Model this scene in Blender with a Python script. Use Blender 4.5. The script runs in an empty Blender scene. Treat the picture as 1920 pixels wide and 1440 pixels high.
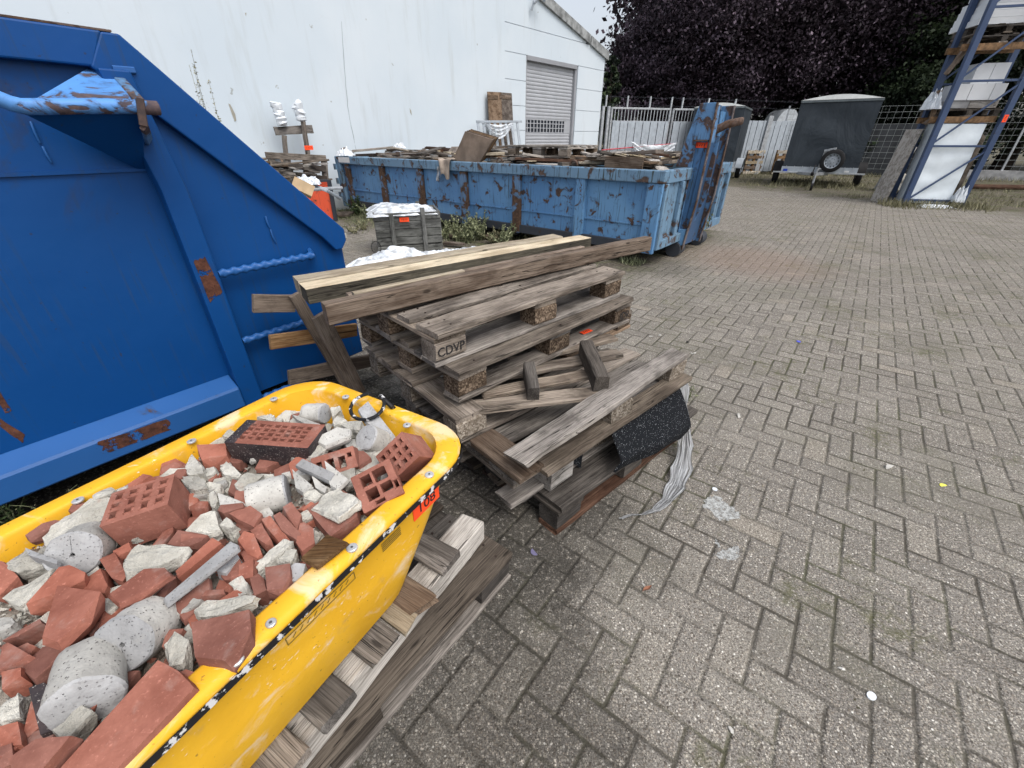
import bpy, bmesh, math, random
import numpy as np
from mathutils import Vector, Matrix, noise as mn
S = bpy.context.scene
rnd = random.Random(7)
R = math.radians
# ------------------------------------------------------------ camera, world, sun, exposure
EYE = 1.33; PITCH = R(30.6); FPX = 780.0
cd = bpy.data.cameras.new('camera'); cam = bpy.data.objects.new('camera', cd); S.collection.objects.link(cam)
cam.location = (0, 0, EYE); cam.rotation_euler = (math.pi/2 - PITCH, 0, 0)
cd.sensor_width = 36; cd.lens = 36*FPX/1920; cd.clip_start = .02; cd.clip_end = 1500
S.camera = cam
SUN_EL, SUN_AZ = R(58), R(140)       # azimuth clockwise from +Y
w = bpy.data.worlds.new('World'); S.world = w; w.use_nodes = True
wn = w.node_tree.nodes; wl = w.node_tree.links
sky = wn.new('ShaderNodeTexSky'); sky.sky_type = 'NISHITA'; sky.sun_disc = False
sky.sun_elevation = SUN_EL; sky.sun_rotation = SUN_AZ; sky.air_density = 1.0; sky.dust_density = 5; sky.ozone_density = 1.5
hs = wn.new('ShaderNodeHueSaturation'); hs.inputs['Saturation'].default_value = .40; hs.inputs['Value'].default_value = 1.5
wl.new(sky.outputs[0], hs.inputs['Color']); wl.new(hs.outputs[0], wn['Background'].inputs[0])
wn['Background'].inputs[1].default_value = .15
sd = bpy.data.lights.new('sun', 'SUN'); sd.energy = .60; sd.angle = R(30); sd.color = (1, .965, .92)
so = bpy.data.objects.new('sun', sd); S.collection.objects.link(so)
sv = Vector((math.sin(SUN_AZ)*math.cos(SUN_EL), math.cos(SUN_AZ)*math.cos(SUN_EL), math.sin(SUN_EL)))
so.rotation_euler = sv.to_track_quat('Z', 'Y').to_euler()
S.view_settings.view_transform = 'Standard'; S.view_settings.look = 'None'
S.view_settings.exposure = .16; S.view_settings.gamma = 1

# ------------------------------------------------------------ measuring helpers (photo pixel -> place)
def ray(px, py):
    u = (px-960)/FPX; v = -(py-720)/FPX
    return Vector((u, math.cos(PITCH)+v*math.sin(PITCH), -math.sin(PITCH)+v*math.cos(PITCH)))
def at(px, py, z=0.0):
    d = ray(px, py); t = (z-EYE)/d.z
    return Vector((d.x*t, d.y*t, z))
def az(a): return Vector((math.sin(R(a)), math.cos(R(a)), 0))
def onplane(anchor, a, px, py, off=0.0):
    n = Vector((math.cos(R(a)), -math.sin(R(a)), 0)); A = Vector(anchor)+n*off
    d = ray(px, py); C = Vector((0, 0, EYE)); t = n.dot(A-C)/n.dot(d)
    return C+d*t
def n3(p, s=1.0, o=0.0): return mn.noise(Vector((p[0]*s+o, p[1]*s+o*.7, p[2]*s-o)))

# ------------------------------------------------------------ objects
COL = S.collection
def tag(o, label=None, cat=None, group=None, kind=None):
    if label: o['label'] = label
    if cat: o['category'] = cat
    if group: o['group'] = group
    if kind: o['kind'] = kind
    return o
def empty(name, loc, rz=0, label=None, cat=None, group=None, parent=None, rot=None):
    o = bpy.data.objects.new(name, None); COL.objects.link(o); o.location = loc
    o.rotation_euler = rot if rot else (0, 0, rz); o.empty_display_size = .1
    if parent: o.parent = parent
    tag(o, label, cat, group)
    return o
def emat(e): return Matrix.LocRotScale(e.location, e.rotation_euler, None)
class MB:
    def __init__(s): s.v = []; s.f = []; s.g = []; s.r = []
    def add(s, vs, fs, gs=None, r=None):
        b = len(s.v); s.v += [Vector(p) for p in vs]
        s.g += [tuple(q) for q in (gs if gs else vs)]
        r = rnd.random() if r is None else r
        s.r += [r]*len(vs)
        s.f += [tuple(i+b for i in f) for f in fs]
    def board(s, p0, p1, w, t, up=(0, 0, 1), jit=.0012, seg=None, ch=.003, rag=0.0, taper=1.0, bow=0.0):
        """timber or bar from p0 to p1: w across, t along up, chamfered, a little uneven"""
        p0 = Vector(p0); p1 = Vector(p1); ax = p1-p0; L = ax.length; ax.normalize()
        side = ax.cross(Vector(up)); 
        if side.length < 1e-4: side = ax.cross(Vector((1, 0, 0)))
        side.normalize(); u = side.cross(ax).normalized()
        seg = seg or max(1, min(14, int(L/.09)))
        ch = min(ch, w*.3, t*.3); hw, ht = w/2, t/2
        cs = [(-hw+ch, -ht), (hw-ch, -ht), (hw, -ht+ch), (hw, ht-ch), (hw-ch, ht), (-hw+ch, ht), (-hw, ht-ch), (-hw, -ht+ch)]
        off = (rnd.uniform(0, 60), rnd.uniform(0, 60), rnd.uniform(0, 60)); o2 = rnd.uniform(0, 99)
        vs = []; gs = []
        for i in range(seg+1):
            k = i/seg
            sc = 1-(1-taper)*k
            for j, (a, b) in enumerate(cs):
                nx = n3((k*L*6, a*30, b*30), 1, o2); ny = n3((k*L*6, a*30, b*30), 1, o2+50)
                d = jit*2.2
                aa = a*sc+nx*d; bb = b*sc+ny*d
                ll = k*L
                if rag and i in (0, seg): ll += rnd.uniform(-rag, rag)
                p = p0+ax*ll+side*aa+u*(bb+bow*math.sin(k*math.pi))
                vs.append(p); gs.append((ll+off[0], aa+off[1], bb+off[2]))
        fs = []
        for i in range(seg):
            for j in range(8):
                a = i*8+j; b = i*8+(j+1) % 8
                fs.append((a, b, b+8, a+8))
        fs.append(tuple(range(7, -1, -1))); fs.append(tuple(range(seg*8, seg*8+8)))
        s.add(vs, fs, gs)
    def box(s, c, d, M=None, ch=0.0):
        """box, centre c and size d, optional 3x3 turn M"""
        M = M or Matrix.Identity(3); c = Vector(c)
        ax = M @ Vector((1, 0, 0)); up = M @ Vector((0, 0, 1))
        s.board(c-ax*d[0]/2, c+ax*d[0]/2, d[1], d[2], up, 0, 1, ch if ch else 1e-4)
    def tube(s, pts, r, n=8, caps=True, radii=None):
        pts = [Vector(p) for p in pts]; vs = []; gs = []; L = 0; prev = None
        off = rnd.uniform(0, 50)
        for i, p in enumerate(pts):
            if i: L += (p-pts[i-1]).length
            t = (pts[min(i+1, len(pts)-1)]-pts[max(i-1, 0)]).normalized()
            if prev is None:
                a = t.cross(Vector((0, 0, 1)))
                if a.length < .01: a = t.cross(Vector((1, 0, 0)))
            else: a = prev-t*prev.dot(t)
            a.normalize(); prev = a; b = t.cross(a); rr = radii[i] if radii else r
            for j in range(n):
                q = 2*math.pi*j/n
                vs.append(p+(a*math.cos(q)+b*math.sin(q))*rr); gs.append((L+off, math.cos(q)*rr, math.sin(q)*rr))
        fs = [(i*n+j, i*n+(j+1) % n, (i+1)*n+(j+1) % n, (i+1)*n+j) for i in range(len(pts)-1) for j in range(n)]
        if caps: fs += [tuple(range(n-1, -1, -1)), tuple(range((len(pts)-1)*n, len(pts)*n))]
        s.add(vs, fs, gs)
    def prism(s, poly, dvec):
        """flat polygon (3d points) given thickness dvec"""
        n = len(poly); P = [Vector(p) for p in poly]; d = Vector(dvec)
        vs = P+[p+d for p in P]
        nor = Vector((0, 0, 0))
        for i in range(n): nor += (P[i]-P[0]).cross(P[(i+1) % n]-P[0])
        fl = nor.dot(d) > 0
        fs = [tuple(range(n-1, -1, -1)) if fl else tuple(range(n)), tuple(range(n, 2*n)) if fl else tuple(range(2*n-1, n-1, -1))]
        for i in range(n):
            j = (i+1) % n
            fs.append((i, j, j+n, i+n) if fl else (j, i, i+n, j+n))
        s.add(vs, fs)
    def sheet(s, grid, gs=None, wrap=False):
        h = len(grid); w_ = len(grid[0])
        vs = [p for row in grid for p in row]
        fs = [(i*w_+j, i*w_+j+1, (i+1)*w_+j+1, (i+1)*w_+j) for i in range(h-1) for j in range(w_-1)]
        if wrap: fs += [(i*w_+w_-1, i*w_, (i+1)*w_, (i+1)*w_+w_-1) for i in range(h-1)]
        s.add(vs, fs, gs)
    def build(s, name, mat, parent=None, label=None, cat=None, group=None, kind=None, local=False, smooth=0, origin=None, bevel=0):
        """link as one mesh; points are in world space unless local=True"""
        me = bpy.data.meshes.new(name)
        o = bpy.data.objects.new(name, me); COL.objects.link(o)
        vs = s.v
        if parent:
            o.parent = parent
            if not local:
                M = emat(parent).inverted() if not parent.parent else (emat(parent.parent) @ emat(parent)).inverted()
                vs = [M @ p for p in vs]
        elif not local:
            if origin is None:
                xs = [p.x for p in vs]; ys = [p.y for p in vs]; zs = [p.z for p in vs]
                origin = Vector(((min(xs)+max(xs))/2, (min(ys)+max(ys))/2, min(zs)))
            else: origin = Vector(origin)
            vs = [p-origin for p in vs]; o.location = origin
        me.from_pydata([tuple(p) for p in vs], [], s.f)
        a = me.attributes.new('gc', 'FLOAT_VECTOR', 'POINT'); a.data.foreach_set('vector', [c for g in s.g for c in g])
        a = me.attributes.new('rv', 'FLOAT', 'POINT'); a.data.foreach_set('value', s.r)
        if mat: me.materials.append(mat)
        if smooth:
            me.polygons.foreach_set('use_smooth', [True]*len(me.polygons))
            if smooth > 1: me.set_sharp_from_angle(angle=R(smooth))
        if bevel:
            m = o.modifiers.new('bevel', 'BEVEL'); m.width = bevel; m.segments = 2; m.limit_method = 'ANGLE'; m.angle_limit = R(35)
        tag(o, label, cat, group, kind)
        return o
def text(txt, size, loc, M, mat, name, parent, ext=.0006, sx=1.0):
    c = bpy.data.curves.new(name, 'FONT'); c.body = txt; c.size = size; c.extrude = ext; c.align_x = 'CENTER'; c.align_y = 'CENTER'
    t = bpy.data.objects.new(name, c); COL.objects.link(t)
    dg = bpy.context.evaluated_depsgraph_get(); dg.update()
    me = bpy.data.meshes.new_from_object(t.evaluated_get(dg)); bpy.data.objects.remove(t)
    o = bpy.data.objects.new(name, me); COL.objects.link(o); me.materials.clear(); me.materials.append(mat)
    W = Matrix.Translation(loc) @ M.to_4x4() @ Matrix.Diagonal((sx, 1, 1, 1))
    if parent: W = emat(parent).inverted() @ W if not parent.parent else (emat(parent.parent) @ emat(parent)).inverted() @ W
    me.transform(W); o.parent = parent
    return o
def frame(x, z):
    """3x3 matrix whose columns are x, z cross x, z"""
    x = Vector(x).normalized(); z = Vector(z); z = (z-x*z.dot(x)).normalized(); y = z.cross(x)
    return Matrix((x, y, z)).transposed()
def copy_thing(o, parent=None):
    c = o.copy(); COL.objects.link(c)
    if parent: c.parent = parent
    for ch in list(o.children): copy_thing(ch, c)
    return c

# ------------------------------------------------------------ materials
class NT:
    def __init__(s, name, rough=.8, spec=.3, metal=0.0):
        s.m = bpy.data.materials.new(name); s.m.use_nodes = True; s.t = s.m.node_tree
        s.b = s.t.nodes['Principled BSDF']; s.b.inputs['Roughness'].default_value = rough
        s.b.inputs['Specular IOR Level'].default_value = spec; s.b.inputs['Metallic'].default_value = metal
    def nd(s, ty, **k):
        n = s.t.nodes.new(ty)
        for a, b in k.items(): setattr(n, a, b)
        return n
    def put(s, sock, v):
        if hasattr(v, 'is_output') or isinstance(v, bpy.types.NodeSocket): s.t.links.new(v, sock)
        elif v is not None:
            if isinstance(v, tuple) and len(v) == 3 and sock.type == 'RGBA': v = (*v, 1)
            sock.default_value = v
    def gc(s): return s.nd('ShaderNodeAttribute', attribute_name='gc').outputs['Vector']
    def rv(s): return s.nd('ShaderNodeAttribute', attribute_name='rv').outputs['Fac']
    def pos(s): return s.nd('ShaderNodeNewGeometry').outputs['Position']
    def oinf(s): return s.nd('ShaderNodeObjectInfo').outputs['Random']
    def obj(s): return s.nd('ShaderNodeTexCoord').outputs['Object']
    def mp(s, v, sc=(1, 1, 1), rot=(0, 0, 0), loc=(0, 0, 0)):
        n = s.nd('ShaderNodeMapping'); s.put(n.inputs[0], v); n.inputs['Scale'].default_value = sc
        n.inputs['Rotation'].default_value = rot; n.inputs['Location'].default_value = loc
        return n.outputs[0]
    def no(s, v, sc=5, det=4, ro=.55, dist=0.0, col=False):
        n = s.nd('ShaderNodeTexNoise'); s.put(n.inputs['Vector'], v); n.inputs['Scale'].default_value = sc
        n.inputs['Detail'].default_value = det; n.inputs['Roughness'].default_value = ro; n.inputs['Distortion'].default_value = dist
        return n.outputs['Color' if col else 'Fac']
    def vo(s, v, sc=5, out='Distance', feat='F1', rnd_=1.0):
        n = s.nd('ShaderNodeTexVoronoi', feature=feat); s.put(n.inputs['Vector'], v); n.inputs['Scale'].default_value = sc
        n.inputs['Randomness'].default_value = rnd_
        return n.outputs[out]
    def ma(s, op, a, b=None, c=None, clamp=False):
        n = s.nd('ShaderNodeMath', operation=op); n.use_clamp = clamp
        s.put(n.inputs[0], a); s.put(n.inputs[1], b)
        if c is not None: s.put(n.inputs[2], c)
        return n.outputs[0]
    def ss(s, v, lo, hi, a=0.0, b=1.0):
        n = s.nd('ShaderNodeMapRange', interpolation_type='SMOOTHSTEP'); s.put(n.inputs[0], v)
        for i, q in zip((1, 2, 3, 4), (lo, hi, a, b)): s.put(n.inputs[i], q)
        return n.outputs[0]
    def mix(s, f, a, b, mode='MIX'):
        n = s.nd('ShaderNodeMix', data_type='RGBA', blend_type=mode); s.put(n.inputs[0], f)
        s.put(n.inputs[6], a); s.put(n.inputs[7], b)
        return n.outputs[2]
    def ramp(s, f, stops):
        n = s.nd('ShaderNodeValToRGB'); s.put(n.inputs[0], f); e = n.color_ramp.elements
        while len(e) < len(stops): e.new(.5)
        for q, (p, c) in zip(e, stops): q.position = p; q.color = (*c, 1)
        return n.outputs[0]
    def sep(s, v):
        n = s.nd('ShaderNodeSeparateXYZ'); s.put(n.inputs[0], v); return n.outputs
    def com(s, x, y, z=0.0):
        n = s.nd('ShaderNodeCombineXYZ'); s.put(n.inputs[0], x); s.put(n.inputs[1], y); s.put(n.inputs[2], z); return n.outputs[0]
    def hsv(s, c, h=.5, sa=1.0, v=1.0):
        n = s.nd('ShaderNodeHueSaturation'); s.put(n.inputs['Color'], c); s.put(n.inputs['Hue'], h)
        s.put(n.inputs['Saturation'], sa); s.put(n.inputs['Value'], v); return n.outputs[0]
    def col(s, c): s.put(s.b.inputs['Base Color'], c)
    def rough(s, c): s.put(s.b.inputs['Roughness'], c)
    def bump(s, h, dist=.002, st=1.0):
        n = s.nd('ShaderNodeBump'); n.inputs['Distance'].default_value = dist; n.inputs['Strength'].default_value = st
        s.put(n.inputs['Height'], h); s.t.links.new(n.outputs[0], s.b.inputs['Normal'])

def wood(name, dark, mid, light, worn=.5, wet=0.0, ends=None):
    m = NT(name, .85, .2); g = m.gc(); rv = m.rv()
    warp = m.no(m.mp(g, (2.2, 9, 9)), 1, 3, .5)
    knots = m.vo(m.mp(g, (4.2, 16, 11)), 1)
    xyz = m.sep(g)
    bend = m.ma('MULTIPLY', m.ss(knots, .0, .35, 1, 0), .010)
    y = m.ma('ADD', m.ma('ADD', xyz[1], m.ma('MULTIPLY', warp, .009)), bend)
    rings = m.no(m.com(m.ma('MULTIPLY', xyz[0], 1.2), m.ma('MULTIPLY', y, 190), m.ma('MULTIPLY', xyz[2], 150)), 1, 3, .65)
    fine = m.no(m.mp(g, (9, 420, 380)), 1, 2, .6)
    blot = m.no(m.mp(g, (3.5, 11, 11)), 1, 4, .6)
    c = m.ramp(rings, [(.25, dark), (.48, mid), (.72, light)])
    c = m.mix(m.ss(blot, .38, .7), c, m.mix(.6, c, dark))
    c = m.mix(m.ss(blot, .62, .4, 0, worn), c, light)
    c = m.mix(m.ma('MULTIPLY', m.ss(fine, .48, .64), .55), c, tuple(q*.6 for q in dark))
    c = m.mix(m.ma('MULTIPLY', m.ss(knots, .11, .05), .8), c, tuple(q*.4 for q in dark))
    crack = m.no(m.mp(g, (1.6, 60, 45)), 1, 2, .4)
    ck = m.ss(m.ma('ABSOLUTE', m.ma('SUBTRACT', crack, .5)),   .012, .004)
    ck = m.ma('MULTIPLY', ck, m.ss(m.no(m.mp(g, (2, 5, 5)), 1, 1), .48, .58))
    c = m.mix(m.ma('MULTIPLY', ck, .85), c, tuple(q*.2 for q in dark))
    grime = m.no(m.pos(), 7, 5, .7)
    c = m.mix(m.ss(grime, .52, .75, 0, .5), c, (dark[0]*.4, dark[1]*.42, dark[2]*.38))
    rv2 = m.ma('FRACT', m.ma('MULTIPLY', rv, 7.31)); c = m.hsv(c, .497, m.ma('ADD', .65, m.ma('MULTIPLY', rv, .85)), m.ma('ADD', .70, m.ma('MULTIPLY', rv2, .62)))
    m.col(c)
    h = m.ma('SUBTRACT', m.ma('ADD', rings, m.ma('MULTIPLY', fine, .35)), m.ma('MULTIPLY', ck, 2.0))
    m.bump(h, .003, .9)
    return m.m
W_GREY = wood('weathered_wood', (.052, .044, .037), (.155, .134, .115), (.30, .268, .232))
W_DARK = wood('dark_wet_wood', (.024, .02, .017), (.07, .06, .051), (.15, .132, .112), .3)
W_BROWN = wood('brown_beam_wood', (.055, .038, .028), (.15, .112, .082), (.25, .205, .165), .45)
W_TAN = wood('tan_board_wood', (.075, .046, .028), (.185, .125, .08), (.30, .225, .155), .35)
W_PALE = wood('pale_timber_wood', (.26, .215, .155), (.45, .39, .295), (.60, .54, .43), .5)
W_SIDE = wood('dark_timber_wood', (.035, .032, .027), (.075, .07, .06), (.14, .13, .105), .3)
W_RED = wood('reddish_board_wood', (.03, .019, .015), (.082, .054, .042), (.145, .105, .085), .3)
W_WHITE = wood('pale_grey_wood', (.15, .135, .12), (.32, .30, .275), (.47, .45, .42), .6)

def chip(name, a, b, c_):
    m = NT(name, .95, .1); g = m.gc()
    v = m.vo(g, 140, 'Color'); s_ = m.sep(v)
    c = m.ramp(s_[0], [(0, a), (.5, b), (1, c_)])
    c = m.mix(m.ss(m.no(g, 14, 4), .4, .7), c, m.mix(.6, c, a))
    m.col(m.hsv(c, .5, 1, m.ss(m.rv(), 0, 1, .7, 1.2))); m.bump(s_[1], .004, .9); return m.m
CHIP = chip('chipboard_block', (.04, .028, .019), (.115, .083, .060), (.24, .185, .135))
CHIP_PALE = chip('worn_chipboard_block', (.10, .08, .062), (.23, .195, .155), (.37, .33, .28))

def paint(name, base, rust_amt=.5, streak=0.0, dirt=(.03, .03, .035), rough=.45, scl=4.0, lo=.60, fadeamt=.3, light=None, spec=.35):
    m = NT(name, rough, spec); p = m.pos()
    c = m.mix(m.ss(m.no(p, 1.3, 3), .35, .7, 0, fadeamt), base, light or tuple(min(1, q*1.35+.02) for q in base))
    sc = m.no(m.mp(p, (60, 60, 3)), 1, 2, .5)
    if streak:
        c = m.mix(m.ma('MULTIPLY', m.ma('MULTIPLY', m.ss(m.no(m.mp(p, (58, 58, 2.2)), 1, 3, .6), .55, .64), m.ss(m.no(p, 4, 3), .38, .56)), streak), c, (.035, .045, .035))
    n = m.no(p, scl, 6, .62, .6)
    rust = m.ss(n, lo, lo+.035)
    halo = m.ss(n, lo-.06, lo+.01)
    rc = m.ramp(m.no(p, 26, 4, .7), [(.3, (.030, .020, .015)), (.55, (.085, .048, .030)), (.75, (.16, .095, .06))])
    c = m.mix(m.ma('MULTIPLY', halo, .35*min(1, rust_amt*2)), c, dirt)
    c = m.mix(m.ma('MULTIPLY', rust, rust_amt), c, rc)
    sp = m.ss(m.no(p, 55, 2, .5), .72, .76)
    c = m.mix(m.ma('MULTIPLY', sp, .6), c, dirt)
    m.col(c); m.rough(m.mix(rust, (rough,)*3, (.9,)*3)); m.bump(m.ma('ADD', m.ma('MULTIPLY', rust, -.6), m.ma('ADD', m.no(p, 6, 3), m.ma('MULTIPLY', m.no(p, 1.4, 2), 4))), .005, .6)
    return m.m
BLUE = paint('deep_blue_paint', (.0025, .050, .195), .8, .22, scl=2.1, lo=.685, rough=.45, fadeamt=.2, light=(.006, .075, .25), spec=.2)
BLUE_L = paint('light_blue_paint', (.014, .085, .27), .8, 0, scl=5, lo=.66, rough=.42, fadeamt=.3)
BLUE_PIPE = paint('worn_blue_pipe_paint', (.08, .24, .56), .9, 0, scl=9, lo=.515, rough=.5)
SKY_BLUE = paint('faded_blue_paint', (.08, .20, .39), .95, .6, scl=7.5, lo=.59, rough=.5, fadeamt=.7, light=(.15, .31, .50))
SKY_RIM = paint('streaked_rim_paint', (.12, .21, .31), .9, 1.0, scl=7, lo=.57, rough=.6, fadeamt=.6, light=(.16, .27, .38))
TOWER = paint('rusty_blue_paint', (.085, .19, .35), .92, .6, scl=4.5, lo=.50, rough=.6, fadeamt=.5)
FLANGE = paint('worn_flange_paint', (.13, .11, .11), .9, .4, scl=7, lo=.48, rough=.8)
RUST = paint('rust_brown_steel', (.11, .07, .052), 1, .3, scl=9, lo=.5, rough=.9)
DARKSTEEL = paint('dark_steel', (.03, .035, .045), .6, .3, scl=6, lo=.62, rough=.7)
RACKBLUE = paint('rack_blue_paint', (.035, .060, .125), .5, 0, scl=9, lo=.68, rough=.45)
ORANGE = paint('orange_paint', (.62, .085, .035), .9, .3, scl=7, lo=.62, rough=.6)

def plain(name, c, rough=.7, spec=.3, metal=0, var=.15, sc=8, bump=0.0, bsc=30):
    m = NT(name, rough, spec, metal); p = m.gc() if sc > 0 else m.pos(); sc = abs(sc)
    n = m.no(p, sc, 5, .6)
    m.col(m.mix(m.ss(n, .3, .7), tuple(q*(1-var) for q in c), tuple(min(1, q*(1+var)) for q in c)))
    if bump: m.bump(m.no(p, bsc, 4, .6), bump, 1)
    return m.m
STICKER = plain('red_orange_sticker', (.95, .085, .02), .5, var=.03)
INK = plain('black_ink', (.02, .02, .022), .6)
BLACK = plain('black_rubber', (.012, .012, .013), .75, var=.3)
GALV = plain('galvanised_steel', (.42, .44, .46), .45, .5, .6, .2, 12)
GALV_L = plain('pale_painted_steel', (.35, .39, .43), .5, .4, 0, .12, 6)
WHITEP = plain('white_film', (.66, .70, .74), .35, .5, 0, .12, 5, .006, 9)
PAPER = plain('white_paint', (.62, .63, .63), .6, var=.1)
CARD = plain('cardboard', (.45, .33, .2), .8)
GREYBOARD = plain('grey_panel', (.30, .30, .30), .8, var=.3, sc=3)

def brickmat(name, a, b, holes=0):
    m = NT(name, .92, .15); g = m.gc()
    n = m.no(g, 12, 5, .65); f = m.no(g, 160, 3, .6)
    c = m.mix(m.ss(n, .3, .7), a, b)
    c = m.mix(m.ss(f, .58, .75, 0, .5), c, tuple(min(1, q*1.5+.03) for q in b))
    dust = m.no(m.pos(), 16, 5, .65)
    c = m.mix(m.ss(dust, .54, .8, 0, .55), c, (.42, .34, .30))
    m.col(m.hsv(c, .5, m.ss(m.rv(), 0, 1, .86, 1.0), m.ss(m.rv(), 0, 1, .75, 1.15)))
    m.bump(m.ma('ADD', n, m.ma('MULTIPLY', f, .5)), .003, .8)
    return m.m
BRICK = brickmat('red_brick', (.21, .072, .048), (.335, .130, .090))
bd_ = NT('dark_fired_brick', .6, .4); _p = bd_.pos()
_c = bd_.mix(bd_.ss(bd_.no(_p, 14, 5, .65), .3, .7), (.018, .015, .018), (.06, .042, .042)); _c = bd_.mix(bd_.ss(bd_.no(bd_.mp(_p, (1, 1, 1.6)), 210, 3, .7), .60, .66, 0, .7), _c, (.45, .42, .38))
bd_.col(_c); bd_.bump(bd_.no(_p, 60, 4, .7), .003, .9); BRICK_D = bd_.m
def mortarmat(name, a, b, pores=.0, psc=95):
    m = NT(name, .95, .1); g = m.gc(); n = m.no(g, 10, 6, .7); f = m.no(g, 90, 4, .7)
    c = m.mix(m.ss(n, .3, .7), a, b)
    c = m.mix(m.ss(f, .56, .74, 0, .55), c, tuple(q*.4 for q in a)); c = m.mix(m.ss(m.no(g, 22, 4, .7), .6, .75, 0, .35), c, (.36, .19, .14) if not pores else (.4, .39, .36))
    h = m.ma('ADD', n, f)
    if pores:
        v = m.vo(m.mp(g, (1, 1, 1)), psc); k = m.ss(m.ma('ADD', v, m.ma('MULTIPLY', m.sep(m.vo(g, psc, 'Color'))[1], .18)), .34, .24)
        k = m.ma('MULTIPLY', k, m.ss(m.sep(m.vo(g, psc, 'Color'))[0], .55, .6))
        c = m.mix(m.ma('MULTIPLY', k, pores), c, (.07, .065, .06)); h = m.ma('SUBTRACT', m.ma('MULTIPLY', h, .3), k)
    m.col(m.hsv(c, .5, 1, m.ss(m.rv(), 0, 1, .82, 1.1))); m.bump(h, .007, 1); return m.m
MORTAR = mortarmat('rough_mortar', (.36, .345, .30), (.58, .565, .51))
AAC = mortarmat('porous_white_block', (.36, .35, .325), (.52, .51, .475), .75, 210)
AACF = mortarmat('sawn_white_block', (.29, .29, .29), (.41, .415, .42), .3, 210)

def yellow():
    m = NT('yellow_plastic', .5, .3); p = m.pos()
    c = m.mix(m.ss(m.no(p, 3, 4), .3, .7), (.70, .37, .016), (.80, .455, .028))
    smear = m.no(m.mp(p, (5, 5, 9), (.3, .2, .5)), 1.6, 6, .65, .6)
    c = m.mix(m.ss(smear, .53, .68, 0, .7), c, (.74, .62, .45))
    c = m.mix(m.ss(m.no(p, 90, 3, .6), .66, .72, 0, .7), c, (.25, .14, .03))
    c = m.mix(m.ss(m.no(p, 11, 4, .7), .62, .8, 0, .45), c, (.34, .24, .12))
    scr = m.no(m.mp(p, (9, 60, 120), (.5, .1, .55)), 1, 3, .6); c = m.mix(m.ma('MULTIPLY', m.ss(scr, .64, .70), m.ss(m.no(p, 5, 3), .5, .6)), c, (.78, .70, .55))
    c = m.mix(m.ma('MULTIPLY', m.ss(m.no(m.mp(p, (1, 1, .5)), 6, 6, .75), .55, .72), .5), c, (.42, .27, .09))
    m.col(c); m.bump(m.ma('ADD', m.no(p, 40, 3), m.ma('MULTIPLY', m.no(p, 7, 2), 2.0)), .0015, .6); m.rough(m.ss(smear, .4, .7, .5, .75)); return m.m
YEL = yellow()
def edgeblack():
    m = NT('black_edge_rubber', .6, .3); p = m.pos()
    k = m.ss(m.no(p, 38, 4, .6), .56, .6)
    m.col(m.mix(k, (.012, .012, .014), (.6, .6, .6))); return m.m
EDGE = edgeblack()
def rubbermat():
    m = NT('speckled_rubber', .8, .25); g = m.pos()
    v = m.vo(g, 330); k = m.ma('MULTIPLY', m.ss(v, .34, .22), m.ss(m.sep(m.vo(g, 330, 'Color'))[0], .86, .88))
    m.b.inputs['Specular IOR Level'].default_value = .12; m.col(m.mix(k, (.007, .008, .010), (.5, .53, .56))); m.bump(m.no(g, 160, 2), .002, .8); return m.m
RUBMAT = rubbermat()
def filmmat(name, c=(.6, .61, .62), alpha=.65, line=(60, 5, 5)):
    m = NT(name, .3, .5); g = m.gc()
    k = m.no(m.mp(g, line), 1, 3, .6)
    m.col(m.mix(m.ss(k, .35, .65), tuple(q*.55 for q in c), tuple(min(1, q*1.25) for q in c)))
    m.put(m.b.inputs['Alpha'], m.ss(k, .3, .6, alpha, 1)); m.bump(k, .01, .8); return m.m
FILM = filmmat('crinkled_film', (.36, .37, .38), .45)
BAGF = filmmat('white_bag_film', (.62, .66, .70), .92, (9, 9, 9))
def netmat():
    m = NT('white_netting', .6, .3); g = m.gc()
    k = m.no(m.mp(g, (5, 90, 5)), 1, 3, .6, .5)
    m.col((.68, .72, .76)); m.put(m.b.inputs['Alpha'], m.ss(k, .42, .52, .12, 1)); return m.m
NET = netmat()

def wallmat():
    m = NT('white_render', .9, .15); p = m.pos()
    c = m.mix(m.ss(m.no(p, .5, 4), .3, .7), (.53, .60, .655), (.585, .645, .69))
    c = m.mix(m.ss(m.no(p, 2.3, 6, .7), .6, .85, 0, .3), c, (.45, .47, .47))
    c = m.mix(m.ma('MULTIPLY', m.ss(m.no(m.mp(p, (3, 3, .35)), 1, 5, .7), .52, .72), .34), c, (.40, .43, .43))
    spots = m.ma('MULTIPLY', m.ss(m.no(p, 5, 3, .5), .74, .76), 1)
    c = m.mix(m.ma('MULTIPLY', spots, .6), c, (.25, .25, .22))
    z = m.sep(p)[2]
    c = m.mix(m.ma('MULTIPLY', m.ss(m.ma('ADD', z, m.ma('MULTIPLY', m.no(p, 2, 4), .5)), .75, .25), .5), c, (.30, .31, .27))
    m.col(c); m.bump(m.no(p, 30, 5, .7), .004, .35); return m.m
WALL = wallmat()
PAV_AZ = 37.5; PW = .0957
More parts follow.
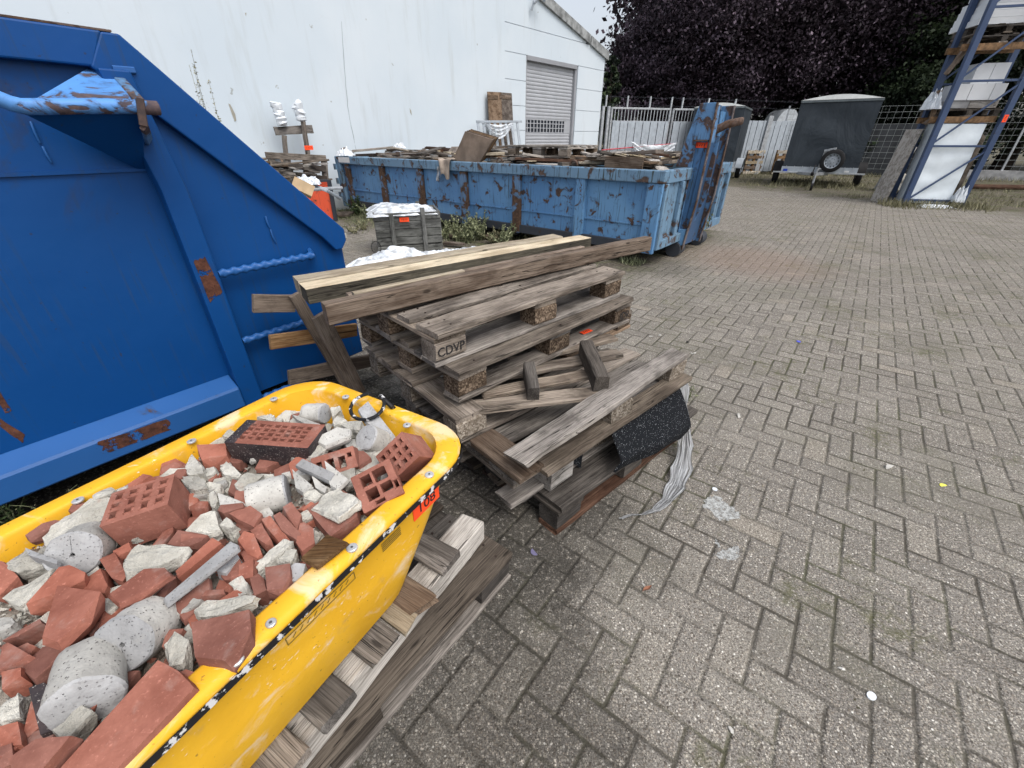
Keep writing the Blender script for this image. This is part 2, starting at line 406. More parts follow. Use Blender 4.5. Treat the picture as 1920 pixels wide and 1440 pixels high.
def pavemat():
    m = NT('herringbone_concrete_pavers', .92, .15); p = m.pos()
    # turn to the laying direction; x across, y along
    P0 = at(1533.6, 962)
    q = m.nd('ShaderNodeVectorMath', operation='SUBTRACT'); m.put(q.inputs[0], p); q.inputs[1].default_value = P0
    rot = m.nd('ShaderNodeVectorRotate', rotation_type='Z_AXIS'); m.put(rot.inputs['Vector'], q.outputs[0]); rot.inputs['Angle'].default_value = R(PAV_AZ)
    wob = m.nd('ShaderNodeVectorMath', operation='MULTIPLY_ADD'); m.put(wob.inputs[0], m.no(p, 3.0, 2, .5, col=True)); wob.inputs[1].default_value = (.014,)*3
    m.put(wob.inputs[2], rot.outputs[0])
    s_ = m.mp(wob.outputs[0], (1/PW, 1/PW, 1)); x, y, _ = m.sep(s_)
    i = m.ma('FLOOR', x); j = m.ma('FLOOR', y); fx = m.ma('SUBTRACT', x, i); fy = m.ma('SUBTRACT', y, j)
    k = m.ma('FLOORED_MODULO', m.ma('SUBTRACT', i, j), 4.0)
    isv = m.ma('GREATER_THAN', k, 1.5); k1 = m.ma('COMPARE', k, 1.0, .4); k2 = m.ma('COMPARE', k, 2.0, .4)
    u = m.ma('ADD', fx, k1); du = m.ma('MINIMUM', u, m.ma('SUBTRACT', 2.0, u)); dv = m.ma('MINIMUM', fy, m.ma('SUBTRACT', 1.0, fy)); dh = m.ma('MINIMUM', du, dv)
    v = m.ma('ADD', fy, k2); dv2 = m.ma('MINIMUM', v, m.ma('SUBTRACT', 2.0, v)); du2 = m.ma('MINIMUM', fx, m.ma('SUBTRACT', 1.0, fx)); dvv = m.ma('MINIMUM', du2, dv2)
    d = m.ma('ADD', m.ma('MULTIPLY', isv, dvv), m.ma('MULTIPLY', m.ma('SUBTRACT', 1.0, isv), dh))
    idx = m.ma('SUBTRACT', i, m.ma('MULTIPLY', m.ma('SUBTRACT', 1.0, isv), k1)); idy = m.ma('SUBTRACT', j, m.ma('MULTIPLY', isv, k2))
    wn_ = m.nd('ShaderNodeTexWhiteNoise', noise_dimensions='3D'); m.put(wn_.inputs['Vector'], m.com(idx, idy, isv)); r1 = wn_.outputs['Value']; rc = m.sep(wn_.outputs['Color'])
    base = m.ramp(r1, [(0, (.16, .145, .130)), (.35, (.21, .192, .172)), (.7, (.255, .235, .208)), (.93, (.295, .272, .238)), (1, (.34, .295, .235))])
    low = m.no(p, .55, 4, .6)
    base = m.mix(m.ss(low, .35, .7, 0, .55), base, (.25, .235, .205)); base = m.mix(m.ss(m.no(p, .9, 3, .6), .5, .68, 0, .4), base, (.13, .118, .10))
    # stones washed out of the surface
    vd = m.vo(p, 118); vc = m.sep(m.vo(p, 118, 'Color'))
    st = m.ma('MULTIPLY', m.ss(vd, .50, .32), m.ss(vc[0], .30, .36))
    stc = m.ramp(vc[1], [(0, (.05, .042, .036)), (.3, (.16, .135, .11)), (.62, (.34, .305, .26)), (.85, (.44, .41, .35)), (1, (.64, .61, .55))])
    grit = m.no(p, 210, 3, .7)
    base = m.mix(m.ss(grit, .40, .60, 0, .85), m.mix(.62, base, (.035, .032, .028)), m.mix(.35, base, (.42, .40, .36)))
    c = m.mix(m.ma('MULTIPLY', st, .8), base, stc)
    vs = m.vo(p, 240); vsc = m.sep(m.vo(p, 240, 'Color'))
    c = m.mix(m.ma('MULTIPLY', m.ma('MULTIPLY', m.ss(vs, .5, .3), m.ss(vsc[0], .35, .4)), .8), c, m.ramp(vsc[1], [(0, (.04, .035, .03)), (.35, (.15, .125, .10)), (.7, (.38, .34, .28)), (1, (.66, .62, .54))]))
    v2 = m.vo(p, 60); k4 = m.ma('MULTIPLY', m.ss(v2, .19, .13), m.ss(m.sep(m.vo(p, 60, 'Color'))[0], .88, .90))
    c = m.mix(k4, c, (.72, .70, .64))
    # joints with dirt and moss
    jn = m.no(p, 42, 3, .6)
    jw = m.ss(m.ma('ADD', d, m.ma('MULTIPLY', m.ma('SUBTRACT', jn, .5), .06)),   .072, .03)
    open_ = m.ss(m.no(p, 2.2, 5, .7), .38, .6, .25, .95)
    jc = m.mix(m.ss(m.no(p, 1.7, 4), .45, .65), (.060, .054, .044), (.072, .074, .042))
    c = m.mix(m.ma('MULTIPLY', jw, open_), c, jc)
    # loose dirt lying over stones and joints
    cov = m.ma('MULTIPLY', m.ss(m.no(p, 1.15, 6, .72), .47, .66), m.ss(m.no(p, 75, 3, .75), .34, .56))
    c = m.mix(m.ma('MULTIPLY', cov, .62), c, m.mix(m.ss(m.no(p, 3.3, 4), .4, .6), (.140, .128, .110), (.13, .126, .092)))
    # moss and dirt between and over stones
    xyz = m.sep(p)
    def sd(px, py, nx, ny): return m.ma('ADD', m.ma('MULTIPLY', m.ma('SUBTRACT', xyz[0], px), nx), m.ma('MULTIPLY', m.ma('SUBTRACT', xyz[1], py), ny))
    wav = m.ma('MULTIPLY', m.ma('SUBTRACT', m.no(p, .8, 5, .65), .5), 3.0)
    A = m.ss(m.ma('ADD', sd(7.4, 14.0, .86, .50), wav), -.6, .5)
    WX, WY = az(39.8).x, az(39.8).y; LX, LY = az(-50.2).x, az(-50.2).y
    B = m.ma('MINIMUM', m.ma('LESS_THAN', sd(1.622, 4.962, WX, WY), 2.9), m.ss(m.ma('ADD', sd(1.622, 4.962, WX, WY), m.ma('MULTIPLY', wav, .35)), -1.0, -.3)); B = m.ma('MINIMUM', B, m.ss(m.ma('ADD', sd(1.622, 4.962, LX, LY), m.ma('MULTIPLY', wav, .3)), -.3, .3))
    spk = m.no(p, 30, 4, .75)
    dirt = m.mix(m.ss(m.no(p, 3, 5, .7), .4, .65), m.mix(m.ss(spk, .4, .6), (.055, .046, .036), (.15, .13, .105)), m.mix(m.ss(spk, .4, .6), (.04, .045, .02), (.12, .125, .06)))
    dm = m.ma('MULTIPLY', m.ma('MAXIMUM', A, B), m.ss(m.no(p, 9, 4, .7), .3, .55, .55, .97))
    c = m.mix(dm, c, dirt)
    moss = m.ma('MULTIPLY', m.ss(m.no(p, 1.9, 6, .75), .53, .66), m.ss(spk, .42, .58))
    c = m.mix(m.ma('MULTIPLY', moss, .6), c, (.085, .088, .035))
    # grime trodden in round the pallets; beside the blue container also shade painted in
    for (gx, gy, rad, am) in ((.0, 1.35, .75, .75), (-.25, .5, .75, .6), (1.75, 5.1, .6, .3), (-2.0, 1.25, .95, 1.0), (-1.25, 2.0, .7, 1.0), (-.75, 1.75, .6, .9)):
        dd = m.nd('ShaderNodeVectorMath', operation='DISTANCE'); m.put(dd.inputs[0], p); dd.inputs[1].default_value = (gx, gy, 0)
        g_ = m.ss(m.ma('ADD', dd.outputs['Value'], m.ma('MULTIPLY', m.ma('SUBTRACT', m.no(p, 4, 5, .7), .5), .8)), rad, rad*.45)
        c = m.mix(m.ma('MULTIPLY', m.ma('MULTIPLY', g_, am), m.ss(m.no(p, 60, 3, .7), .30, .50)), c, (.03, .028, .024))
    # rubbed brick-dust stain beside the container
    dd = m.nd('ShaderNodeVectorMath', operation='DISTANCE'); m.put(dd.inputs[0], p); dd.inputs[1].default_value = (3.0, 5.4, 0)
    c = m.mix(m.ss(m.ma('ADD', dd.outputs['Value'], m.ma('MULTIPLY', wav, .3)), 1.2, .3, 0, .3), c, (.25, .16, .12))
    m.col(c)
    hgt = m.ma('ADD', m.ma('ADD', m.ma('MULTIPLY', m.ss(d, .0, .12), 1.0), m.ma('MULTIPLY', grit, .35)), m.ma('MULTIPLY', st, .25))
    hgt = m.ma('ADD', hgt, m.ma('MULTIPLY', r1, .35))
    m.bump(hgt, .006, .9)
    return m.m
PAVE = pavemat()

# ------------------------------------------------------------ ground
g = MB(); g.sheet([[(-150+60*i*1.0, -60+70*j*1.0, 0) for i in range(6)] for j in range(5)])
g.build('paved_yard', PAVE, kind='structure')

# ------------------------------------------------------------ white hall
WA = at(650, 392); WAZ = 41.0; WD = az(WAZ); WNV = Vector((math.cos(R(WAZ)), -math.sin(R(WAZ)), 0))  # WNV points into the yard
def wp(s, z, off=0.0): p = WA+WD*s+WNV*off; return Vector((p.x, p.y, z))
hall = empty('white_hall', wp(3, 0), 0, 'long white rendered hall with a sloping roof edge and a grey roller door', 'building')
CS = 10.22; DL, DR, DT = 6.08, 8.66, 3.26
b = MB()
def wallquad(pts, th=-.3): b.prism([wp(s_, z_) for s_, z_ in pts], WNV*th)
ROOF = [(-16, 6.2), (5.3, 4.9), (6.56, 4.50), (CS, 3.62)]
def roofz(s_):
    for (a, za), (c_, zc) in zip(ROOF, ROOF[1:]):
        if a <= s_ <= c_: return za+(zc-za)*(s_-a)/(c_-a)
wallquad([(-16, 0), (5.2, 0), (5.2, roofz(5.2)), (-16, 6.2)])
b.build('wall', WALL, hall)
b = MB()
js = [(z0, z1) for z0, z1 in ((0, .95), (.95, 1.53), (1.53, 2.12), (2.12, 2.70), (2.70, 3.28), (3.28, 3.86), (3.86, 4.6))]
gp = .012
for z0, z1 in js:      # panel courses with real joints
    for s0, s1 in ((5.212, DL), (DR, CS)):
        t0 = min(z1-gp, roofz(s0)-.02); t1 = min(z1-gp, roofz(s1)-.02)
        if t1 > z0+.02 and z0 < DT-.1 or z0 >= 3.2:
            if z0 < 3.2: b.prism([wp(s0, z0, -.01), wp(s1, z0, -.01), wp(s1, t1, -.01), wp(s0, t0, -.01)], WNV*-.25)
    if z0 >= 3.2:
        s_ = 5.212; pts = []
        s1 = CS
        while roofz(s1)-.02 < z0+.03 and s1 > s_: s1 -= .02
        top = []
        k = s1
        while k > s_:
            top.append((k, min(z1-gp, roofz(k)-.02))); k -= .25
        top.append((s_, min(z1-gp, roofz(s_)-.02)))
        z0b = z0 if z0 > 3.3 else 3.28
        b.prism([wp(s_, z0b, -.01), wp(s1, z0b, -.01)]+[wp(a, max(c_, z0b+.01), -.01) for a, c_ in top], WNV*-.25)
b.prism([wp(5.21, 0, -.05), wp(DL-.01, 0, -.05), wp(DL-.01, 3.9, -.05), wp(5.21, 3.9, -.05)], WNV*-.2)
b.prism([wp(DR+.01, 0, -.05), wp(CS-.03, 0, -.05), wp(CS-.03, 3.5, -.05), wp(DR+.01, 3.9, -.05)], WNV*-.2)
b.prism([wp(DL, DT+.02, -.055), wp(DR, DT+.02, -.055), wp(DR, 3.85, -.055), wp(DL, 4.3, -.055)], WNV*-.2)
b.build('panel_wall', WALL, hall)
b = MB(); b.prism([wp(CS-.26, 0, -.3), wp(CS-.01, 0, -.3), wp(CS-.01, 3.6, -.3), wp(CS-.26, 3.62, -.3)], WNV*-14)
b.build('end_wall', WALL, hall)
GREYROOF = plain('grey_roof_edging', (.24, .25, .25), .8, var=.45, sc=-5)
b = MB()
for (a, za), (c_, zc) in ((ROOF[0], ROOF[1]), (ROOF[1], ROOF[2]), (ROOF[2], (9.15, roofz(9.15))), ((9.2, roofz(9.2)), (CS+.12, 3.58))):
    b.prism([wp(a, za-.02, .06), wp(c_, zc-.02, .06), wp(c_, zc+.2, .06), wp(a, za+.2, .06)], WNV*-.4)
b.build('roof_edging', GREYROOF, hall)
b = MB(); b.prism([wp(-16, 6.25, -.35), wp(5.3, 5.0, -.35), wp(6.56, 4.6, -.35), wp(CS+.05, 3.7, -.35), wp(CS+.05, 3.62, -.35), wp(-16, 6.1, -.35)], WNV*-14)
b.build('roof', GREYROOF, hall)
b = MB(); b.tube([wp(6.2, 4.35, .12), wp(6.28, 4.45, .2), wp(6.42, 4.5, .24), wp(6.5, 4.42, .26)], .045); b.tube([wp(6.2, 4.35, .12), wp(6.18, 4.2, .06)], .03)
b.build('security_camera', GALV_L, hall)
b = MB()
for s_, z0, z1 in ((-1.0, 2.9, 3.0),): pass
pp = [(640, 40), (646, 130), (652, 200), (658, 235), (664, 262), (668, 283)]
pw = [onplane(WA, WAZ, x, y, .003) for x, y in pp]
for p, q in zip(pw, pw[1:]): b.board(p, q, .008, .003, WNV, .004, 5)
b.build('wall_crack', plain('crack_shadow_grey', (.30, .34, .36), .9), hall)
for k, pts_ in enumerate((((428, 194), (432, 196), (441, 214), (443, 226), (440, 228), (434, 212)), ((768, 203), (771, 208), (772, 216), (769, 211)), ((459, 24), (462, 24), (461, 30)))):
    b = MB(); b.prism([onplane(WA, WAZ, x, y, .002) for x, y in pts_], WNV*.003); b.build('wall_scar', plain('bare_render', (.34, .33, .28), .9), hall)
# roller door
SHUT = plain('roller_shutter_grey', (.36, .375, .40), .5, .4, 0, .06, 3)
door = empty('roller_door', wp((DL+DR)/2, 0), 0, parent=hall); door.location = wp((DL+DR)/2, 0)-hall.location
b = MB(); z = .02; 
prof = [(0, 0), (.012, .018), (.016, .045), (.012, .072), (0, .09)]
def strip(z0, sA, sB):
    rows = [[wp(sA, z0+dz, -.13+dx) for sA_ in (0,)] + [wp(sB, z0+dz, -.13+dx)] for dx, dz in prof]
    b.sheet(rows)
winz = (1.46, 1.82)
while z < DT-.02:
    if winz[0] <= z < winz[1]:
        pass
    else: strip(z, DL+.03, DR-.12)
    z += .09
zw = winz[0]-.08
z0 = .02+.09*16; z1 = .02+.09*20
xs = np.linspace(DL+.06, DR-.42, 14)
for r_ in range(3):
    za = z0+.02+r_*.118; b.box(wp((DL+DR)/2, za-.005, -.125), (DR-DL-.12, .02, .02), frame(WD, (0, 0, 1)))
    for xi, a in enumerate(xs): b.box(wp(float(a), za+.055, -.125), (.035 if xi < 13 else .06, .02, .1), frame(WD, (0, 0, 1)))
b.box(wp((DL+DR)/2, z1-.01, -.125), (DR-DL-.12, .02, .03), frame(WD, (0, 0, 1)))
b.box(wp(DR-.25, (z0+z1)/2, -.126), (.36, .018, z1-z0), frame(WD, (0, 0, 1)))
o = b.build('shutter', SHUT, None, origin=door.location+hall.location); o.parent = door; o.location = (0, 0, 0)
b = MB(); b.box(wp((DL+DR)/2, (z0+z1)/2, -.15), (DR-DL, .01, z1-z0), frame(WD, (0, 0, 1)))
o = b.build('window_strip', plain('dark_glass', (.03, .035, .045), .15, .5), None, origin=door.location+hall.location); o.parent = door; o.location = (0, 0, 0)
b = MB()
b.box(wp(DR-.06, DT/2, -.10), (.10, .12, DT), frame(WD, (0, 0, 1))); b.box(wp(DL+.02, DT/2, -.08), (.05, .12, DT), frame(WD, (0, 0, 1)))
b.box(wp((DL+DR)/2, DT-.03, -.08), (DR-DL-.1, .14, .1), frame(WD, (0, 0, 1)))
o = b.build('door_frame', plain('grey_door_rail', (.27, .28, .30), .5, .4, 0, .06, 3), None, origin=door.location+hall.location); o.parent = door; o.location = (0, 0, 0)
b = MB(); b.box(wp((DL+DR)/2, 2, -.3), (3.2, .02, 4.4), frame(WD, (0, 0, 1))); b.build('inner_wall', INK, hall)

NAIL = plain('rusty_nail', (.03, .02, .016), .8)
# ------------------------------------------------------------ pallets and timber
def sticker(parent, c, xdir, nrm, w=.07, h=.028, scribble=True, name='lot_sticker', t='', ts=.03):
    M = frame(xdir, nrm); b = MB(); b.box(Vector(c)+Vector(nrm)*.0012, (w, h, .0016), M)
    o = b.build(name, STICKER, parent)
    X = M.col[0]; Y = M.col[1]; N = M.col[2]
    if t: text(t, ts, Vector(c)+N*.0026, M, INK, 'writing', parent, .0004)
    elif scribble:
        b = MB()
        for k in (-.26, -.08, .08, .26):
            p = Vector(c)+X*(k*w)+N*.0027; b.board(p-Y*h*.22, p+Y*h*.2+X*h*.08, h*.09, .0006, N, 0, 1)
        b.build('writing', INK, parent)
    return o
def pallet(label, corner, a, z0, L=1.2, Wd=.8, group=None, deck=5, deckm=None, blockm=None, botm=None, rot=None, skip=(), wood_blocks=(), jit=1.0, name='wooden_pallet', hide=()):
    """flat pallet: long boards run along azimuth a from the near corner, width to the left of it"""
    deckm = deckm or W_GREY; blockm = blockm or CHIP; botm = botm or W_GREY
    e = empty(name, (corner[0], corner[1], z0), -R(a), label, 'pallet', group)
    if rot: e.rotation_euler = rot
    H = .144
    xs_ = np.linspace(-Wd+.06, -.06, deck)
    def pb(nm, p0, p1, w, t, m, **k):
        q = MB(); q.board(p0, p1, w, t, **k); return q.build(nm, m, e, local=True)
    ww = [.12, .10, .145, .10, .145] if deck == 5 else [.1]*deck
    for i, x in enumerate(xs_):
        if ('d', i) in skip: continue
        dx = rnd.uniform(-.006, .006)*jit; dy = rnd.uniform(-.012, .012)*jit
        q = MB(); q.board((x+dx, dy, H-.011), (x-dx, L+dy, H-.011), ww[i], .022, jit=.0022, rag=.004, bow=rnd.uniform(-.003, .003), ch=.004); nf = len(q.f)
        for y in (.0725, L/2, L-.0725):
            for ox, oy in ((-.03, -.03), (.03, .03), (-.025, .035)):
                c_ = Vector((x+ox+rnd.uniform(-.006, .006), y+oy+rnd.uniform(-.008, .008), H+.001)); q.tube([c_-Vector((0, 0, .004)), c_+Vector((0, 0, .0006))], .0045, 7)
        o_ = q.build('deck_board', deckm, e, local=True); o_.data.materials.append(NAIL)
        for p_ in o_.data.polygons:
            if p_.index >= nf: p_.material_index = 1
    for i, y in enumerate((.0725, L/2, L-.0725)):
        if ('c', i) in skip: continue
        pb('cross_board', (-Wd, y, H-.033), (0, y, H-.033), .14, .021, deckm, jit=.002, rag=.004)
        for j, x in enumerate((-.05, -Wd/2, -Wd+.05)):
            if ('b', i, j) in skip: continue
            q = MB(); dx = rnd.uniform(-.008, .008)
            q.board((x+dx, y-.07, .061), (x+dx, y+.07, .061), .098, .078, jit=.003, seg=3, ch=.008)
            q.build('block', W_GREY if (i, j) in wood_blocks else blockm, e, local=True)
    for j, x in enumerate((-.05, -Wd/2, -Wd+.05)):
        if ('s', j) in skip: continue
        pb('bottom_board', (x, 0, .011), (x, L, .011), .1 if j != 1 else .14, .022, botm, jit=.0022, rag=.006, ch=.004)
    return e
SG = 'stack of old pallets on the paving'
A47 = 47.5
# A: lowest of the stack
c0 = at(1040, 980, 0)
pA = pallet('dark weathered pallet flat on the paving, lowest of the stack', (.175, 1.09), 48.5, 0, L=1.0, botm=W_RED, deckm=W_DARK, blockm=W_DARK, group=SG)
pB = pallet('grey weathered pallet under the hanging black rubber sheet, second from the ground', (.0, 1.09), 49.5, .146, group=SG, wood_blocks=((0, 0),), L=1.12, blockm=CHIP_PALE, skip=(('b', 0, 0),))
# block that sits bare under the second pallet
b = MB(); p = at(1034, 925, .15); p = p+az(48)*.0+az(-42)*.05+Vector((0, 0, .048)); b.board(p, p+az(48)*.13, .09, .098, up=(0, 0, 1), jit=.003, seg=3, ch=.006)
o = b.build('block', W_WHITE, pB)
pC = pallet('broken pallet with blocks showing and loose top boards, third from the ground', (-.215, 1.275), 50, .292, group=SG, skip=(('d', 4), ('d', 3), ('c', 1), ('b', 1, 0), ('b', 2, 0), ('c', 2), ('b', 2, 1)), blockm=CHIP_PALE)
# loose items lying on B/C
def loose(name, label, cat, p0, p1, w_, t_, m, group=None, up=(0, 0, 1), **k):
    b = MB(); b.board(p0, p1, w_, t_, up=up, **k); return b.build(name, m, None, label, cat, group)
p0 = at(965, 862, .40); p1 = at(1272, 662, .42)
loose('plank', 'long split grey plank lying slanted across the broken pallet above the rubber sheet', 'plank', p0, p1, .10, .026, W_GREY, rag=.014, jit=.003)
for k, (x, y, zz, lab) in enumerate(((1148, 765, .345, 'pale worn pallet block under the middle of the slanted plank'), (1254, 690, .35, 'pale worn pallet block under the far end of the slanted plank'))):
    p = at(x, y, zz); loose('pallet_block', lab, 'wood block', p-az(49)*.07, p+az(49)*.07, .1, .088, CHIP_PALE, 'loose blocks on the stack', jit=.004, seg=3, ch=.01)
p = at(1000, 838, .315)
loose('plank', 'short dark stained board end with nails on the near corner of the stack', 'plank', at(905, 820, .318), at(998, 890, .318), .12, .024, W_BROWN, rag=.006)
loose('plank', 'long grey board along the near edge of the second pallet deck', 'plank', at(1010, 880, .308), at(1282, 704, .308), .09, .022, W_GREY, rag=.006)
for k, (x, y, zz, lab) in enumerate(((878, 872, .03, 'first'), (925, 900, .03, 'second'), (968, 932, .05, 'third'))):
    p = at(x, y, zz); loose('plank', lab+' dark board end sticking out low at the near left foot of the pallet stack', 'plank', p, p+az(50)*.45, .075, .024, W_GREY if k else W_DARK, 'board ends at the foot of the stack', rag=.01)
# tilted slatted skid
sk = empty('slatted_skid', at(1010, 745, .40), 0, 'small broken slatted skid lying tilted with two dark bearers on top', 'pallet')
for (x0, y0, x1, y1, za, zb, w_) in ((868, 766, 1146, 733, .40, .405, .085), (905, 738, 1120, 700, .42, .41, .07), (925, 706, 1160, 664, .43, .42, .075), (960, 680, 1150, 632, .44, .44, .07)):
    b = MB(); b.board(at(x0, y0, za), at(x1, y1, zb), w_, .02, jit=.003, rag=.008); b.build('slat', W_GREY, sk)
for (x0, y0, x1, y1, z_, w_, t_) in ((992, 690, 1000, 740, .47, .05, .07), (1098, 652, 1128, 722, .475, .06, .085)):
    b = MB(); b.board(at(x0, y0, z_), at(x1, y1, z_-.03), w_, t_, jit=.002, ch=.006); b.build('bearer', W_DARK, sk)
pD = pallet('grey pallet with brown chipboard blocks, second from the top of the stack', (-.205, 1.36), 46, .436, group=SG, botm=W_GREY)
pE = pallet('grey pallet with a stamped pale corner block, topmost of the stack', (-.287, 1.385), 47.0, .578, group=SG, wood_blocks=((0, 0),))
# rearmost extra pallet seen under the right end
q_ = pallet('half buried pallet end with an orange brown block right of the slatted skid', (.30, 2.02), 46, .292, L=.62, Wd=.45, deck=3, group=SG, botm=W_TAN, skip=(('c', 1), ('b', 1, 0), ('b', 1, 1), ('b', 1, 2)))
# stamps on the blocks
X = az(47.0); Nn = Vector((math.cos(R(47)), -math.sin(R(47)), 0))
c = Vector((-.287, 1.385, 0))+X*.072+Nn*.0075+Vector((0, 0, .578+.061))
text('CDVP', .052, c, frame(X, Nn), INK, 'writing', pE, .0008, .95)
X = az(46.0); Nn = Vector((math.cos(R(46)), -math.sin(R(46)), 0))
c = Vector((-.205, 1.36, 0))+X*1.13+Nn*.0075+Vector((0, 0, .436+.061))
text('IDR', .062, c, frame(X, Nn), INK, 'writing', pD, .0008, .95)
c = at(1099, 622, .462); sticker(pD, c, az(50), (0, 0, 1), .072, .03)

# timbers on top
loose('timber_beam', 'long brown weathered beam with knots lying on the near top of the pallet stack', 'beam', (-.70, 1.475, .762), (.845, 2.68, .764), .055, .082, W_BROWN, 'beams on top of the pallet stack', jit=.002, seg=14, ch=.006, bow=.006)
bm = empty('timber_beam', (-.2, 2.2, .722), 0, 'long pale planed timber with a grey side, front one of the pale pair', 'beam', 'beams on top of the pallet stack')
b = MB(); pa = Vector((-.895, 1.74, .752)); pb_ = Vector((.47, 2.785, .752)); b.board(pa, pb_, .11, .062, jit=.0015, seg=12, ch=.003); b.build('timber', W_SIDE, bm)
b = MB(); b.board(pa+Vector((0, 0, .0325)), pb_+Vector((0, 0, .0325)), .108, .003, jit=.0, seg=12, ch=.0005); b.build('top_face', W_PALE, bm)  # top face coloured paler than the timber's sides
loose('timber_beam', 'shorter pale rough timber behind the pale pair, mostly hidden against the blue container', 'beam', (-.98, 1.86, .752), (.30, 2.84, .752), .10, .062, W_PALE, 'beams on top of the pallet stack', jit=.002, ch=.004)
p0 = at(652, 557, .765); p1 = at(1092, 466, .765)
loose('batten', 'thin pale batten lying between the brown beam and the pale timber', 'batten', p0, p1, .035, .03, W_TAN, 'battens on the pallet stack', jit=.001)
loose('batten', 'short yellow pine batten on top of the longer batten', 'batten', at(662, 552, .79), at(868, 509, .79), .03, .018, W_PALE, 'battens on the pallet stack', jit=.001)
# leaning slatted frame in front of the blue container
BA = at(680, 658, .15); BAZ = 39.0
BD = az(BAZ); BN = Vector((math.cos(R(BAZ)), -math.sin(R(BAZ)), 0))
def bp(px, py, off=.0): return onplane(BA, BAZ, px, py, off)
lf = empty('leaning_slatted_frame', bp(650, 700, .2)*1, 0, 'brown wooden slatted frame leaning between the blue container and the pallet stack', 'pallet')
lf.location.z = 0
for x0, y0, x1, y1, w_ in ((474, 569, 552, 569, .085), (506, 642, 668, 618, .075), (541, 708, 712, 672, .08), (600, 765, 775, 720, .08)):
    b = MB(); b.board(bp(x0, y0, .14), bp(x1, y1, .14), w_, .022, up=(0, 0, 1) if 0 else BN, jit=.0015, ch=.003); b.build('slat', W_TAN, lf)
for x0, y0, x1, y1, w_, of, m_ in ((552, 552, 668, 755, .055, .17, W_TAN), (598, 590, 700, 790, .085, .20, W_BROWN)):
    b = MB(); b.board(bp(x0, y0, of), bp(x1, y1, of), w_, .03, up=BN, jit=.002, ch=.004); b.build('stile', m_, lf)
# pallets under the tub
TU = az(30.3); TV = Vector((-TU.y, TU.x, 0)); TV = Vector((-math.cos(R(30.3)), math.sin(R(30.3)), 0))   # TV = to the left of the tub
PL1 = pallet('dark grey pallet on the paving, lower of the two under the yellow tub', Vector((-.005, .907, 0))-az(37.8)*1.2, 37.8, 0, Wd=.8, deckm=W_DARK, botm=W_GREY, blockm=W_DARK, group='pallets under the yellow tub', deck=5)
up = empty('wooden_pallet', (0, 0, 0), 0, 'upper pallet with short board ends sticking out beside the yellow tub', 'pallet', 'pallets under the yellow tub')
pe = Vector((-.13, .93, 0))-TU*.0
up.location = (pe.x, pe.y, .147)
b = MB(); b.board(pe-TU*1.2+Vector((0, 0, .20))+TV*.02, pe+TU*.03+Vector((0, 0, .20))+TV*.02, .085, .09, jit=.003, rag=.01, ch=.006); b.build('stringer', W_WHITE, up)
b = MB(); b.board(pe-TU*1.2+Vector((0, 0, .20))+TV*.5, pe+TU*.0+Vector((0, 0, .20))+TV*.5, .08, .1, jit=.003, ch=.006); b.build('stringer', W_GREY, up)
for (px, py, m_, rg) in ((838, 1052, W_GREY, .004), (786, 1132, W_TAN, .02), (762, 1165, W_PALE, .016), (716, 1215, W_GREY, .008), (628, 1328, W_GREY, .004), (540, 1440, W_GREY, .004)):
    p = at(px, py, .262); b = MB(); w_ = .085 if m_ is not W_PALE else .05
    e0 = p-TV*.015
    b.board(e0, e0+TV*.55, w_, .026, jit=.003, rag=rg, ch=.004); b.build('cross_board', m_, up)

# ------------------------------------------------------------ yellow tub
O = at(848, 865, .60)+TU*.11
def tp(u, v, z): p = O+TU*u+TV*v; return Vector((p.x, p.y, z))
TL, TW = 1.42, .73
def rr(L0, L1, W0, W1, rad, n=7):
    """rounded rectangle in (u,v)"""
    pts = []
    for (cu, cv, a0) in ((L1-rad, W0+rad, -90), (L1-rad, W1-rad, 0), (L0+rad, W1-rad, 90), (L0+rad, W0+rad, 180)):
        for k in range(n+1):
            a = R(a0+90*k/n); pts.append((cu+rad*math.cos(a), cv+rad*math.sin(a)))
    return pts
def loop(inset_u0, inset_u1, inset_v, rad, z):
    q = rr(-TL+inset_u0, .015-inset_u1, inset_v, TW-inset_v, rad)
    out = []
    for (u, v) in q: out.append((u, v, z))
    return out
def dens(lp, step=.05):
    out = []
    for i, p in enumerate(lp):
        q = lp[(i+1) % len(lp)]; d = math.dist(p, q); n = max(1, int(d/step))
        for k in range(n): out.append(tuple(p[j]+(q[j]-p[j])*k/n for j in range(3)))
    return out
def tubrow(i0, i1, iv, rad, z):
    return loop(i0, i1, iv, rad, z)
tub = empty('yellow_tub', tp(-.6, .33, .275), 0, 'yellow plastic tub full of brick rubble standing on two pallets', 'tub')
def make_rows(rows):
    R_ = []
    for row in rows:
        ins, rad, z_ = row[:3]; iu = row[3] if len(row) > 3 else ins
        lp = loop(iu, iu, ins, rad, z_); R_.append(lp)
    # insert extra points along the straight sides, same topology on each row
    out = []
    for lp in R_:
        o_ = []
        for i, p in enumerate(lp):
            q = lp[(i+1) % len(lp)]; n = 12 if (i+1) % 8 == 0 and i in (7, 15, 23, 31) else 1
            for k in range(n):
                t_ = k/n; o_.append(tuple(p[j]+(q[j]-p[j])*t_ for j in range(3)))
        out.append([tp(*x) for x in o_])
    return out
b = MB()
rows = [(.050, .12, .278, .29), (.026, .13, .305, .25), (.022, .14, .44, .125), (.018, .14, .56, .035)]
inner = [(.052, .12, .592), (.060, .12, .56), (.066, .12, .46, .13), (.075, .11, .31, .25)]
rim = [(.012, .138, .577), (.0, .14, .578), (-.002, .14, .590), (.003, .139, .598), (.010, .137, .602), (.044, .124, .602), (.050, .122, .599)]
b.sheet(make_rows(rows+rim+inner), wrap=True)
bot = make_rows([(.050, .12, .278, .29)])[0]; b.add(bot, [tuple(range(len(bot)-1, -1, -1))])
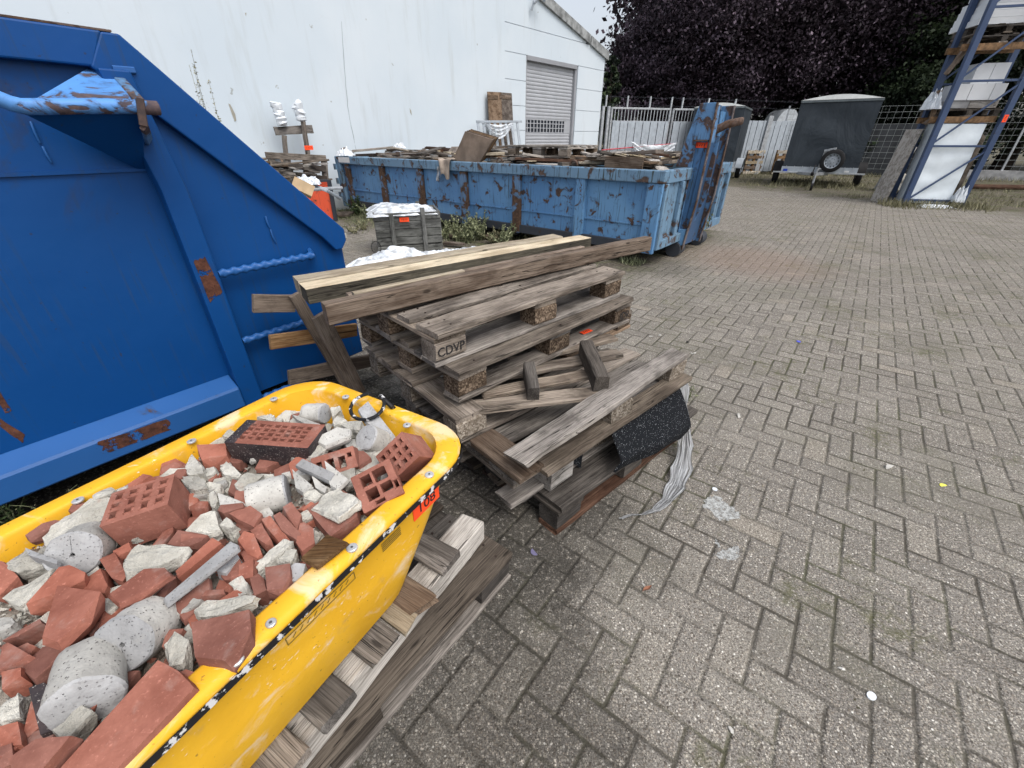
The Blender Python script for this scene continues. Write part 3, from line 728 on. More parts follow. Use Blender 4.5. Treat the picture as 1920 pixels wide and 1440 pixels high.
inb = make_rows([(.075, .11, .31, .25)])[0]; b.add(inb, [tuple(range(len(inb)))])
b.build('tub_shell', YEL, tub, smooth=50)
b = MB(); r0 = make_rows([(-.0045, .14, .588), (-.005, .14, .571), (.004, .136, .562), (.02, .13, .562), (.02, .13, .5725)])
b.sheet(r0, wrap=True); b.build('edge_strip', EDGE, tub, smooth=40)
RIV = plain('zinc_rivet', (.55, .56, .56), .4, .5, .5, .1)
RIVC = plain('rivet_hole', (.08, .08, .08), .6)
for (px, py) in ((513, 748), (648, 744), (763, 797), (805, 890), (660, 1027), (443, 1237), (359, 827), (146, 938), (508, 1168)):
    c = at(px, py, .604); b = MB()
    rad = .0115 if (px, py) != (508, 1168) else .009
    b.tube([c+Vector((0, 0, -.002)), c+Vector((0, 0, .0012)), c+Vector((0, 0, .0024))], rad, 14, radii=[rad, rad, rad*.8])
    rv_ = b.build('rivet', RIV, tub); b = MB(); b.tube([c+Vector((0, 0, .0022)), c+Vector((0, 0, .0030))], .0028, 8)
    b.build('rivet_core', RIVC, rv_) if False else b.build('rivet_core', RIVC, tub)
# handle rings / shackle over the far rim
b = MB(); c = at(690, 768, .61)
pts = []
for k in range(22):
    a = 2*math.pi*k/21*0.9+.4; pts.append(c+TU*(.045*math.cos(a))+TV*(.036*math.sin(a))*1.6+Vector((0, 0, .012+.018*math.cos(a))))
b.tube(pts, .0055, 8); p2 = at(735, 768, .6); b.tube([pts[-1], p2+Vector((0, 0, .012)), p2+TU*.02-Vector((0, 0, .02))], .0075, 8)
b.build('wire_handle', EDGE, tub, smooth=40)
# sticker and moulded marks on the side
side_n = (-TV).normalized()
def tside(u, z):    # outer side wall on the right, between z .555 (ins .024) and .46 (ins .06)
    ins = .018+(.56-z)/.12*.004
    return tp(u, ins-.0022, z)
su = -.205; c = tside(su, .530)
Ms = frame(TU, -TV+Vector((0, 0, -.03)))
b = MB(); b.box(c, (.098, .052, .002), Ms); b.build('lot_sticker', STICKER, tub)
text('108', .040, c+Ms.col[2]*.0016+Vector((0, 0, -.002)), Ms, INK, 'writing', tub, .0004, 1.15)
OLIVE = plain('faded_print', (.16, .115, .02), .6)
for (ua, ub) in ((-.60, -.44), (-.36, -.30)):
    c0_ = tside(ua, .520); c1_ = tside(ub, .520)
    b = MB(); n_ = 3 if ua < -.4 else 4
    if n_ == 3:
        for zz in (.512, .533): b.board(tside(ua, zz), tside(ub, zz), .0016, .0012, Ms.col[2], 0, 1)
        for uu in (ua, ub): b.board(tside(uu, .512), tside(uu, .533), .0016, .0012, Ms.col[2], 0, 1)
        for kk in range(9): 
            uu = ua+.012+kk*(ub-ua-.02)/9; b.board(tside(uu, .519), tside(uu+.008, .527), .0016, .0012, Ms.col[2], 0, 1)
    else:
        for kk in range(5):
            zz = .508+kk*.006; b.board(tside(ua, zz), tside(ub, zz), .0022, .0012, Ms.col[2], 0, 1)
    b.build('moulded_print', OLIVE, tub)

# ------------------------------------------------------------ rubble
def Z1(x, y): return (340+x/3.6923, 700+y/3.6923)
def Z2(x, y): return (x/3.6923, 840+y/3.6923)
def Z3(x, y): return (x/3.6923, 1050+y/3.6923)
def rock_mesh(top, depth, shrink=.85, jit=.004, bulge=0.0):
    """top: 3d outline of the upper face; the body goes down by depth, split and roughened"""
    n = len(top); c = sum(top, Vector((0, 0, 0)))/n
    bm_ = bmesh.new()
    rngs = [(1.0, 0), (1.0+bulge, -.5), (shrink, -1.0)]
    vs = []
    for sc, dz in rngs:
        for p in top:
            q = c+(p-c)*sc+Vector((rnd.uniform(-jit, jit), rnd.uniform(-jit, jit), depth*dz+rnd.uniform(-jit, jit)*(.6 if dz == 0 else 1)))
            vs.append(q)
    for q in vs: bm_.verts.new(q)
    bmesh.ops.convex_hull(bm_, input=bm_.verts[:])
    for v in [v for v in bm_.verts if not v.link_faces]: bm_.verts.remove(v)
    return bm_
def rough_bm(bm_, amp, cuts=2, o=0.0):
    bmesh.ops.triangulate(bm_, faces=bm_.faces[:])
    if cuts: bmesh.ops.subdivide_edges(bm_, edges=bm_.edges[:], cuts=cuts, use_grid_fill=True)
    bm_.normal_update()
    for v in bm_.verts:
        k = mn.noise(v.co*42+Vector((o, o, o)))*amp+mn.noise(v.co*120+Vector((o, 0, o)))*amp*.5
        v.co += v.normal*k
def bm_to(b, bm_, off=None):
    off = off or Vector((rnd.uniform(0, 9), rnd.uniform(0, 9), rnd.uniform(0, 9)))
    bm_.verts.ensure_lookup_table()
    for i, v in enumerate(bm_.verts): v.index = i
    b.add([v.co.copy() for v in bm_.verts], [[v.index for v in f.verts] for f in bm_.faces], [v.co+off for v in bm_.verts])
    bm_.free()
def frag(kind, Z, poly, label=None, z=.60, th=.045, tilt=None, group=None, amp=None):
    px = [Z(*q) for q in poly]
    cx_ = sum(p[0] for p in px)/len(px); cy_ = sum(p[1] for p in px)/len(px); c = at(cx_, cy_, z)
    if tilt is None: tilt = (rnd.uniform(-.22, .22), rnd.uniform(-.22, .15))
    nrm = Vector((tilt[0], tilt[1]-.12, 1)).normalized(); C = Vector((0, 0, EYE)); top = []
    for x, y in px:
        d = ray(x, y); t = nrm.dot(c-C)/nrm.dot(d); top.append(C+d*t)
    mat = {'br': BRICK, 'mo': MORTAR, 'wh': AACF, 'po': AAC, 'wd': W_TAN, 'dk': BRICK_D}[kind]
    names = {'br': ('brick_fragment', 'brick fragment', 'red brick'), 'mo': ('mortar_lump', 'mortar lump', 'rough pale mortar'), 'wh': ('block_splinter', 'block fragment', 'sawn white block'),
             'po': ('block_fragment', 'block fragment', 'porous white block'), 'wd': ('wood_offcut', 'wood offcut', 'brown wood'), 'dk': ('brick_fragment', 'brick fragment', 'dark brick')}[kind]
    amp = amp if amp is not None else {'br': .0012, 'mo': .0062, 'wh': .0006, 'po': .001, 'wd': .001, 'dk': .001}[kind]
    bm_ = rock_mesh(top, th, rnd.uniform(.75, .95), .0035 if kind in ('br', 'mo') else .0012, .05)
    rough_bm(bm_, amp, 3 if kind == 'mo' else 2, rnd.uniform(0, 50))
    b = MB(); bm_to(b, bm_)
    return b.build(names[0], mat, None, label or autolabel(px, kind), names[1], group or ('%s pieces in the yellow tub' % names[2]), smooth=0)
def perf(name, label, c, xdir, nrm, L, W_, Hh, holes, mat, mat2=None, depth=None):
    """brick with real holes through the L x W face; c = centre of that face, nrm = its outward normal"""
    M = frame(xdir, nrm); b = MB()
    xs_ = sorted(set([-L/2, L/2]+[h[0] for h in holes]+[h[1] for h in holes])); ys_ = sorted(set([-W_/2, W_/2]+[h[2] for h in holes]+[h[3] for h in holes]))
    def P(x, y, z): return Vector(c)+M @ Vector((x, y, z))
    off = Vector((rnd.uniform(0, 9),)*3)
    def quad(a): b.add([P(*q) for q in a], [(0, 1, 2, 3)], [Vector(q)+off for q in a], .5)
    def inh(x, y): return any(h[0] < x < h[1] and h[2] < y < h[3] for h in holes)
    for i in range(len(xs_)-1):
        for j in range(len(ys_)-1):
            x0, x1, y0, y1 = xs_[i], xs_[i+1], ys_[j], ys_[j+1]
            if not inh((x0+x1)/2, (y0+y1)/2):
                quad([(x0, y0, 0), (x1, y0, 0), (x1, y1, 0), (x0, y1, 0)]); quad([(x0, y1, -Hh), (x1, y1, -Hh), (x1, y0, -Hh), (x0, y0, -Hh)])
    for (x0, x1, y0, y1) in holes:
        quad([(x0, y0, 0), (x0, y1, 0), (x0, y1, -Hh), (x0, y0, -Hh)]); quad([(x1, y1, 0), (x1, y0, 0), (x1, y0, -Hh), (x1, y1, -Hh)])
        quad([(x1, y0, 0), (x0, y0, 0), (x0, y0, -Hh), (x1, y0, -Hh)]); quad([(x0, y1, 0), (x1, y1, 0), (x1, y1, -Hh), (x0, y1, -Hh)])
    l, w2 = L/2, W_/2
    quad([(-l, -w2, 0), (-l, -w2, -Hh), (l, -w2, -Hh), (l, -w2, 0)]); quad([(l, w2, 0), (l, w2, -Hh), (-l, w2, -Hh), (-l, w2, 0)])
    quad([(-l, w2, 0), (-l, w2, -Hh), (-l, -w2, -Hh), (-l, -w2, 0)]); quad([(l, -w2, 0), (l, -w2, -Hh), (l, w2, -Hh), (l, w2, 0)])
    o = b.build(name, mat, None, label, 'brick', 'perforated bricks in the yellow tub', origin=Vector(c)-Vector(nrm)*Hh)
    me = o.data; bm_ = bmesh.new(); bm_.from_mesh(me); bmesh.ops.remove_doubles(bm_, verts=bm_.verts, dist=1e-5); bm_.normal_update()
    if mat2:
        me.materials.append(mat2); Mi = M.inverted()
        for f in bm_.faces:
            q = Mi @ (f.calc_center_median()+o.location-Vector(c)); nl = Mi @ f.normal
            if abs(nl.z) > .5 and q.z > -.01 and q.x > -l*.80: f.material_index = 1
            if abs(q.x) < l-.005 and abs(q.y) < w2-.005 and abs(nl.z) < .5: f.material_index = 1
    bm_.to_mesh(me); bm_.free()
    m = o.modifiers.new('bevel', 'BEVEL'); m.width = .0028; m.segments = 2; m.limit_method = 'ANGLE'; m.angle_limit = R(40)
    return o
def grid_holes(nx, ny, L, W_, hw, hh, stag=True, mx=.018, my=.016):
    out = []
    for j in range(ny):
        y = -W_/2+my+hh/2+(W_-2*my-hh)*j/(ny-1)
        n = nx
        for i in range(n):
            x = -L/2+mx+hw/2+(L-2*mx-hw)*i/(n-1)
            k = .62 if (i+j) % 2 else 1.0
            out.append((x-hw/2, x+hw/2, y-hh/2*k, y+hh/2*k))
    return out
def q3(Z, x, y, z): return at(*Z(x, y), z)
# whole bricks
TOPZ = .632
c = q3(Z1, 655, 415, TOPZ)
perf('perforated_brick', 'dark fired whole brick with red perforated top at the middle of the rubble', c, az(96), Vector((.02, -.05, 1)), .236, .098, .071, grid_holes(8, 4, .236, .098, .0145, .0125, mx=.03), BRICK_D, BRICK)
def perfq(label, Z, quad, z, nrm, depth, holes, mat=BRICK, mat2=None, **k):
    cx_ = sum(p[0] for p in quad)/4; cy_ = sum(p[1] for p in quad)/4; c = q3(Z, cx_, cy_, z); nrm = Vector(nrm).normalized(); C0_ = Vector((0, 0, EYE)); P = []
    for p in quad:
        d = ray(*Z(*p)); P.append(C0_+d*(nrm.dot(c-C0_)/nrm.dot(d)))
    xd = (P[1]+P[2]-P[0]-P[3]); L = xd.length/2; W_ = ((P[0]+P[1]-P[2]-P[3]).length)/2
    if callable(holes): holes = holes(L, W_)
    else: holes = [(h[0]*L, h[1]*L, h[2]*W_, h[3]*W_) for h in holes]
    return perf('perforated_brick', label, sum(P, Vector())/4, xd, nrm, L, W_, depth, holes, mat, mat2)
perfq('big bright red brick with holes on top beside the left rim of the tub', Z2, [(810, 300), (1200, 180), (1170, 385), (645, 565)], .65, (-.05, -.12, 1), .085, lambda L, W_: grid_holes(4, 3, L, W_, L*.10, W_*.20, mx=L*.1, my=W_*.12))
perfq('smooth red brick in the far right corner of the tub, holed side facing left', Z1, [(1500, 375), (1615, 545), (1492, 780), (1368, 605)], .625, (-.30, -.70, .68), .10, lambda L, W_: grid_holes(3, 4, L, W_, L*.15, W_*.13, mx=L*.14, my=W_*.10))
perfq('red brick half with large worn holes leaning on the right rim', Z1, [(1170, 700), (1440, 612), (1540, 800), (1265, 1000)], .62, (.0, -.50, .9), .05, [(-.30, -.06, .10, .38), (.0, .32, .06, .40), (-.30, -.02, -.30, .0), (.06, .34, -.26, -.02), (-.16, .06, -.45, -.36), (.38, .47, -.30, -.1)])
perfq('broken red brick with dark holes in a row just right of the dark brick', Z1, [(890, 590), (1220, 495), (1190, 650), (930, 740)], .605, (.1, -.70, .75), .05, [(-.40, -.28, -.20, .22), (-.16, .0, -.28, .22), (.10, .26, -.34, .18), (.32, .42, .05, .25)])
# drill cores / cylinders
def core(label, c, axis, rad, ln, hole=True, mat=AAC, amp=.002):
    ax = Vector(axis).normalized(); c = Vector(c); n = 26; b = MB(); seed = rnd.uniform(0, 50)
    a = ax.cross(Vector((0, 0, 1))).normalized(); d = ax.cross(a)
    def ring(t, r): return [c+ax*t+(a*math.cos(2*math.pi*k/n)+d*math.sin(2*math.pi*k/n))*(r*(1+.10*n3((math.cos(2*math.pi*k/n)*1.5, math.sin(2*math.pi*k/n)*1.5, t*20), 1, seed))+.0016*n3((math.cos(2*math.pi*k/n)*9, math.sin(2*math.pi*k/n)*9, t*160), 1, seed)) for k in range(n)]
    rows = []
    rh = rad*.09 if hole else rad*.02
    rows.append(ring(ln/2-.012, rh)); rows.append(ring(ln/2-.001, rh))
    rows.append(ring(ln/2, rad*.55)); rows.append(ring(ln/2-.001, rad*.93)); rows.append(ring(ln/2-.005, rad))
    cap = rows[:5]; rows = rows[4:]
    for k in range(1, 7): rows.append(ring(ln/2-.005-(ln-.01)*k/7, rad*(1+.03*n3((k*1.3, 0, 0), 1, seed))))
    rows.append(ring(-ln/2+.004, rad)); rows.append(ring(-ln/2, rad*.92)); rows.append(ring(-ln/2, rad*.02))
    b.sheet(rows, wrap=True)
    o = b.build('drill_core', mat, None, label, 'drill core', 'round drill cores in the yellow tub', smooth=45)
    e_ = MB(); e_.sheet(cap, wrap=True); e_.build('sawn_face', AACF, o, smooth=45)
    if hole:
        e_ = MB(); e_.sheet([ring(ln/2-.012, rh*1.02), ring(ln/2-.011, .0003)], wrap=True); e_.build('core_hole', INK, o)
        e_ = MB()
        for q in (rnd.uniform(0, 6),): e_.board(c+ax*(ln/2+.0004)+(a*math.cos(q)+d*math.sin(q))*rh, c+ax*(ln/2+.0004)+(a*math.cos(q+.1)+d*math.sin(q+.1))*rad*.80, .0004, .0003, ax, .0012, 8)
        e_.build('face_crack', INK, o)
    return o
def core_px(label, Z, x, y, z, axis, rad, ln, **k): return core(label, q3(Z, x, y, z), axis, rad, ln, **k)
core_px('large porous white drill core lying in the middle of the rubble', Z1, 610, 850, .575, az(65), .043, .085)
core_px('small white drill core standing by the far left corner of the tub', Z1, 930, 280, .585, az(100)*.9+Vector((0, 0, .1)), .032, .07)
core_px('porous white drill core near the far right corner beside the wire handle', Z1, 1330, 465, .585, Vector((-.45, -.5, .75)), .038, .065)
core_px('white drill core with a black centre hole facing the viewer, in the near left rubble', Z2, 965, 1280, .60, Vector((.10, -.75, .50)), .047, .075)
core_px('drill core under a pale mortar lump at the left rim, sawn face towards the viewer', Z2, 570, 700, .595, Vector((.35, -.75, .45)), .047, .07)
core_px('thick pale drill core on its side, nearest to the bottom left of the tub', Z3, 620, 830, .60, Vector((.55, -.70, .15)), .046, .095, hole=False)

LM = [((600, 790), 'large middle drill core'), ((591, 776), 'small far drill core'), ((700, 826), 'drill core by the wire handle'), ((261, 1195), 'cored cylinder facing the viewer'),
 ((154, 1030), 'sawn core at the left rim'), ((168, 1275), 'thick pale core'), ((500, 830), 'dark fired brick'), ((258, 960), 'big red brick'), ((745, 856), 'corner brick'), ((704, 910), 'brick with large holes'),
 ((622, 868), 'broken holed brick'), ((606, 1032), 'wood offcut'), ((375, 1080), 'long white stick'), ((420, 1200), 'grooved brick block'), ((130, 1150), 'flat triangular brick slab'), ((620, 960), 'mortar capped brick'), ((260, 1105), 'pink brick flake'), ((290, 1045), 'long flat mortar slab'), ((230, 1380), 'long smooth brick')]
USED = set()
def autolabel(px, kind):
    cx_ = sum(p[0] for p in px)/len(px); cy_ = sum(p[1] for p in px)/len(px); ar = (max(p[0] for p in px)-min(p[0] for p in px))*(max(p[1] for p in px)-min(p[1] for p in px))
    szw = 'small' if ar < 700 else 'middling' if ar < 2200 else 'large'
    word = {'br': 'red brick piece', 'mo': 'rough mortar lump', 'wh': 'smooth white splinter', 'po': 'porous white piece', 'wd': 'wood piece', 'dk': 'dark brick piece'}[kind]
    for (lx, ly), nm in sorted(LM, key=lambda q: math.hypot(q[0][0]-cx_, q[0][1]-cy_)):
        dx, dy = cx_-lx, cy_-ly
        d1 = ('just ' if math.hypot(dx, dy) < 55 else '')+(('right of' if dx > 0 else 'left of') if abs(dx) > abs(dy) else ('below' if dy > 0 else 'above'))
        t = '%s %s %s the %s' % (szw, word, d1, nm)
        if t not in USED: USED.add(t); return t
for a in [
 ('br', Z1, [(100,495),(315,475),(320,560),(190,590),(140,600)], 'red brick corner wedged left of the dark brick', .60, .07),
 ('mo', Z1, [(20,640),(80,560),(150,640),(160,690),(60,700)]), ('mo', Z1, [(265,650),(310,610),(420,690),(400,720),(300,700)]),
 ('mo', Z1, [(0,740),(60,710),(160,740),(170,790),(60,810)]), ('mo', Z1, [(370,770),(450,680),(560,710),(470,790),(400,820)]),
 ('mo', Z1, [(180,820),(230,800),(260,880),(240,940),(200,920)]), ('po', Z1, [(250,830),(430,890),(450,915),(270,905)]),
 ('wh', Z1, [(840,590),(1060,690),(1030,745),(790,635)], 'narrow sawn white slab lying over others, right of the dark brick', .625, .018),
 ('po', Z1, [(990,605),(1160,730),(1080,800),(1030,770)], None, .615, .02), ('po', Z1, [(770,665),(905,770),(850,825),(790,790)], None, .61, .025),
 ('po', Z1, [(905,710),(1005,790),(990,830),(930,790)], None, .605, .02), ('mo', Z1, [(850,830),(920,810),(970,840),(930,880),(850,860)]),
 ('po', Z1, [(770,285),(960,350),(1010,385),(960,410),(800,320)], 'long white splinter pointing at the dark brick from behind', .605, .02),
 ('po', Z1, [(910,450),(1080,375),(1170,385),(1170,430),(1000,500)], 'flat white slab piece right behind the dark brick', .622, .022),
 ('mo', Z1, [(860,570),(910,490),(1000,500),(1000,530),(930,580)]), ('br', Z1, [(870,930),(1100,800),(1220,870),(1205,990),(1040,1040),(1030,1120)], 'red brick piece capped with pale mortar beside the right rim', .592, .06),
 ('mo', Z1, [(905,925),(990,850),(1100,800),(1220,865),(1225,900),(1140,940),(1080,1005),(1000,960)], 'pale mortar cap stuck on a red brick beside the right rim', .61, .02),
 ('br', Z1, [(340,970),(480,915),(560,985),(490,1060),(390,1020)]), ('br', Z1, [(245,950),(270,910),(420,905),(430,930),(300,965)]),
 ('br', Z1, [(690,925),(750,895),(820,980),(805,1090),(760,1050)]), ('br', Z1, [(630,980),(690,950),(820,1120),(790,1160),(700,1090)], None, .61, .025),
 ('br', Z1, [(560,1010),(620,990),(720,1150),(750,1160),(700,1180),(600,1080)]), ('br', Z1, [(480,1080),(560,1040),(610,1150),(570,1180),(510,1120)]),
 ('br', Z1, [(385,1150),(440,1090),(500,1110),(560,1250),(520,1285),(460,1260)]), ('br', Z1, [(825,1040),(860,1020),(900,1080),(910,1180),(840,1235),(800,1180)], None, .60, .05),
 ('mo', Z1, [(510,1310),(700,1150),(780,1160),(720,1220),(530,1370)]), ('mo', Z1, [(660,1290),(730,1220),(790,1230),(780,1290),(690,1320)]),
 ('wh', Z1, [(745,1340),(790,1310),(855,1320),(830,1440),(750,1430)]), ('br', Z1, [(580,1350),(740,1320),(750,1400),(700,1500),(590,1500)], None, .61, .05),
 ('br', Z1, [(390,1330),(500,1290),(510,1400),(400,1420)]), ('br', Z1, [(0,1105),(180,1110),(90,1190),(0,1180)]),
 ('mo', Z1, [(30,1090),(140,980),(240,960),(270,1080),(150,1120)]), ('mo', Z1, [(270,1050),(310,1010),(380,1040),(340,1075)]),
 ('br', Z1, [(60,920),(130,880),(185,880),(160,940),(60,950)]), ('mo', Z1, [(1040,330),(1080,290),(1150,330),(1060,360)]),
 ('mo', Z1, [(1030,240),(1100,220),(1110,250),(1050,300)]), ('mo', Z1, [(1100,360),(1180,330),(1250,330),(1230,400),(1160,390)]),
 ('wh', Z1, [(1225,250),(1290,195),(1470,420),(1440,450),(1270,330)], 'blue grey smooth strip under the wire handle at the far rim', .60, .02),
 ('mo', Z1, [(530,300),(610,280),(640,300),(600,330)]), ('mo', Z1, [(280,430),(340,390),(370,400),(330,450)]),
 ('mo', Z2, [(285,620),(430,480),(640,360),(790,350),(800,400),(680,450),(650,560),(480,600),(350,680)], 'big crusty mortar lump against the left rim of the tub', .615, .06),
 ('wh', Z2, [(170,690),(400,780),(390,805),(200,745)], 'thin white arm sticking out left of the sawn core at the left rim', .625, .02),
 ('mo', Z2, [(40,800),(180,690),(200,740),(300,790),(120,860)]), ('br', Z2, [(-40,760),(20,790),(120,900),(0,1010),(-60,1000)]),
 ('mo', Z2, [(30,1040),(370,830),(300,980),(160,1090)]), ('br', Z2, [(165,1085),(390,830),(480,800),(575,860),(560,920),(450,980)], 'long purple red brick piece between pale lumps near the left edge', .615, .05),
 ('br', Z2, [(510,960),(700,830),(740,960),(720,1000),(560,980)]), ('br', Z2, [(690,760),(790,720),(870,880),(840,920),(780,900)]),
 ('mo', Z2, [(845,745),(960,680),(1080,660),(1315,680),(1230,760),(1080,830),(880,890)], 'long flat mortar slab directly below the big red brick', .625, .03),
 ('br', Z2, [(1160,660),(1230,580),(1440,600),(1390,650),(1290,680)]), ('br', Z2, [(1210,850),(1480,620),(1540,650),(1240,890)], None, .61, .04),
 ('br', Z2, [(750,1000),(1000,850),(1130,830),(1200,880),(960,1040),(840,1080)], 'pale pink leaf shaped brick flake above the cored white cylinder', .635, .018),
 ('wh', Z2, [(1140,1040),(1590,650),(1640,670),(1650,700),(1165,1080)], 'long narrow white stick across the middle of the rubble', .632, .013),
 ('wh', Z2, [(1500,850),(1640,730),(1660,760),(1560,870)]), ('br', Z2, [(280,1310),(400,960),(690,1010),(570,1190),(400,1335)], 'large flat triangular red brick slab left of the cored cylinder', .64, .035),
 ('mo', Z2, [(710,1100),(760,1060),(815,1090),(780,1140)]), ('mo', Z2, [(1330,1130),(1430,1060),(1790,1020),(1750,1070),(1500,1170),(1350,1180)], 'long pointed mortar splinter near the right rim', .615, .03),
 ('mo', Z2, [(1610,930),(1680,890),(1730,920),(1720,1000),(1640,1020)]), ('br', Z2, [(1730,910),(1800,870),(1840,900),(1840,990),(1760,1010)]),
 ('br', Z2, [(1320,1200),(1600,1170),(1730,1110),(1720,1280),(1560,1460),(1340,1460)], 'grooved square red brick block against the right rim', .625, .07),
 ('br', Z2, [(560,1260),(650,1200),(710,1210),(640,1300)]), ('br', Z2, [(20,1320),(280,1170),(300,1200),(120,1300)]),
 ('mo', Z2, [(1120,1370),(1200,1260),(1300,1330),(1270,1500),(1180,1510)], 'white rounded lump right of the cored cylinder', .61, .04),
 ('br', Z2, [(1370,1030),(1420,980),(1550,970),(1560,1010),(1420,1040)]), ('br', Z2, [(1100,990),(1210,890),(1180,960),(1110,1080),(1060,1030)]),
 ('mo', Z2, [(1260,200),(1330,185),(1420,225),(1400,290),(1300,280)]), ('br', Z2, [(800,300),(1000,180),(1050,190),(900,290)]),
 ('br', Z3, [(1090,700),(1240,750),(1345,865),(790,1480),(380,1490)], 'long smooth brown red brick lying along the right rim at the bottom', .615, .07),
 ('br', Z3, [(150,750),(310,600),(560,520),(540,590),(320,750),(220,840)]), ('br', Z3, [(0,600),(60,560),(210,650),(80,740),(-20,760)]),
 ('dk', Z3, [(200,880),(300,850),(430,960),(480,1120),(280,1220)], 'dark fired brick face below the thick pale core', .60, .06), ('br', Z3, [(80,1380),(240,1230),(490,1200),(260,1480),(100,1480)], None, .63, .05),
 ('mo', Z3, [(0,1000),(150,900),(150,1090),(0,1120)]), ('br', Z3, [(0,1150),(130,1110),(160,1270),(0,1300)]), ('mo', Z3, [(340,1440),(430,1340),(480,1340),(400,1460)]),
 ('br', Z3, [(1140,830),(1290,740),(1370,780),(1330,860),(1200,900)]), ('br', Z3, [(0,780),(140,740),(140,820),(0,900)]), ('br', Z3, [(-40,1310),(60,1290),(90,1400),(-40,1480)]),
]:
    frag(*a)
# splintered wood offcut on the right rim
frag('wd', Z1, [(830,1270),(1010,1115),(1150,1170),(940,1335)], 'splintered brown wood offcut lying on the rubble at the right rim', .622, .018, (-.05, .05))
# rubble bed and small pieces
def inside(u, v): return -TL+.2 < u < -.12 and .078 < v < TW-.078
def bedz(u, v):
    e = min(-.07-u, v-.06, TW-.06-v, u+TL-.06)
    return .512+.040*min(1, max(0, e)/.12)+.045*min(1, max(0, -u-.25)/.35)*(1-min(1, max(0, min(v-.08, TW-.08-v))/.12))+.014*mn.noise(Vector((u*9, v*9, 3)))
b = MB(); rows = []
nu, nv = 110, 54
for i in range(nu+1):
    row = []
    for j in range(nv+1):
        u = -TL+.11+(TL-.20)*i/nu; v = .058+(TW-.116)*j/nv
        row.append(tp(u, v, bedz(u, v)-.012+.010*mn.noise(Vector((u*60, v*60, 9)))))
    rows.append(row)
b.sheet(rows); b.build('rubble_bed', mortarmat('crushed_mortar', (.20, .16, .13), (.42, .39, .34)), kind='stuff', label='fine crushed mortar and brick dust filling the yellow tub', cat='rubble')
def chunk(c, s_, flat=.6, n=9):
    bm_ = bmesh.new(); M = Matrix.Rotation(rnd.uniform(0, 6.3), 3, 'Z') @ Matrix.Rotation(rnd.uniform(-.6, .6), 3, 'X')
    sx = rnd.uniform(.6, 1.3)
    for k in range(n):
        q = Vector((rnd.gauss(0, 1), rnd.gauss(0, 1), rnd.gauss(0, 1))).normalized()
        bm_.verts.new(Vector(c)+M @ Vector((q.x*s_*sx, q.y*s_/sx, q.z*s_*flat)))
    bmesh.ops.convex_hull(bm_, input=bm_.verts[:])
    for v in [v for v in bm_.verts if not v.link_faces]: bm_.verts.remove(v)
    return bm_
for k in range(150):
    while True:
        u = rnd.uniform(-TL, 0); v = rnd.uniform(0, TW)
        if inside(u, v): break
    red = rnd.random() < (.30 if u > -.45 else .55); s_ = rnd.uniform(.008, .026)
    bm_ = chunk(tp(u, v, bedz(u, v)+s_*.25), s_, .6, 10); rough_bm(bm_, .0012 if red else .0025, 1, rnd.uniform(0, 50))
    b = MB(); bm_to(b, bm_)
    b.build('brick_chip' if red else 'mortar_chip', BRICK if red else MORTAR, None, 'small loose %s chip filling gaps in the yellow tub' % ('red brick' if red else 'pale mortar'), 'rubble piece', 'small %s chips in the yellow tub' % ('red brick' if red else 'pale mortar'))
for k in range(210):
    while True:
        u = rnd.uniform(-TL, 0)*rnd.uniform(.5, 1); v = rnd.uniform(0, TW)
        if inside(u, v): break
    red = rnd.random() < (.42 if u > -.4 else .68); c = tp(u, v, bedz(u, v)+rnd.uniform(.012, .040)); n_ = rnd.randint(4, 6); a0 = rnd.uniform(0, 6.3)
    ra = rnd.uniform(.013, .030); el = rnd.uniform(1.0, 1.9); ori = rnd.uniform(0, 3.14); nn = Vector((rnd.uniform(-.5, .5), rnd.uniform(-.6, .3), 1)).normalized()
    Mx = frame(Vector((math.cos(ori), math.sin(ori), 0)), nn); top = []
    for i in range(n_):
        a = a0+2*math.pi*(i+rnd.uniform(-.28, .28))/n_; top.append(c+Mx @ Vector((math.cos(a)*ra*el, math.sin(a)*ra, 0)))
    bm_ = rock_mesh(top, rnd.uniform(.014, .032), rnd.uniform(.8, 1.05), .0025, .04); rough_bm(bm_, .0012 if red else .0035, 2, rnd.uniform(0, 50)); b = MB(); bm_to(b, bm_)
    sz_ = 'long' if el > 1.5 else 'stubby'
    b.build('brick_shard' if red else 'mortar_shard', BRICK if red else (MORTAR if rnd.random() < .7 else AAC), None, '%s shard of %s lying %s of the yellow tub' % (sz_, 'red brick' if red else 'pale mortar', 'at the far end' if u > -.33 else 'in the middle' if u > -.62 else 'at the near end'), 'rubble piece', 'shards of %s in the yellow tub' % ('red brick' if red else 'pale mortar'))
for red in (0, 1):
    b = MB()
    for k in range(3200 if not red else 1500):
        u = rnd.uniform(-TL, 0); v = rnd.uniform(0, TW)
        if not inside(u, v): continue
        s_ = rnd.uniform(.002, .0075); bm_ = chunk(tp(u, v, bedz(u, v)+s_*.2-.004), s_, .8, 7); bm_to(b, bm_)
    b.build('brick_grit' if red else 'mortar_grit', BRICK if red else MORTAR, None, 'crumbs of %s scattered between the rubble pieces' % ('red brick' if red else 'pale mortar'), 'grit', kind='stuff')

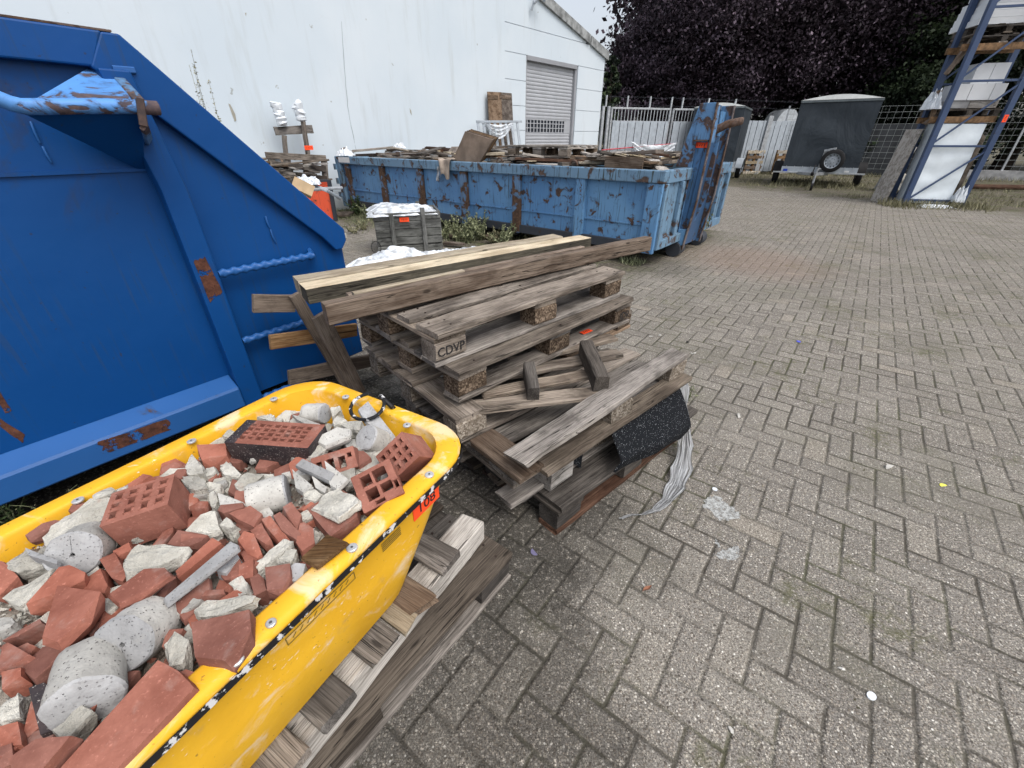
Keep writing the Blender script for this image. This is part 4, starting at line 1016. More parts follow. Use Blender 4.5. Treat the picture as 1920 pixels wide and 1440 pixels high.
# ------------------------------------------------------------ black rubber sheet, film strip
b = MB(); A_ = Vector((.0, 1.09, 0)); rows = []
NB = Vector((math.cos(R(49.5)), -math.sin(R(49.5)), 0)); DB = az(49.5)
def Bpt(s, z, off): p = A_+DB*s+NB*off; return Vector((p.x, p.y, z))
tl = onplane(A_, 49.5, 1146, 795, .02); tr = onplane(A_, 49.5, 1277, 722, .02); bl = onplane(A_, 49.5, 1149, 884, .15); br = onplane(A_, 49.5, 1277, 824, .16)
s0 = (tl-A_).dot(DB); s1 = (tr-A_).dot(DB); sb0 = (bl-A_).dot(DB); sb1 = (br-A_).dot(DB)
n1, n2 = 24, 22
def rubpt(i, j, th):
    k = i/n1; h = j/n2
    s_ = (s0+(s1-s0)*k)*(1-h)+(sb0+(sb1-sb0)*k)*h
    zt = tl.z+(tr.z-tl.z)*k; zb = bl.z+(br.z-bl.z)*k
    if h < .15: z_ = zt+.006*math.sin(h/.15*math.pi/2)-.0; off = -.10+(h/.15)*.125
    else:
        hh = (h-.15)/.85; z_ = zt-(zt-zb)*hh; off = .03+.13*min(1, hh*1.5)+.02*math.sin(hh*math.pi)*k
    off += .006*math.sin(k*9+h*3)
    return Bpt(s_, z_, off-th)
rows = [[rubpt(i, j, 0) for j in range(n2+1)] for i in range(n1+1)]; b.sheet(rows)
rows2 = [[rubpt(i, j, .01)-Vector((0, 0, .004 if j/n2 < .15 else 0)) for j in range(n2+1)] for i in range(n1, -1, -1)]; b.sheet(rows2)
for j in range(n2):
    for r1_, r2_ in ((rows[0], rows2[-1]), (rows2[0], rows[-1])): b.add([r1_[j], r1_[j+1], r2_[j+1], r2_[j]], [(0, 1, 2, 3)])
for r1_, r2_ in ((rows, rows2),):
    for i in range(n1): b.add([rows[i][n2], rows[i+1][n2], rows2[n1-i-1][n2], rows2[n1-i][n2]], [(0, 1, 2, 3)])
b.build('rubber_sheet', RUBMAT, None, 'black rubber sheet with white specks hanging over the right side of the pallet stack', 'rubber mat', smooth=60)
b = MB(); b.prism([onplane(A_, 49.5, x, y, .012) for x, y in ((1062, 860), (1094, 843), (1089, 878))], NB*-.01)
b.build('rubber_scrap', RUBMAT, None, 'small triangular corner of black speckled rubber sticking out between the two lowest pallets', 'rubber mat')
b = MB(); rows = []
path = [(1272, 700, .24, 5, 0), (1284, 722, .23, 9, 0), (1282, 760, .17, 6, .01), (1285, 800, .10, 9, .02), (1284, 840, .05, 14, .02), (1278, 880, .02, 19, .015), (1268, 912, .006, 17, .01), (1250, 940, .006, 11, .01), (1230, 957, .006, 9, .006), (1205, 965, .006, 4, .004), (1182, 966, .006, 5, .004), (1163, 973, .006, 3, .003)]
import bisect
n = 64
for i in range(n+1):
    t = i/n*(len(path)-1); k = min(int(t), len(path)-2); f = t-k; f = f*f*(3-2*f)
    px, py, z_, hw, fo = [path[k][q]+(path[k+1][q]-path[k][q])*f for q in range(5)]
    row = []; m_ = 22
    for j in range(m_+1):
        a = (j/m_*2-1); x = px+hw*a*(1+.15*math.sin(i*.9)); y = py+hw*a*(.25 if i > 30 else .1)
        p = at(x, y, max(.004, z_))
        p += Vector((0, 0, abs(fo)*(.8*mn.noise(Vector((j*.55+3, i*.05, 1)))+.6)+.004*mn.noise(Vector((j*.9, i*.5, 4)))))
        row.append(p)
    rows.append(row)
gs = [(j*.02, i*.03, 0) for i in range(n+1) for j in range(23)]
b.sheet(rows, gs); b.build('plastic_film_strip', FILM, None, 'crinkled clear plastic film trailing from the pallet stack onto the paving', 'plastic film', smooth=60)

# ------------------------------------------------------------ deep blue container (left)
def B(s, z, off=0.0): p = BA+BD*s+BN*off; return Vector((p.x, p.y, z))
bc = empty('hooklift_container', B(-1.5, 0, -.1), 0, 'clean deep blue steel container with a sloping end and ladder rungs, large at the left', 'skip')
prof = [(-3.2, .15), (0, .15), (0, .86), (-.03, .90), (-.70, 1.615), (-3.2, 1.64)]
b = MB(); b.prism([B(s, z, 0) for s, z in prof], BN*-4.2); b.build('container_body', BLUE, bc)
def bpris(name, pts, o0, o1, mat, bev=.006):
    b = MB(); b.prism([B(s, z, o0) for s, z in pts], BN*(o1-o0)); return b.build(name, mat, bc, bevel=bev)
bpris('edge_flange', [(.012, .842), (.012, .90), (-.685, 1.64), (-.735, 1.64), (-.80, 1.54), (-.115, .872), (-.06, .80), (-.02, .80)], .001, .045, BLUE)
bpris('top_flange', [(-3.2, 1.56), (-.79, 1.54), (-.732, 1.642), (-3.2, 1.662)], .001, .044, BLUE)
bpris('top_edge', [(-3.2, 1.664), (-.70, 1.644), (-.70, 1.650), (-3.2, 1.670)], -.04, .03, RUST, 0)
bpris('post', [(-.745, .10), (-.655, .10), (-.655, 1.15), (-.70, 1.535), (-.79, 1.535), (-.745, 1.15)], .001, .075, BLUE)
b = MB(); b.prism([B(-.75, .50, .0765), B(-.6545, .50, .0765), B(-.6545, .82, .0765), B(-.75, .80, .0765)], BN*.0005)
bpris('crease_strip', [(-3.2, 1.225), (-.75, 1.218), (-.75, 1.230), (-3.2, 1.237)], .001, .009, BLUE, 0)
# bottom rail with a sloping upper face
b = MB(); s_a, s_b = -3.2, -.747
sec = [(.001, .305), (.085, .262), (.092, .25), (.092, .155), (.085, .145), (.001, .145)]
b.prism([B(s_a, z, o) for o, z in sec], BD*(s_b-s_a)); b.build('bottom_rail', BLUE_L, bc, bevel=.006)
b = MB(); sec2 = [(.0925, .249), (.0945, .249), (.0945, .158), (.0925, .158)]
rb_ = NT('bare_rust_patch', .9, .15); _p = rb_.pos(); _n = rb_.no(_p, 18, 6, .75)
rb_.col(rb_.ramp(rb_.no(_p, 40, 4, .7), [(.3, (.035, .018, .014)), (.55, (.10, .042, .028)), (.8, (.17, .075, .045))])); rb_.put(rb_.b.inputs['Alpha'], rb_.ss(_n, .43, .46)); RUSTB = rb_.m
def patch(name, pts, off, mat, par):
    b = MB(); c_ = sum((Vector(p) for p in pts), Vector())/len(pts)
    out = []
    for i, p in enumerate(pts):
        q = pts[(i+1) % len(pts)]
        for k in range(5):
            t = k/5; v = Vector(p).lerp(Vector(q), t); out.append(v+(v-c_)*.10*rnd.uniform(-1, 1))
    b.prism(out, BN*off); return b.build(name, mat, par)
patch('rust_patch', [onplane(BA, BAZ, x, y, .0925) for x, y in ((186, 828), (312, 786), (318, 806), (198, 850))], .0012, RUSTB, bc)
patch('rust_patch', [onplane(BA, BAZ, x, y, .0765) for x, y in ((362, 490), (384, 482), (418, 548), (394, 566))], .0008, RUSTB, bc)
for pts in (((0, 735), (22, 770), (10, 775), (-8, 745)), ((0, 785), (48, 815), (42, 830), (0, 800))):
    patch('rust_patch', [onplane(BA, BAZ, x, y, .0) for x, y in pts], .0012, RUSTB, bc)
# skids / rollers in the dark under the body
for sx in (-.25, -2.9):
    b = MB(); b.tube([B(sx, .075, -.35), B(sx, .075, -.55)], .075, 20); b.build('roller', BLUE, bc, smooth=40)
b = MB(); b.board(B(-.02, .10, -.45), B(-3.1, .10, -.45), .10, .09, BN, 0, 4); b.build('skid_rail', DARKSTEEL, bc)
# rungs of twisted bar
for z_ in (.80, .468, .138):
    b = MB(); p0 = B(-.652, z_, .055); p1 = B(-.20 if z_ > .7 else -.19, z_, .055)
    nseg = 150; vs = []; gs = []
    for i in range(nseg+1):
        k = i/nseg; c = p0.lerp(p1, k)
        for j in range(12):
            a = 2*math.pi*j/12; tw = k*62
            r_ = .0165+.0021*math.cos(2*a+tw)+.0021*math.cos(2*a-tw)
            vs.append(c+BN*(math.cos(a)*r_)+Vector((0, 0, math.sin(a)*r_))); gs.append((k*.45, math.cos(a)*r_, math.sin(a)*r_))
    fs = [(i*12+j, i*12+(j+1) % 12, (i+1)*12+(j+1) % 12, (i+1)*12+j) for i in range(nseg) for j in range(12)]+[tuple(range(11, -1, -1)), tuple(range(nseg*12, nseg*12+12))]
    b.add(vs, fs, gs); b.build('ladder_rung', BLUE_L, bc, smooth=60)
    b = MB(); b.board(p1-BD*.005, p1-BN*.06+BD*.02+Vector((0, 0, .012)), .035, .02, BN, .001, 2); b.build('rung_bracket', BLUE_L, bc)
# small dents / hook tabs
for x0, y0, x1, y1, z_ in ((57, 228, 75, 268, 0), (80, 275, 97, 305, 0), (498, 406, 506, 428, 0), (507, 430, 517, 455, 0)):
    b = MB(); b.tube([onplane(BA, BAZ, x0, y0, .004), onplane(BA, BAZ, (x0+x1)/2-1, (y0+y1)/2, .014), onplane(BA, BAZ, x1, y1, .004)], .0035, 6); b.build('tie_hook', BLUE_L, bc, smooth=60)
# hook bar with its gussets
PO = .26
def po(x, y, off=PO): return onplane(BA, BAZ, x, y, off)
pts = [po(297, 203), po(245, 200), po(160, 199), po(75, 200), po(45, 200), po(20, 194), po(-15, 180), po(-70, 165)]
b = MB(); b.tube(pts, .021, 20); hb = b.build('hook_bar', BLUE_PIPE, bc, smooth=45)
b = MB(); wl_ = [po(165, 128, .003), po(212, 134, .003)]
b.prism([wl_[0], wl_[1], po(246, 186, PO-.01), po(62, 188, PO-.01)], Vector((0, 0, -.008))); b.build('upper_gusset', BLUE_PIPE, bc)
b = MB(); b.prism([po(48, 212, PO-.012), po(258, 214, PO-.012), po(268, 319, .003)], BN*-.008-Vector((0, 0, .004))); b.build('lower_gusset', BLUE, bc)
b = MB(); b.prism([po(246, 188, PO-.01), po(258, 214, PO-.012), po(268, 319, .003), po(212, 134, .003)], BD*.008); b.build('side_gusset', BLUE, bc)
b = MB(); b.board(po(216, 138, .02), po(262, 190, PO+.0), .03, .012, (0, 0, 1), .001, 4); b.board(po(262, 184, PO+.022), po(270, 236, PO+.02), .022, .014, BN, .001, 3); b.board(po(270, 236, PO+.02), po(279, 264, .08), .03, .014, BN, .001, 3)
b.build('hook_strap', TOWER, bc)
b = MB(); b.board(po(212, 129, .05), po(253, 132, .05), .02, .01, BN, 0, 2); b.build('top_tab', BLUE_L, bc)

# ------------------------------------------------------------ rusty light blue hooklift container (middle distance)
CN = Vector((1.622, 4.962, 0)); CL = az(-50.2); CW = az(39.8); LEN, WID = 6.53, 2.4
def C(l, w_, z): p = CN+CL*l+CW*w_; return Vector((p.x, p.y, z))
cc = empty('hooklift_container', C(LEN/2, WID/2, 0), 0, 'low open rusty light blue container full of timber scrap with a hook tower', 'skip')
def cbox(b, l0, l1, w0, w1, z0, z1): b.prism([C(l0, w0, z0), C(l1, w0, z0), C(l1, w1, z0), C(l0, w1, z0)], Vector((0, 0, z1-z0)))
b = MB(); cbox(b, 0, LEN, .04, .05, .22, .93); b.build('near_side_wall', SKY_BLUE, cc)
b = MB(); cbox(b, 0, LEN, WID-.05, WID-.04, .22, .93); b.build('far_side_wall', SKY_BLUE, cc)
b = MB(); cbox(b, .0, .012, .05, WID-.05, .22, .93); b.build('front_wall', SKY_RIM, cc)
b = MB(); cbox(b, LEN-.03, LEN-.01, .05, WID-.05, .22, .93); b.build('tail_gate', SKY_RIM, cc)
b = MB(); cbox(b, .02, LEN-.03, .06, WID-.06, .22, .26); b.build('floor', RUST, cc)
for nm, q in (('near_top_rail', (-.03, LEN+.02, -.03, .08, .905, 1.03)), ('far_top_rail', (-.03, LEN+.02, WID-.08, WID+.03, .905, 1.03)), ('front_top_rail', (-.035, .07, .085, WID-.085, .90, 1.028)), ('rear_top_rail', (LEN-.08, LEN+.01, .085, WID-.085, .90, 1.01))):
    b = MB(); cbox(b, *q); b.build(nm, SKY_RIM, cc, bevel=.01)
for w0 in (-.012,):
    b = MB(); cbox(b, .005, LEN, w0, .039, .17, .27); b.build('lower_rail', DARKSTEEL, cc)  # dark colour paints in the shade along the container's bottom edge
b = MB(); cbox(b, .1, LEN-.05, .025, .0385, .455, .467); b.build('weld_seam', SKY_BLUE, cc)
ribs = []
for x, y in ((135, 300), (288, 320), (455, 330), (650, 350), (884, 370), (1168, 390)):
    p = onplane(CN, 129.8, 600+x/2.4, 220+y/2.4); ribs.append((p-CN).dot(CL))
for i, l in enumerate(ribs):
    b = MB(); cbox(b, l-.065, l+.065, -.018, .0385, .16, .903); b.build('side_rib', SKY_BLUE if i not in (0, 1, 2, 3, 4) else paint('rusted_rib_paint%d' % i, (.09, .17, .29), 1, .4, scl=5, lo=.43+.015*i), cc, bevel=.006)
b = MB(); cbox(b, -.02, .16, -.02, .0385, .16, .903); b.build('corner_post', SKY_BLUE, cc, bevel=.008)
b = MB(); cbox(b, LEN-.14, LEN+.01, -.03, .0385, .14, .99); b.build('rear_post', SKY_RIM, cc, bevel=.008)
for z_ in (.35, .60, .85):
    b = MB(); cbox(b, LEN-.02, LEN+.06, -.06, .0, z_-.05, z_+.05); b.build('hinge', SKY_RIM, cc)
b = MB(); cbox(b, LEN-.5, LEN-.12, -.0325, -.031, .93, 1.02); b.build('white_plate', PAPER, cc)
for w0 in (.75, 1.62):
    b = MB(); cbox(b, .02, LEN-.2, w0, w0+.10, .05, .215); b.build('skid_rail', DARKSTEEL, cc)
for l in np.arange(.4, LEN, .55):
    b = MB(); cbox(b, float(l), float(l)+.06, .045, WID-.045, .12, .215); b.build('floor_bearer', DARKSTEEL, cc)
for l_, w_ in ((.1, .79), (.1, 1.66), (LEN-.35, .79), (LEN-.35, 1.66)):
    b = MB(); b.tube([C(l_-.1, w_-.09, .095), C(l_-.1, w_+.09, .095)], .095, 20); b.build('roller', DARKSTEEL, cc, smooth=40)
# end ribs on front wall
for w_ in (.02, .5, 1.95, 2.3):
    b = MB(); cbox(b, -.05, -.001, w_, w_+.08, .2, .898); b.build('end_rib', SKY_RIM, cc, bevel=.006)
b = MB(); cbox(b, -.055, -.001, .1, WID-.1, .2, .30); b.build('end_sill', SKY_RIM, cc, bevel=.006)
# tower (outward = -l)
def T(o, w_, z): return C(-o, w_, z)
profT = [(-.17, .96), (-.02, 1.66), (.155, 1.66), (.165, 1.34), (.15, .70), (.03, .16), (-.02, .16), (-.02, .895), (-.1, .94)]
for w_ in (.74, 1.38):
    b = MB(); pT = [(-.17, 1.032), (-.02, 1.66), (.02, 1.66), (.02, .10), (.012, .10), (.012, .9), (.012, 1.032)] if w_ < 1 else [(-.17, 1.032), (-.02, 1.66), (.155, 1.66), (.17, 1.34), (.165, .70), (.10, .10), (.056, .10), (.056, 1.032)]
    b.prism([T(o, w_, z) for o, z in pT], CW*.022); b.build('tower_plate', TOWER, cc, bevel=.004)
    if w_ < 1:
        b = MB(); b.prism([T(o, w_-.006, z) for o, z in ((-.015, 1.31), (-.015, 1.662), (.158, 1.662), (.168, 1.31))], CW*.06); b.build('tower_head_box', TOWER, cc, bevel=.006)
        b = MB(); b.prism([T(o, w_+.035, z) for o, z in ((.0, .1), (.0, 1.32), (.168, 1.32), (.163, .70), (.10, .10))], CW*.012); b.build('tower_recessed_plate', paint('streaked_tower_blue', (.06, .15, .30), .95, .8, scl=5, lo=.58), cc)
        b = MB(); b.prism([T(o, w_-.004, z) for o, z in ((.012, .12), (.012, .34), (.11, .34), (.10, .12))], CW*.05); b.build('foot_box', SKY_BLUE, cc, bevel=.006)
    b = MB()
    for (o0, z0, o1, z1) in ((.168, 1.66, .172, 1.31), (.172, 1.31, .166, .70), (.166, .70, .103, .10)): b.board(T(o0, w_+.006, z0), T(o1, w_+.006, z1), .016, .045, CW, .001, 4)
    b.build('tower_flange', FLANGE, cc)
b = MB(); b.prism([T(.06, .77, .12), T(.06, 1.37, .12), T(.12, 1.37, 1.30), T(.12, .77, 1.30)], CL*.012); b.build('tower_back_plate', paint('dark_blue_recess_paint', (.028, .07, .15), .9, .5, scl=5, lo=.6), cc)
b = MB(); b.prism([T(.12, .77, 1.30), T(.12, 1.08, 1.30), T(.10, 1.08, 1.655), T(.10, .77, 1.655)], CL*.015); b.prism([T(.12, .77, 1.285), T(.12, 1.08, 1.285), T(.06, 1.08, 1.285), T(.06, .77, 1.285)], Vector((0, 0, .012))); b.build('tower_head_plate', TOWER, cc)
b = MB(); b.prism([T(.05, 1.10, .3), T(.16, 1.10, .75), T(.16, 1.10, 1.35), T(.05, 1.10, 1.35)], CW*.016); b.build('tower_web', TOWER, cc)
b = MB(); b.prism([T(.10, 1.2, 1.35), T(.10, 1.36, 1.35), T(.09, 1.36, 1.6), T(.09, 1.2, 1.6)], CL*.012); b.build('head_inset_plate', SKY_BLUE, cc)
b = MB(); b.board(T(.0, .77, 1.64), T(.0, 1.37, 1.64), .06, .05, (0, 0, 1), .001, 4); b.build('tower_crossbar', TOWER, cc)
b = MB(); b.tube([T(.0, 1.10, 1.34), T(.07, 1.12, 1.40), T(.20, 1.17, 1.47), T(.33, 1.23, 1.50), T(.345, 1.235, 1.50)], .038, 14, radii=[.046, .046, .044, .04, .03]); b.build('hook_bar', RUST, cc, smooth=45)
for l in (1.15, 2.35):
    b = MB(); ce = C(l, .02, 1.045); b.tube([ce+CL*.05*math.cos(a)+Vector((0, 0, .05*math.sin(a))) for a in np.linspace(0, 3.14, 9)], .012, 8); b.build('lifting_eye', RUST, cc, smooth=60)
c = onplane(C(-.17, .84, 0), 39.8, 1314, 270, .0)
cst = onplane(C(0, .772, 0), 129.8, 1314, 272)
sticker(cc, cst, -CL, -CW, .15, .055)
b = MB(); b.prism([onplane(C(0, .738, 0), 129.8, x, y) for x, y in ((1302, 262), (1327, 262), (1327, 265), (1301, 265))], CW*-.02); b.build('tower_ledge', RUST, cc)
# ---- load in the container
JG = 'timber scrap in the rusty container'
b = MB(); rows = []
for i in range(60):
    rows.append([C(.03+(LEN-.08)*i/59, .06+(WID-.12)*j/22,   .88+.08*mn.noise(Vector((i*.25, j*.3, 2)))+.06*math.sin(j/22*math.pi)) for j in range(23)])
b.sheet(rows); b.build('scrap_layer', plain('mixed_scrap', (.16, .135, .11), .9, var=.7, sc=14, bump=.01), None, 'tightly packed small timber scrap filling the rusty container', 'scrap', kind='stuff')
def cz(px, py, z): return at(px, py, z)
rj = random.Random(11)
mats = [W_GREY, W_GREY, W_BROWN, W_RED, W_TAN, W_WHITE, W_DARK, W_WHITE, W_PALE]
mn_ = ['grey', 'grey', 'brown', 'reddish', 'tan', 'pale', 'dark', 'pale', 'yellowish']
for k in range(150):
    l = rj.uniform(.35, LEN-.4); w_ = rj.uniform(.2, WID-.2); a = rj.uniform(0, math.pi); ln = rj.uniform(.35, 1.3)
    l = min(max(l, ln*.5*abs(math.cos(a))+.08), LEN-.08-ln*.5*abs(math.cos(a))); 
    hw_ = ln*.5*abs(math.sin(a)); w_ = min(max(w_, hw_+.14), max(hw_+.14, WID-.14-hw_))
    z_ = .99+rj.uniform(-.03, .12)+.09*math.sin(w_/WID*math.pi)*(.6+.5*math.sin(l*2.1)); dz = rj.uniform(-.05, .06)
    d = CL*math.cos(a)+CW*math.sin(a); c = C(l, w_, z_)
    rnd.seed(k+500); b = MB(); b.board(c-d*ln/2-Vector((0, 0, dz)), c+d*ln/2+Vector((0, 0, dz)), rj.uniform(.05, .16), rj.uniform(.015, .04), jit=.002, rag=.006)
    mi = rj.randrange(9); b.build('scrap_board', mats[mi], None, '%s %s scrap board lying %s in the open rusty blue container' % ('long' if ln > .9 else 'short' if ln < .55 else 'middling', mn_[mi], 'at the far end' if l > 4.4 else 'in the middle' if l > 2.2 else 'at the near end'), 'board', JG)
rnd.seed(91)
# brown panels
e = empty('cupboard_panel_stack', C(3.3, .5, .95), 0, 'stack of brown plywood cabinet panels standing tilted on the near edge of the rusty container', 'panels')
P4 = [onplane(C(0, .12, 0), 129.8, x, y) for x, y in ((849, 300), (872, 246), (924, 262), (898, 306))]
for k in range(4):
    b = MB(); o = CW*(.07*k)+CL*(.03*k); b.prism([p+o+Vector((0, 0, .01*k)) for p in P4], CW*.02); b.build('panel', W_TAN if k else plain('brown_plywood', (.21, .155, .115), .6, var=.3, sc=4), e)
# pallet on the load
pz = Vector(C(2.15, .75, 0)); 
p1 = onplane(C(0, .42, 0), 129.8, 952, 298); p2 = onplane(C(0, .45, 0), 129.8, 1096, 299)
a_ = math.degrees(math.atan2(p2.x-p1.x, p2.y-p1.y))
pallet('grey pallet lying flat on top of the load in the rusty container', (p1.x, p1.y), a_, 1.10, L=(p2-p1).length*.80, deckm=W_WHITE, Wd=.8, wood_blocks=((0, 0), (1, 0), (2, 0)))
# slatted panels (parallel slats)
for (x0, y0, sx, n_, lab, ln_, dxx, zz) in ((1098, 306, 14, 5, 'slatted grey panel lying tilted right of the pallet in the rusty container', .6, 28, 1.06), (922, 300, 0, 5, 'low white slatted panel left of the pallet in the rusty container', .45, 24, 1.08)):
    e = empty('wooden_pallet', at(x0, y0, zz-.04), 0, lab, 'pallet'); cw_ = lambda x, y, w_: onplane(C(0, w_, 0), 129.8, x, y)
    for k in range(n_):
        if n_ == 5 and dxx == 28: p0 = cw_(x0+k*15, y0-2, .5); p1_ = cw_(x0+k*15+34, y0-20, .9)
        else: p0 = cw_(x0, y0-k*3.2, .35+k*.12); p1_ = cw_(x0+46, y0-k*3.6-1, .35+k*.12)
        b = MB(); b.board(p0, p1_, .07, .02, jit=.002); b.build('slat', W_WHITE, e)
# wooden box with shingles
e = empty('wooden_box', onplane(C(0, .2, 0), 129.8, 1170, 316), 0, 'flat brown box with broken pale shingles at the near edge of the rusty container', 'box')
b = MB(); p0 = onplane(C(0, .16, 0), 129.8, 1134, 309); p1_ = onplane(C(0, .16, 0), 129.8, 1205, 313); b.board(p0+Vector((0, 0, .03)), p1_+Vector((0, 0, .03)), .02, .12, (0, 0, 1)); b.build('side_board', W_BROWN, e)
b = MB(); b.board(p0+CW*.3+Vector((0, 0, .03)), p1_+CW*.3+Vector((0, 0, .03)), .3, .02, (0, 0, 1)); b.build('bottom', W_BROWN, e)
for k in range(9):
    b = MB(); p = p0.lerp(p1_, .2+k*.085)+CW*rnd.uniform(.08, .2)+Vector((0, 0, .085)); b.board(p-CL*.05+CW*.05, p+CL*.05-CW*.06+Vector((0, 0, .03)), .06, .01, jit=.004, rag=.01); b.build('shingle', W_PALE, e)
def lj(name, label, cat, x0, y0, z0, x1, y1, z1, w_, t_, m, **k):
    b = MB(); b.board(onplane(C(0, z0, 0), 129.8, x0, y0), onplane(C(0, z1, 0), 129.8, x1, y1), w_, t_, **k); return b.build(name, m, None, label, cat, k.get('group'))
lj('plank', 'long brown plank lying along the far side of the rusty container beside the tower', 'plank', 1140, 304, 1.3, 1290, 301, 1.3, .12, .03, W_BROWN)
lj('plank', 'wide pale board flat in the rusty container below the pallet', 'plank', 985, 306, .35, 1058, 310, .3, .22, .02, W_WHITE)
lj('metal_tube', 'long grey metal tube across the load left of the brown panels', 'tube', 772, 284, 1.0, 846, 293, .6, .03, .03, GALV)
lj('metal_tube', 'thin grey bar lying high on the load left of the brown panels', 'tube', 768, 283, 1.0, 800, 291, .6, .04, .02, W_GREY)
lj('plank', 'dark board standing behind the white scrap at the far end of the rusty container', 'plank', 697, 285, 1.5, 745, 284, 1.5, .03, .05, W_DARK)
lj('plank', 'dark reddish plank along the far edge left of the white scrap', 'plank', 660, 292, .7, 722, 290, .7, .05, .06, W_RED)
for k, pts in enumerate((((722, 297), (738, 283), (748, 283), (758, 299)), ((742, 283), (750, 274), (762, 288), (764, 298)), ((810, 276), (818, 276), (818, 287), (809, 287)))):
    b = MB(); pl_ = C(0, (1.0, 1.05, 1.6)[k], 0); b.prism([onplane(pl_, 129.8, x, y) for x, y in pts], CW*.03)
    b.build('white_panel_scrap', WHITEP if k < 2 else W_PALE, None, ('leftmost white board scrap lying on the load', 'pointed white board scrap standing on the load with a tuft of foam', 'small square block standing on the load left of the brown panels')[k], 'scrap')
# cloth over the rim
b = MB(); rows = []
l0 = (onplane(CN, 129.8, 832, 305, .05)-CN).dot(CL)
for i in range(15):
    row = []
    for j in range(13):
        t = j/12; s_ = i/14
        wd = .17*(1-.35*t) if t > .2 else .17
        o = .06-.09*min(1, t*5)-.02*math.sin(t*3)*math.cos(s_*9); z_ = 1.06 if t < .2 else 1.06-(t-.2)*(.30+.06*math.sin(s_*7))
        row.append(C(l0+(s_-.5)*2*wd, o-.02+.012*math.sin(s_*14), z_+.01*math.sin(s_*8)))
    rows.append(row)
b.sheet(rows); b.build('hanging_cloth', plain('dirty_beige_cloth', (.33, .27, .22), .9, var=.3), None, 'dirty beige cloth hanging over the near rim of the rusty container', 'cloth', smooth=60)
b = MB(); rows = [[onplane(CN, 129.8, 820+j*1.6-i*.3, 312+i*3.4, .05+.01*math.sin(i+j)) for j in range(4)] for i in range(9)]
b.sheet(rows); b.build('plastic_strip', FILM, None, 'thin white plastic strip hanging beside the beige cloth', 'plastic film')
b = MB(); pf = C(LEN-.2, .1, 1.03); b.tube([pf, pf+CL*.05+Vector((0, 0, .13))], .05, 10); b.build('wooden_stub', W_BROWN, None, 'short brown stump on the far left corner of the rusty container', 'stump')
def crumple(name, c, ax, ay, h, m, label, cat, nx=44, ny=36, seed=1, sag=.0, fold=1.0):
    """a crumpled heap of thin sheet; ax, ay half-size vectors"""
    rows = []
    for i in range(nx+1):
        row = []
        for j in range(ny+1):
            u = i/nx*2-1; v = j/ny*2-1; r_ = max(abs(u), abs(v))
            e_ = 1+.18*mn.noise(Vector((math.atan2(v, u)*1.5, seed, 0)))
            q = Vector((u*3.2, v*3.2, seed))
            n_ = .55+.9*mn.noise(q*.8)+.35*(1-2*abs(mn.noise(q*1.3)))+.16*abs(mn.noise(q*3.1))
            z_ = h*(1-r_**4)*max(.05, .1+n_*.8*fold)+.004
            row.append(Vector(c)+Vector(ax)*u*e_+Vector(ay)*v*e_+Vector((.02*mn.noise(q*2), .02*mn.noise(q*2.3), z_-sag*r_*r_)))
        rows.append(row)
    b = MB(); b.sheet(rows); return b.build(name, m, None, label, cat, smooth=80)
crumple('foam_scrap', C(LEN-.25, .08, 1.04), CL*.14, CW*.12, .12, WHITEP, 'white fluffy plastic scrap on the far left corner of the rusty container', 'scrap', seed=5)
crumple('foam_scrap', onplane(C(0, 1.05, 0), 129.8, 749, 278), CL*.10, CW*.09, .09, WHITEP, 'white foam tuft on the pointed white scrap board', 'scrap', seed=9)

# ------------------------------------------------------------ grey crate with bag, sheets on the ground
K0 = Vector((-1.747, 5.60, 0)); KD = Vector((.8110, .24, 0)).normalized(); KN = Vector((KD.y, -KD.x, 0)); KL = .83; KDp = .62
ck = empty('wooden_crate', K0+KD*KL/2-KN*KDp/2, 0, 'grey weathered plank crate lined with a white plastic bag, with a red sticker', 'crate')
def K(s, o, z): p = K0+KD*s-KN*o; return Vector((p.x, p.y, z))
PEEL = wood('peeling_grey_planks', (.045, .046, .043), (.12, .122, .115), (.27, .275, .26), .5)
for z0 in (.01, .115, .215, .315, .415):
    for (a, c_) in ((K(0, 0, z0+.045), K(KL, 0, z0+.045)), (K(0, KDp, z0+.045), K(KL, KDp, z0+.045)), (K(0, 0, z0+.045), K(0, KDp, z0+.045)), (K(KL, 0, z0+.045), K(KL, KDp, z0+.045))):
        b = MB(); b.board(a, c_, .018, .092, jit=.0025); b.build('side_plank', PEEL, ck)
for s_ in (.21, .61):
    for o in (-.022, KDp+.022):
        b = MB(); b.board(K(s_, o, .0), K(s_, o, .56 if s_ > .5 else .50), .024, .055, KD, jit=.002); b.build('batten', PEEL, ck)
b = MB(); b.box(K(KL/2, KDp/2, .05), (KL-.04, KDp-.04, .03), frame(KD, (0, 0, 1))); b.build('crate_bottom', PEEL, ck)
sticker(ck, K(.37, -.013, .425), KD, KN, .12, .055)
crumple('bag_liner', K(KL/2-.04, KDp/2-.02, .50), KD*.44, KN*.33, .065, BAGF, 'white plastic bag bulging out of the grey crate', 'bag', seed=3, sag=.03)
crumple('plastic_sheet', Vector((-1.22, 4.95, 0)), az(72)*.72, az(-18)*.30, .20, BAGF, 'white plastic sheet heaped on the ground in front of the grey crate', 'plastic sheet', seed=7)
crumple('plastic_sheet', Vector((-.62, 5.75, 0)), az(70)*.26, az(-20)*.10, .06, BAGF, 'small white plastic scrap on the ground right of the grey crate', 'plastic sheet', seed=8)
b = MB(); b.tube([K(-.03, -.02, .02)+KD*-.06*math.sin(a)+Vector((0, 0, .16*(1-math.cos(a))/2)) for a in np.linspace(0, 6.0, 12)], .004, 6); b.build('wire_loop', BLACK, None, 'thin dark wire loop standing at the left foot of the grey crate', 'wire')
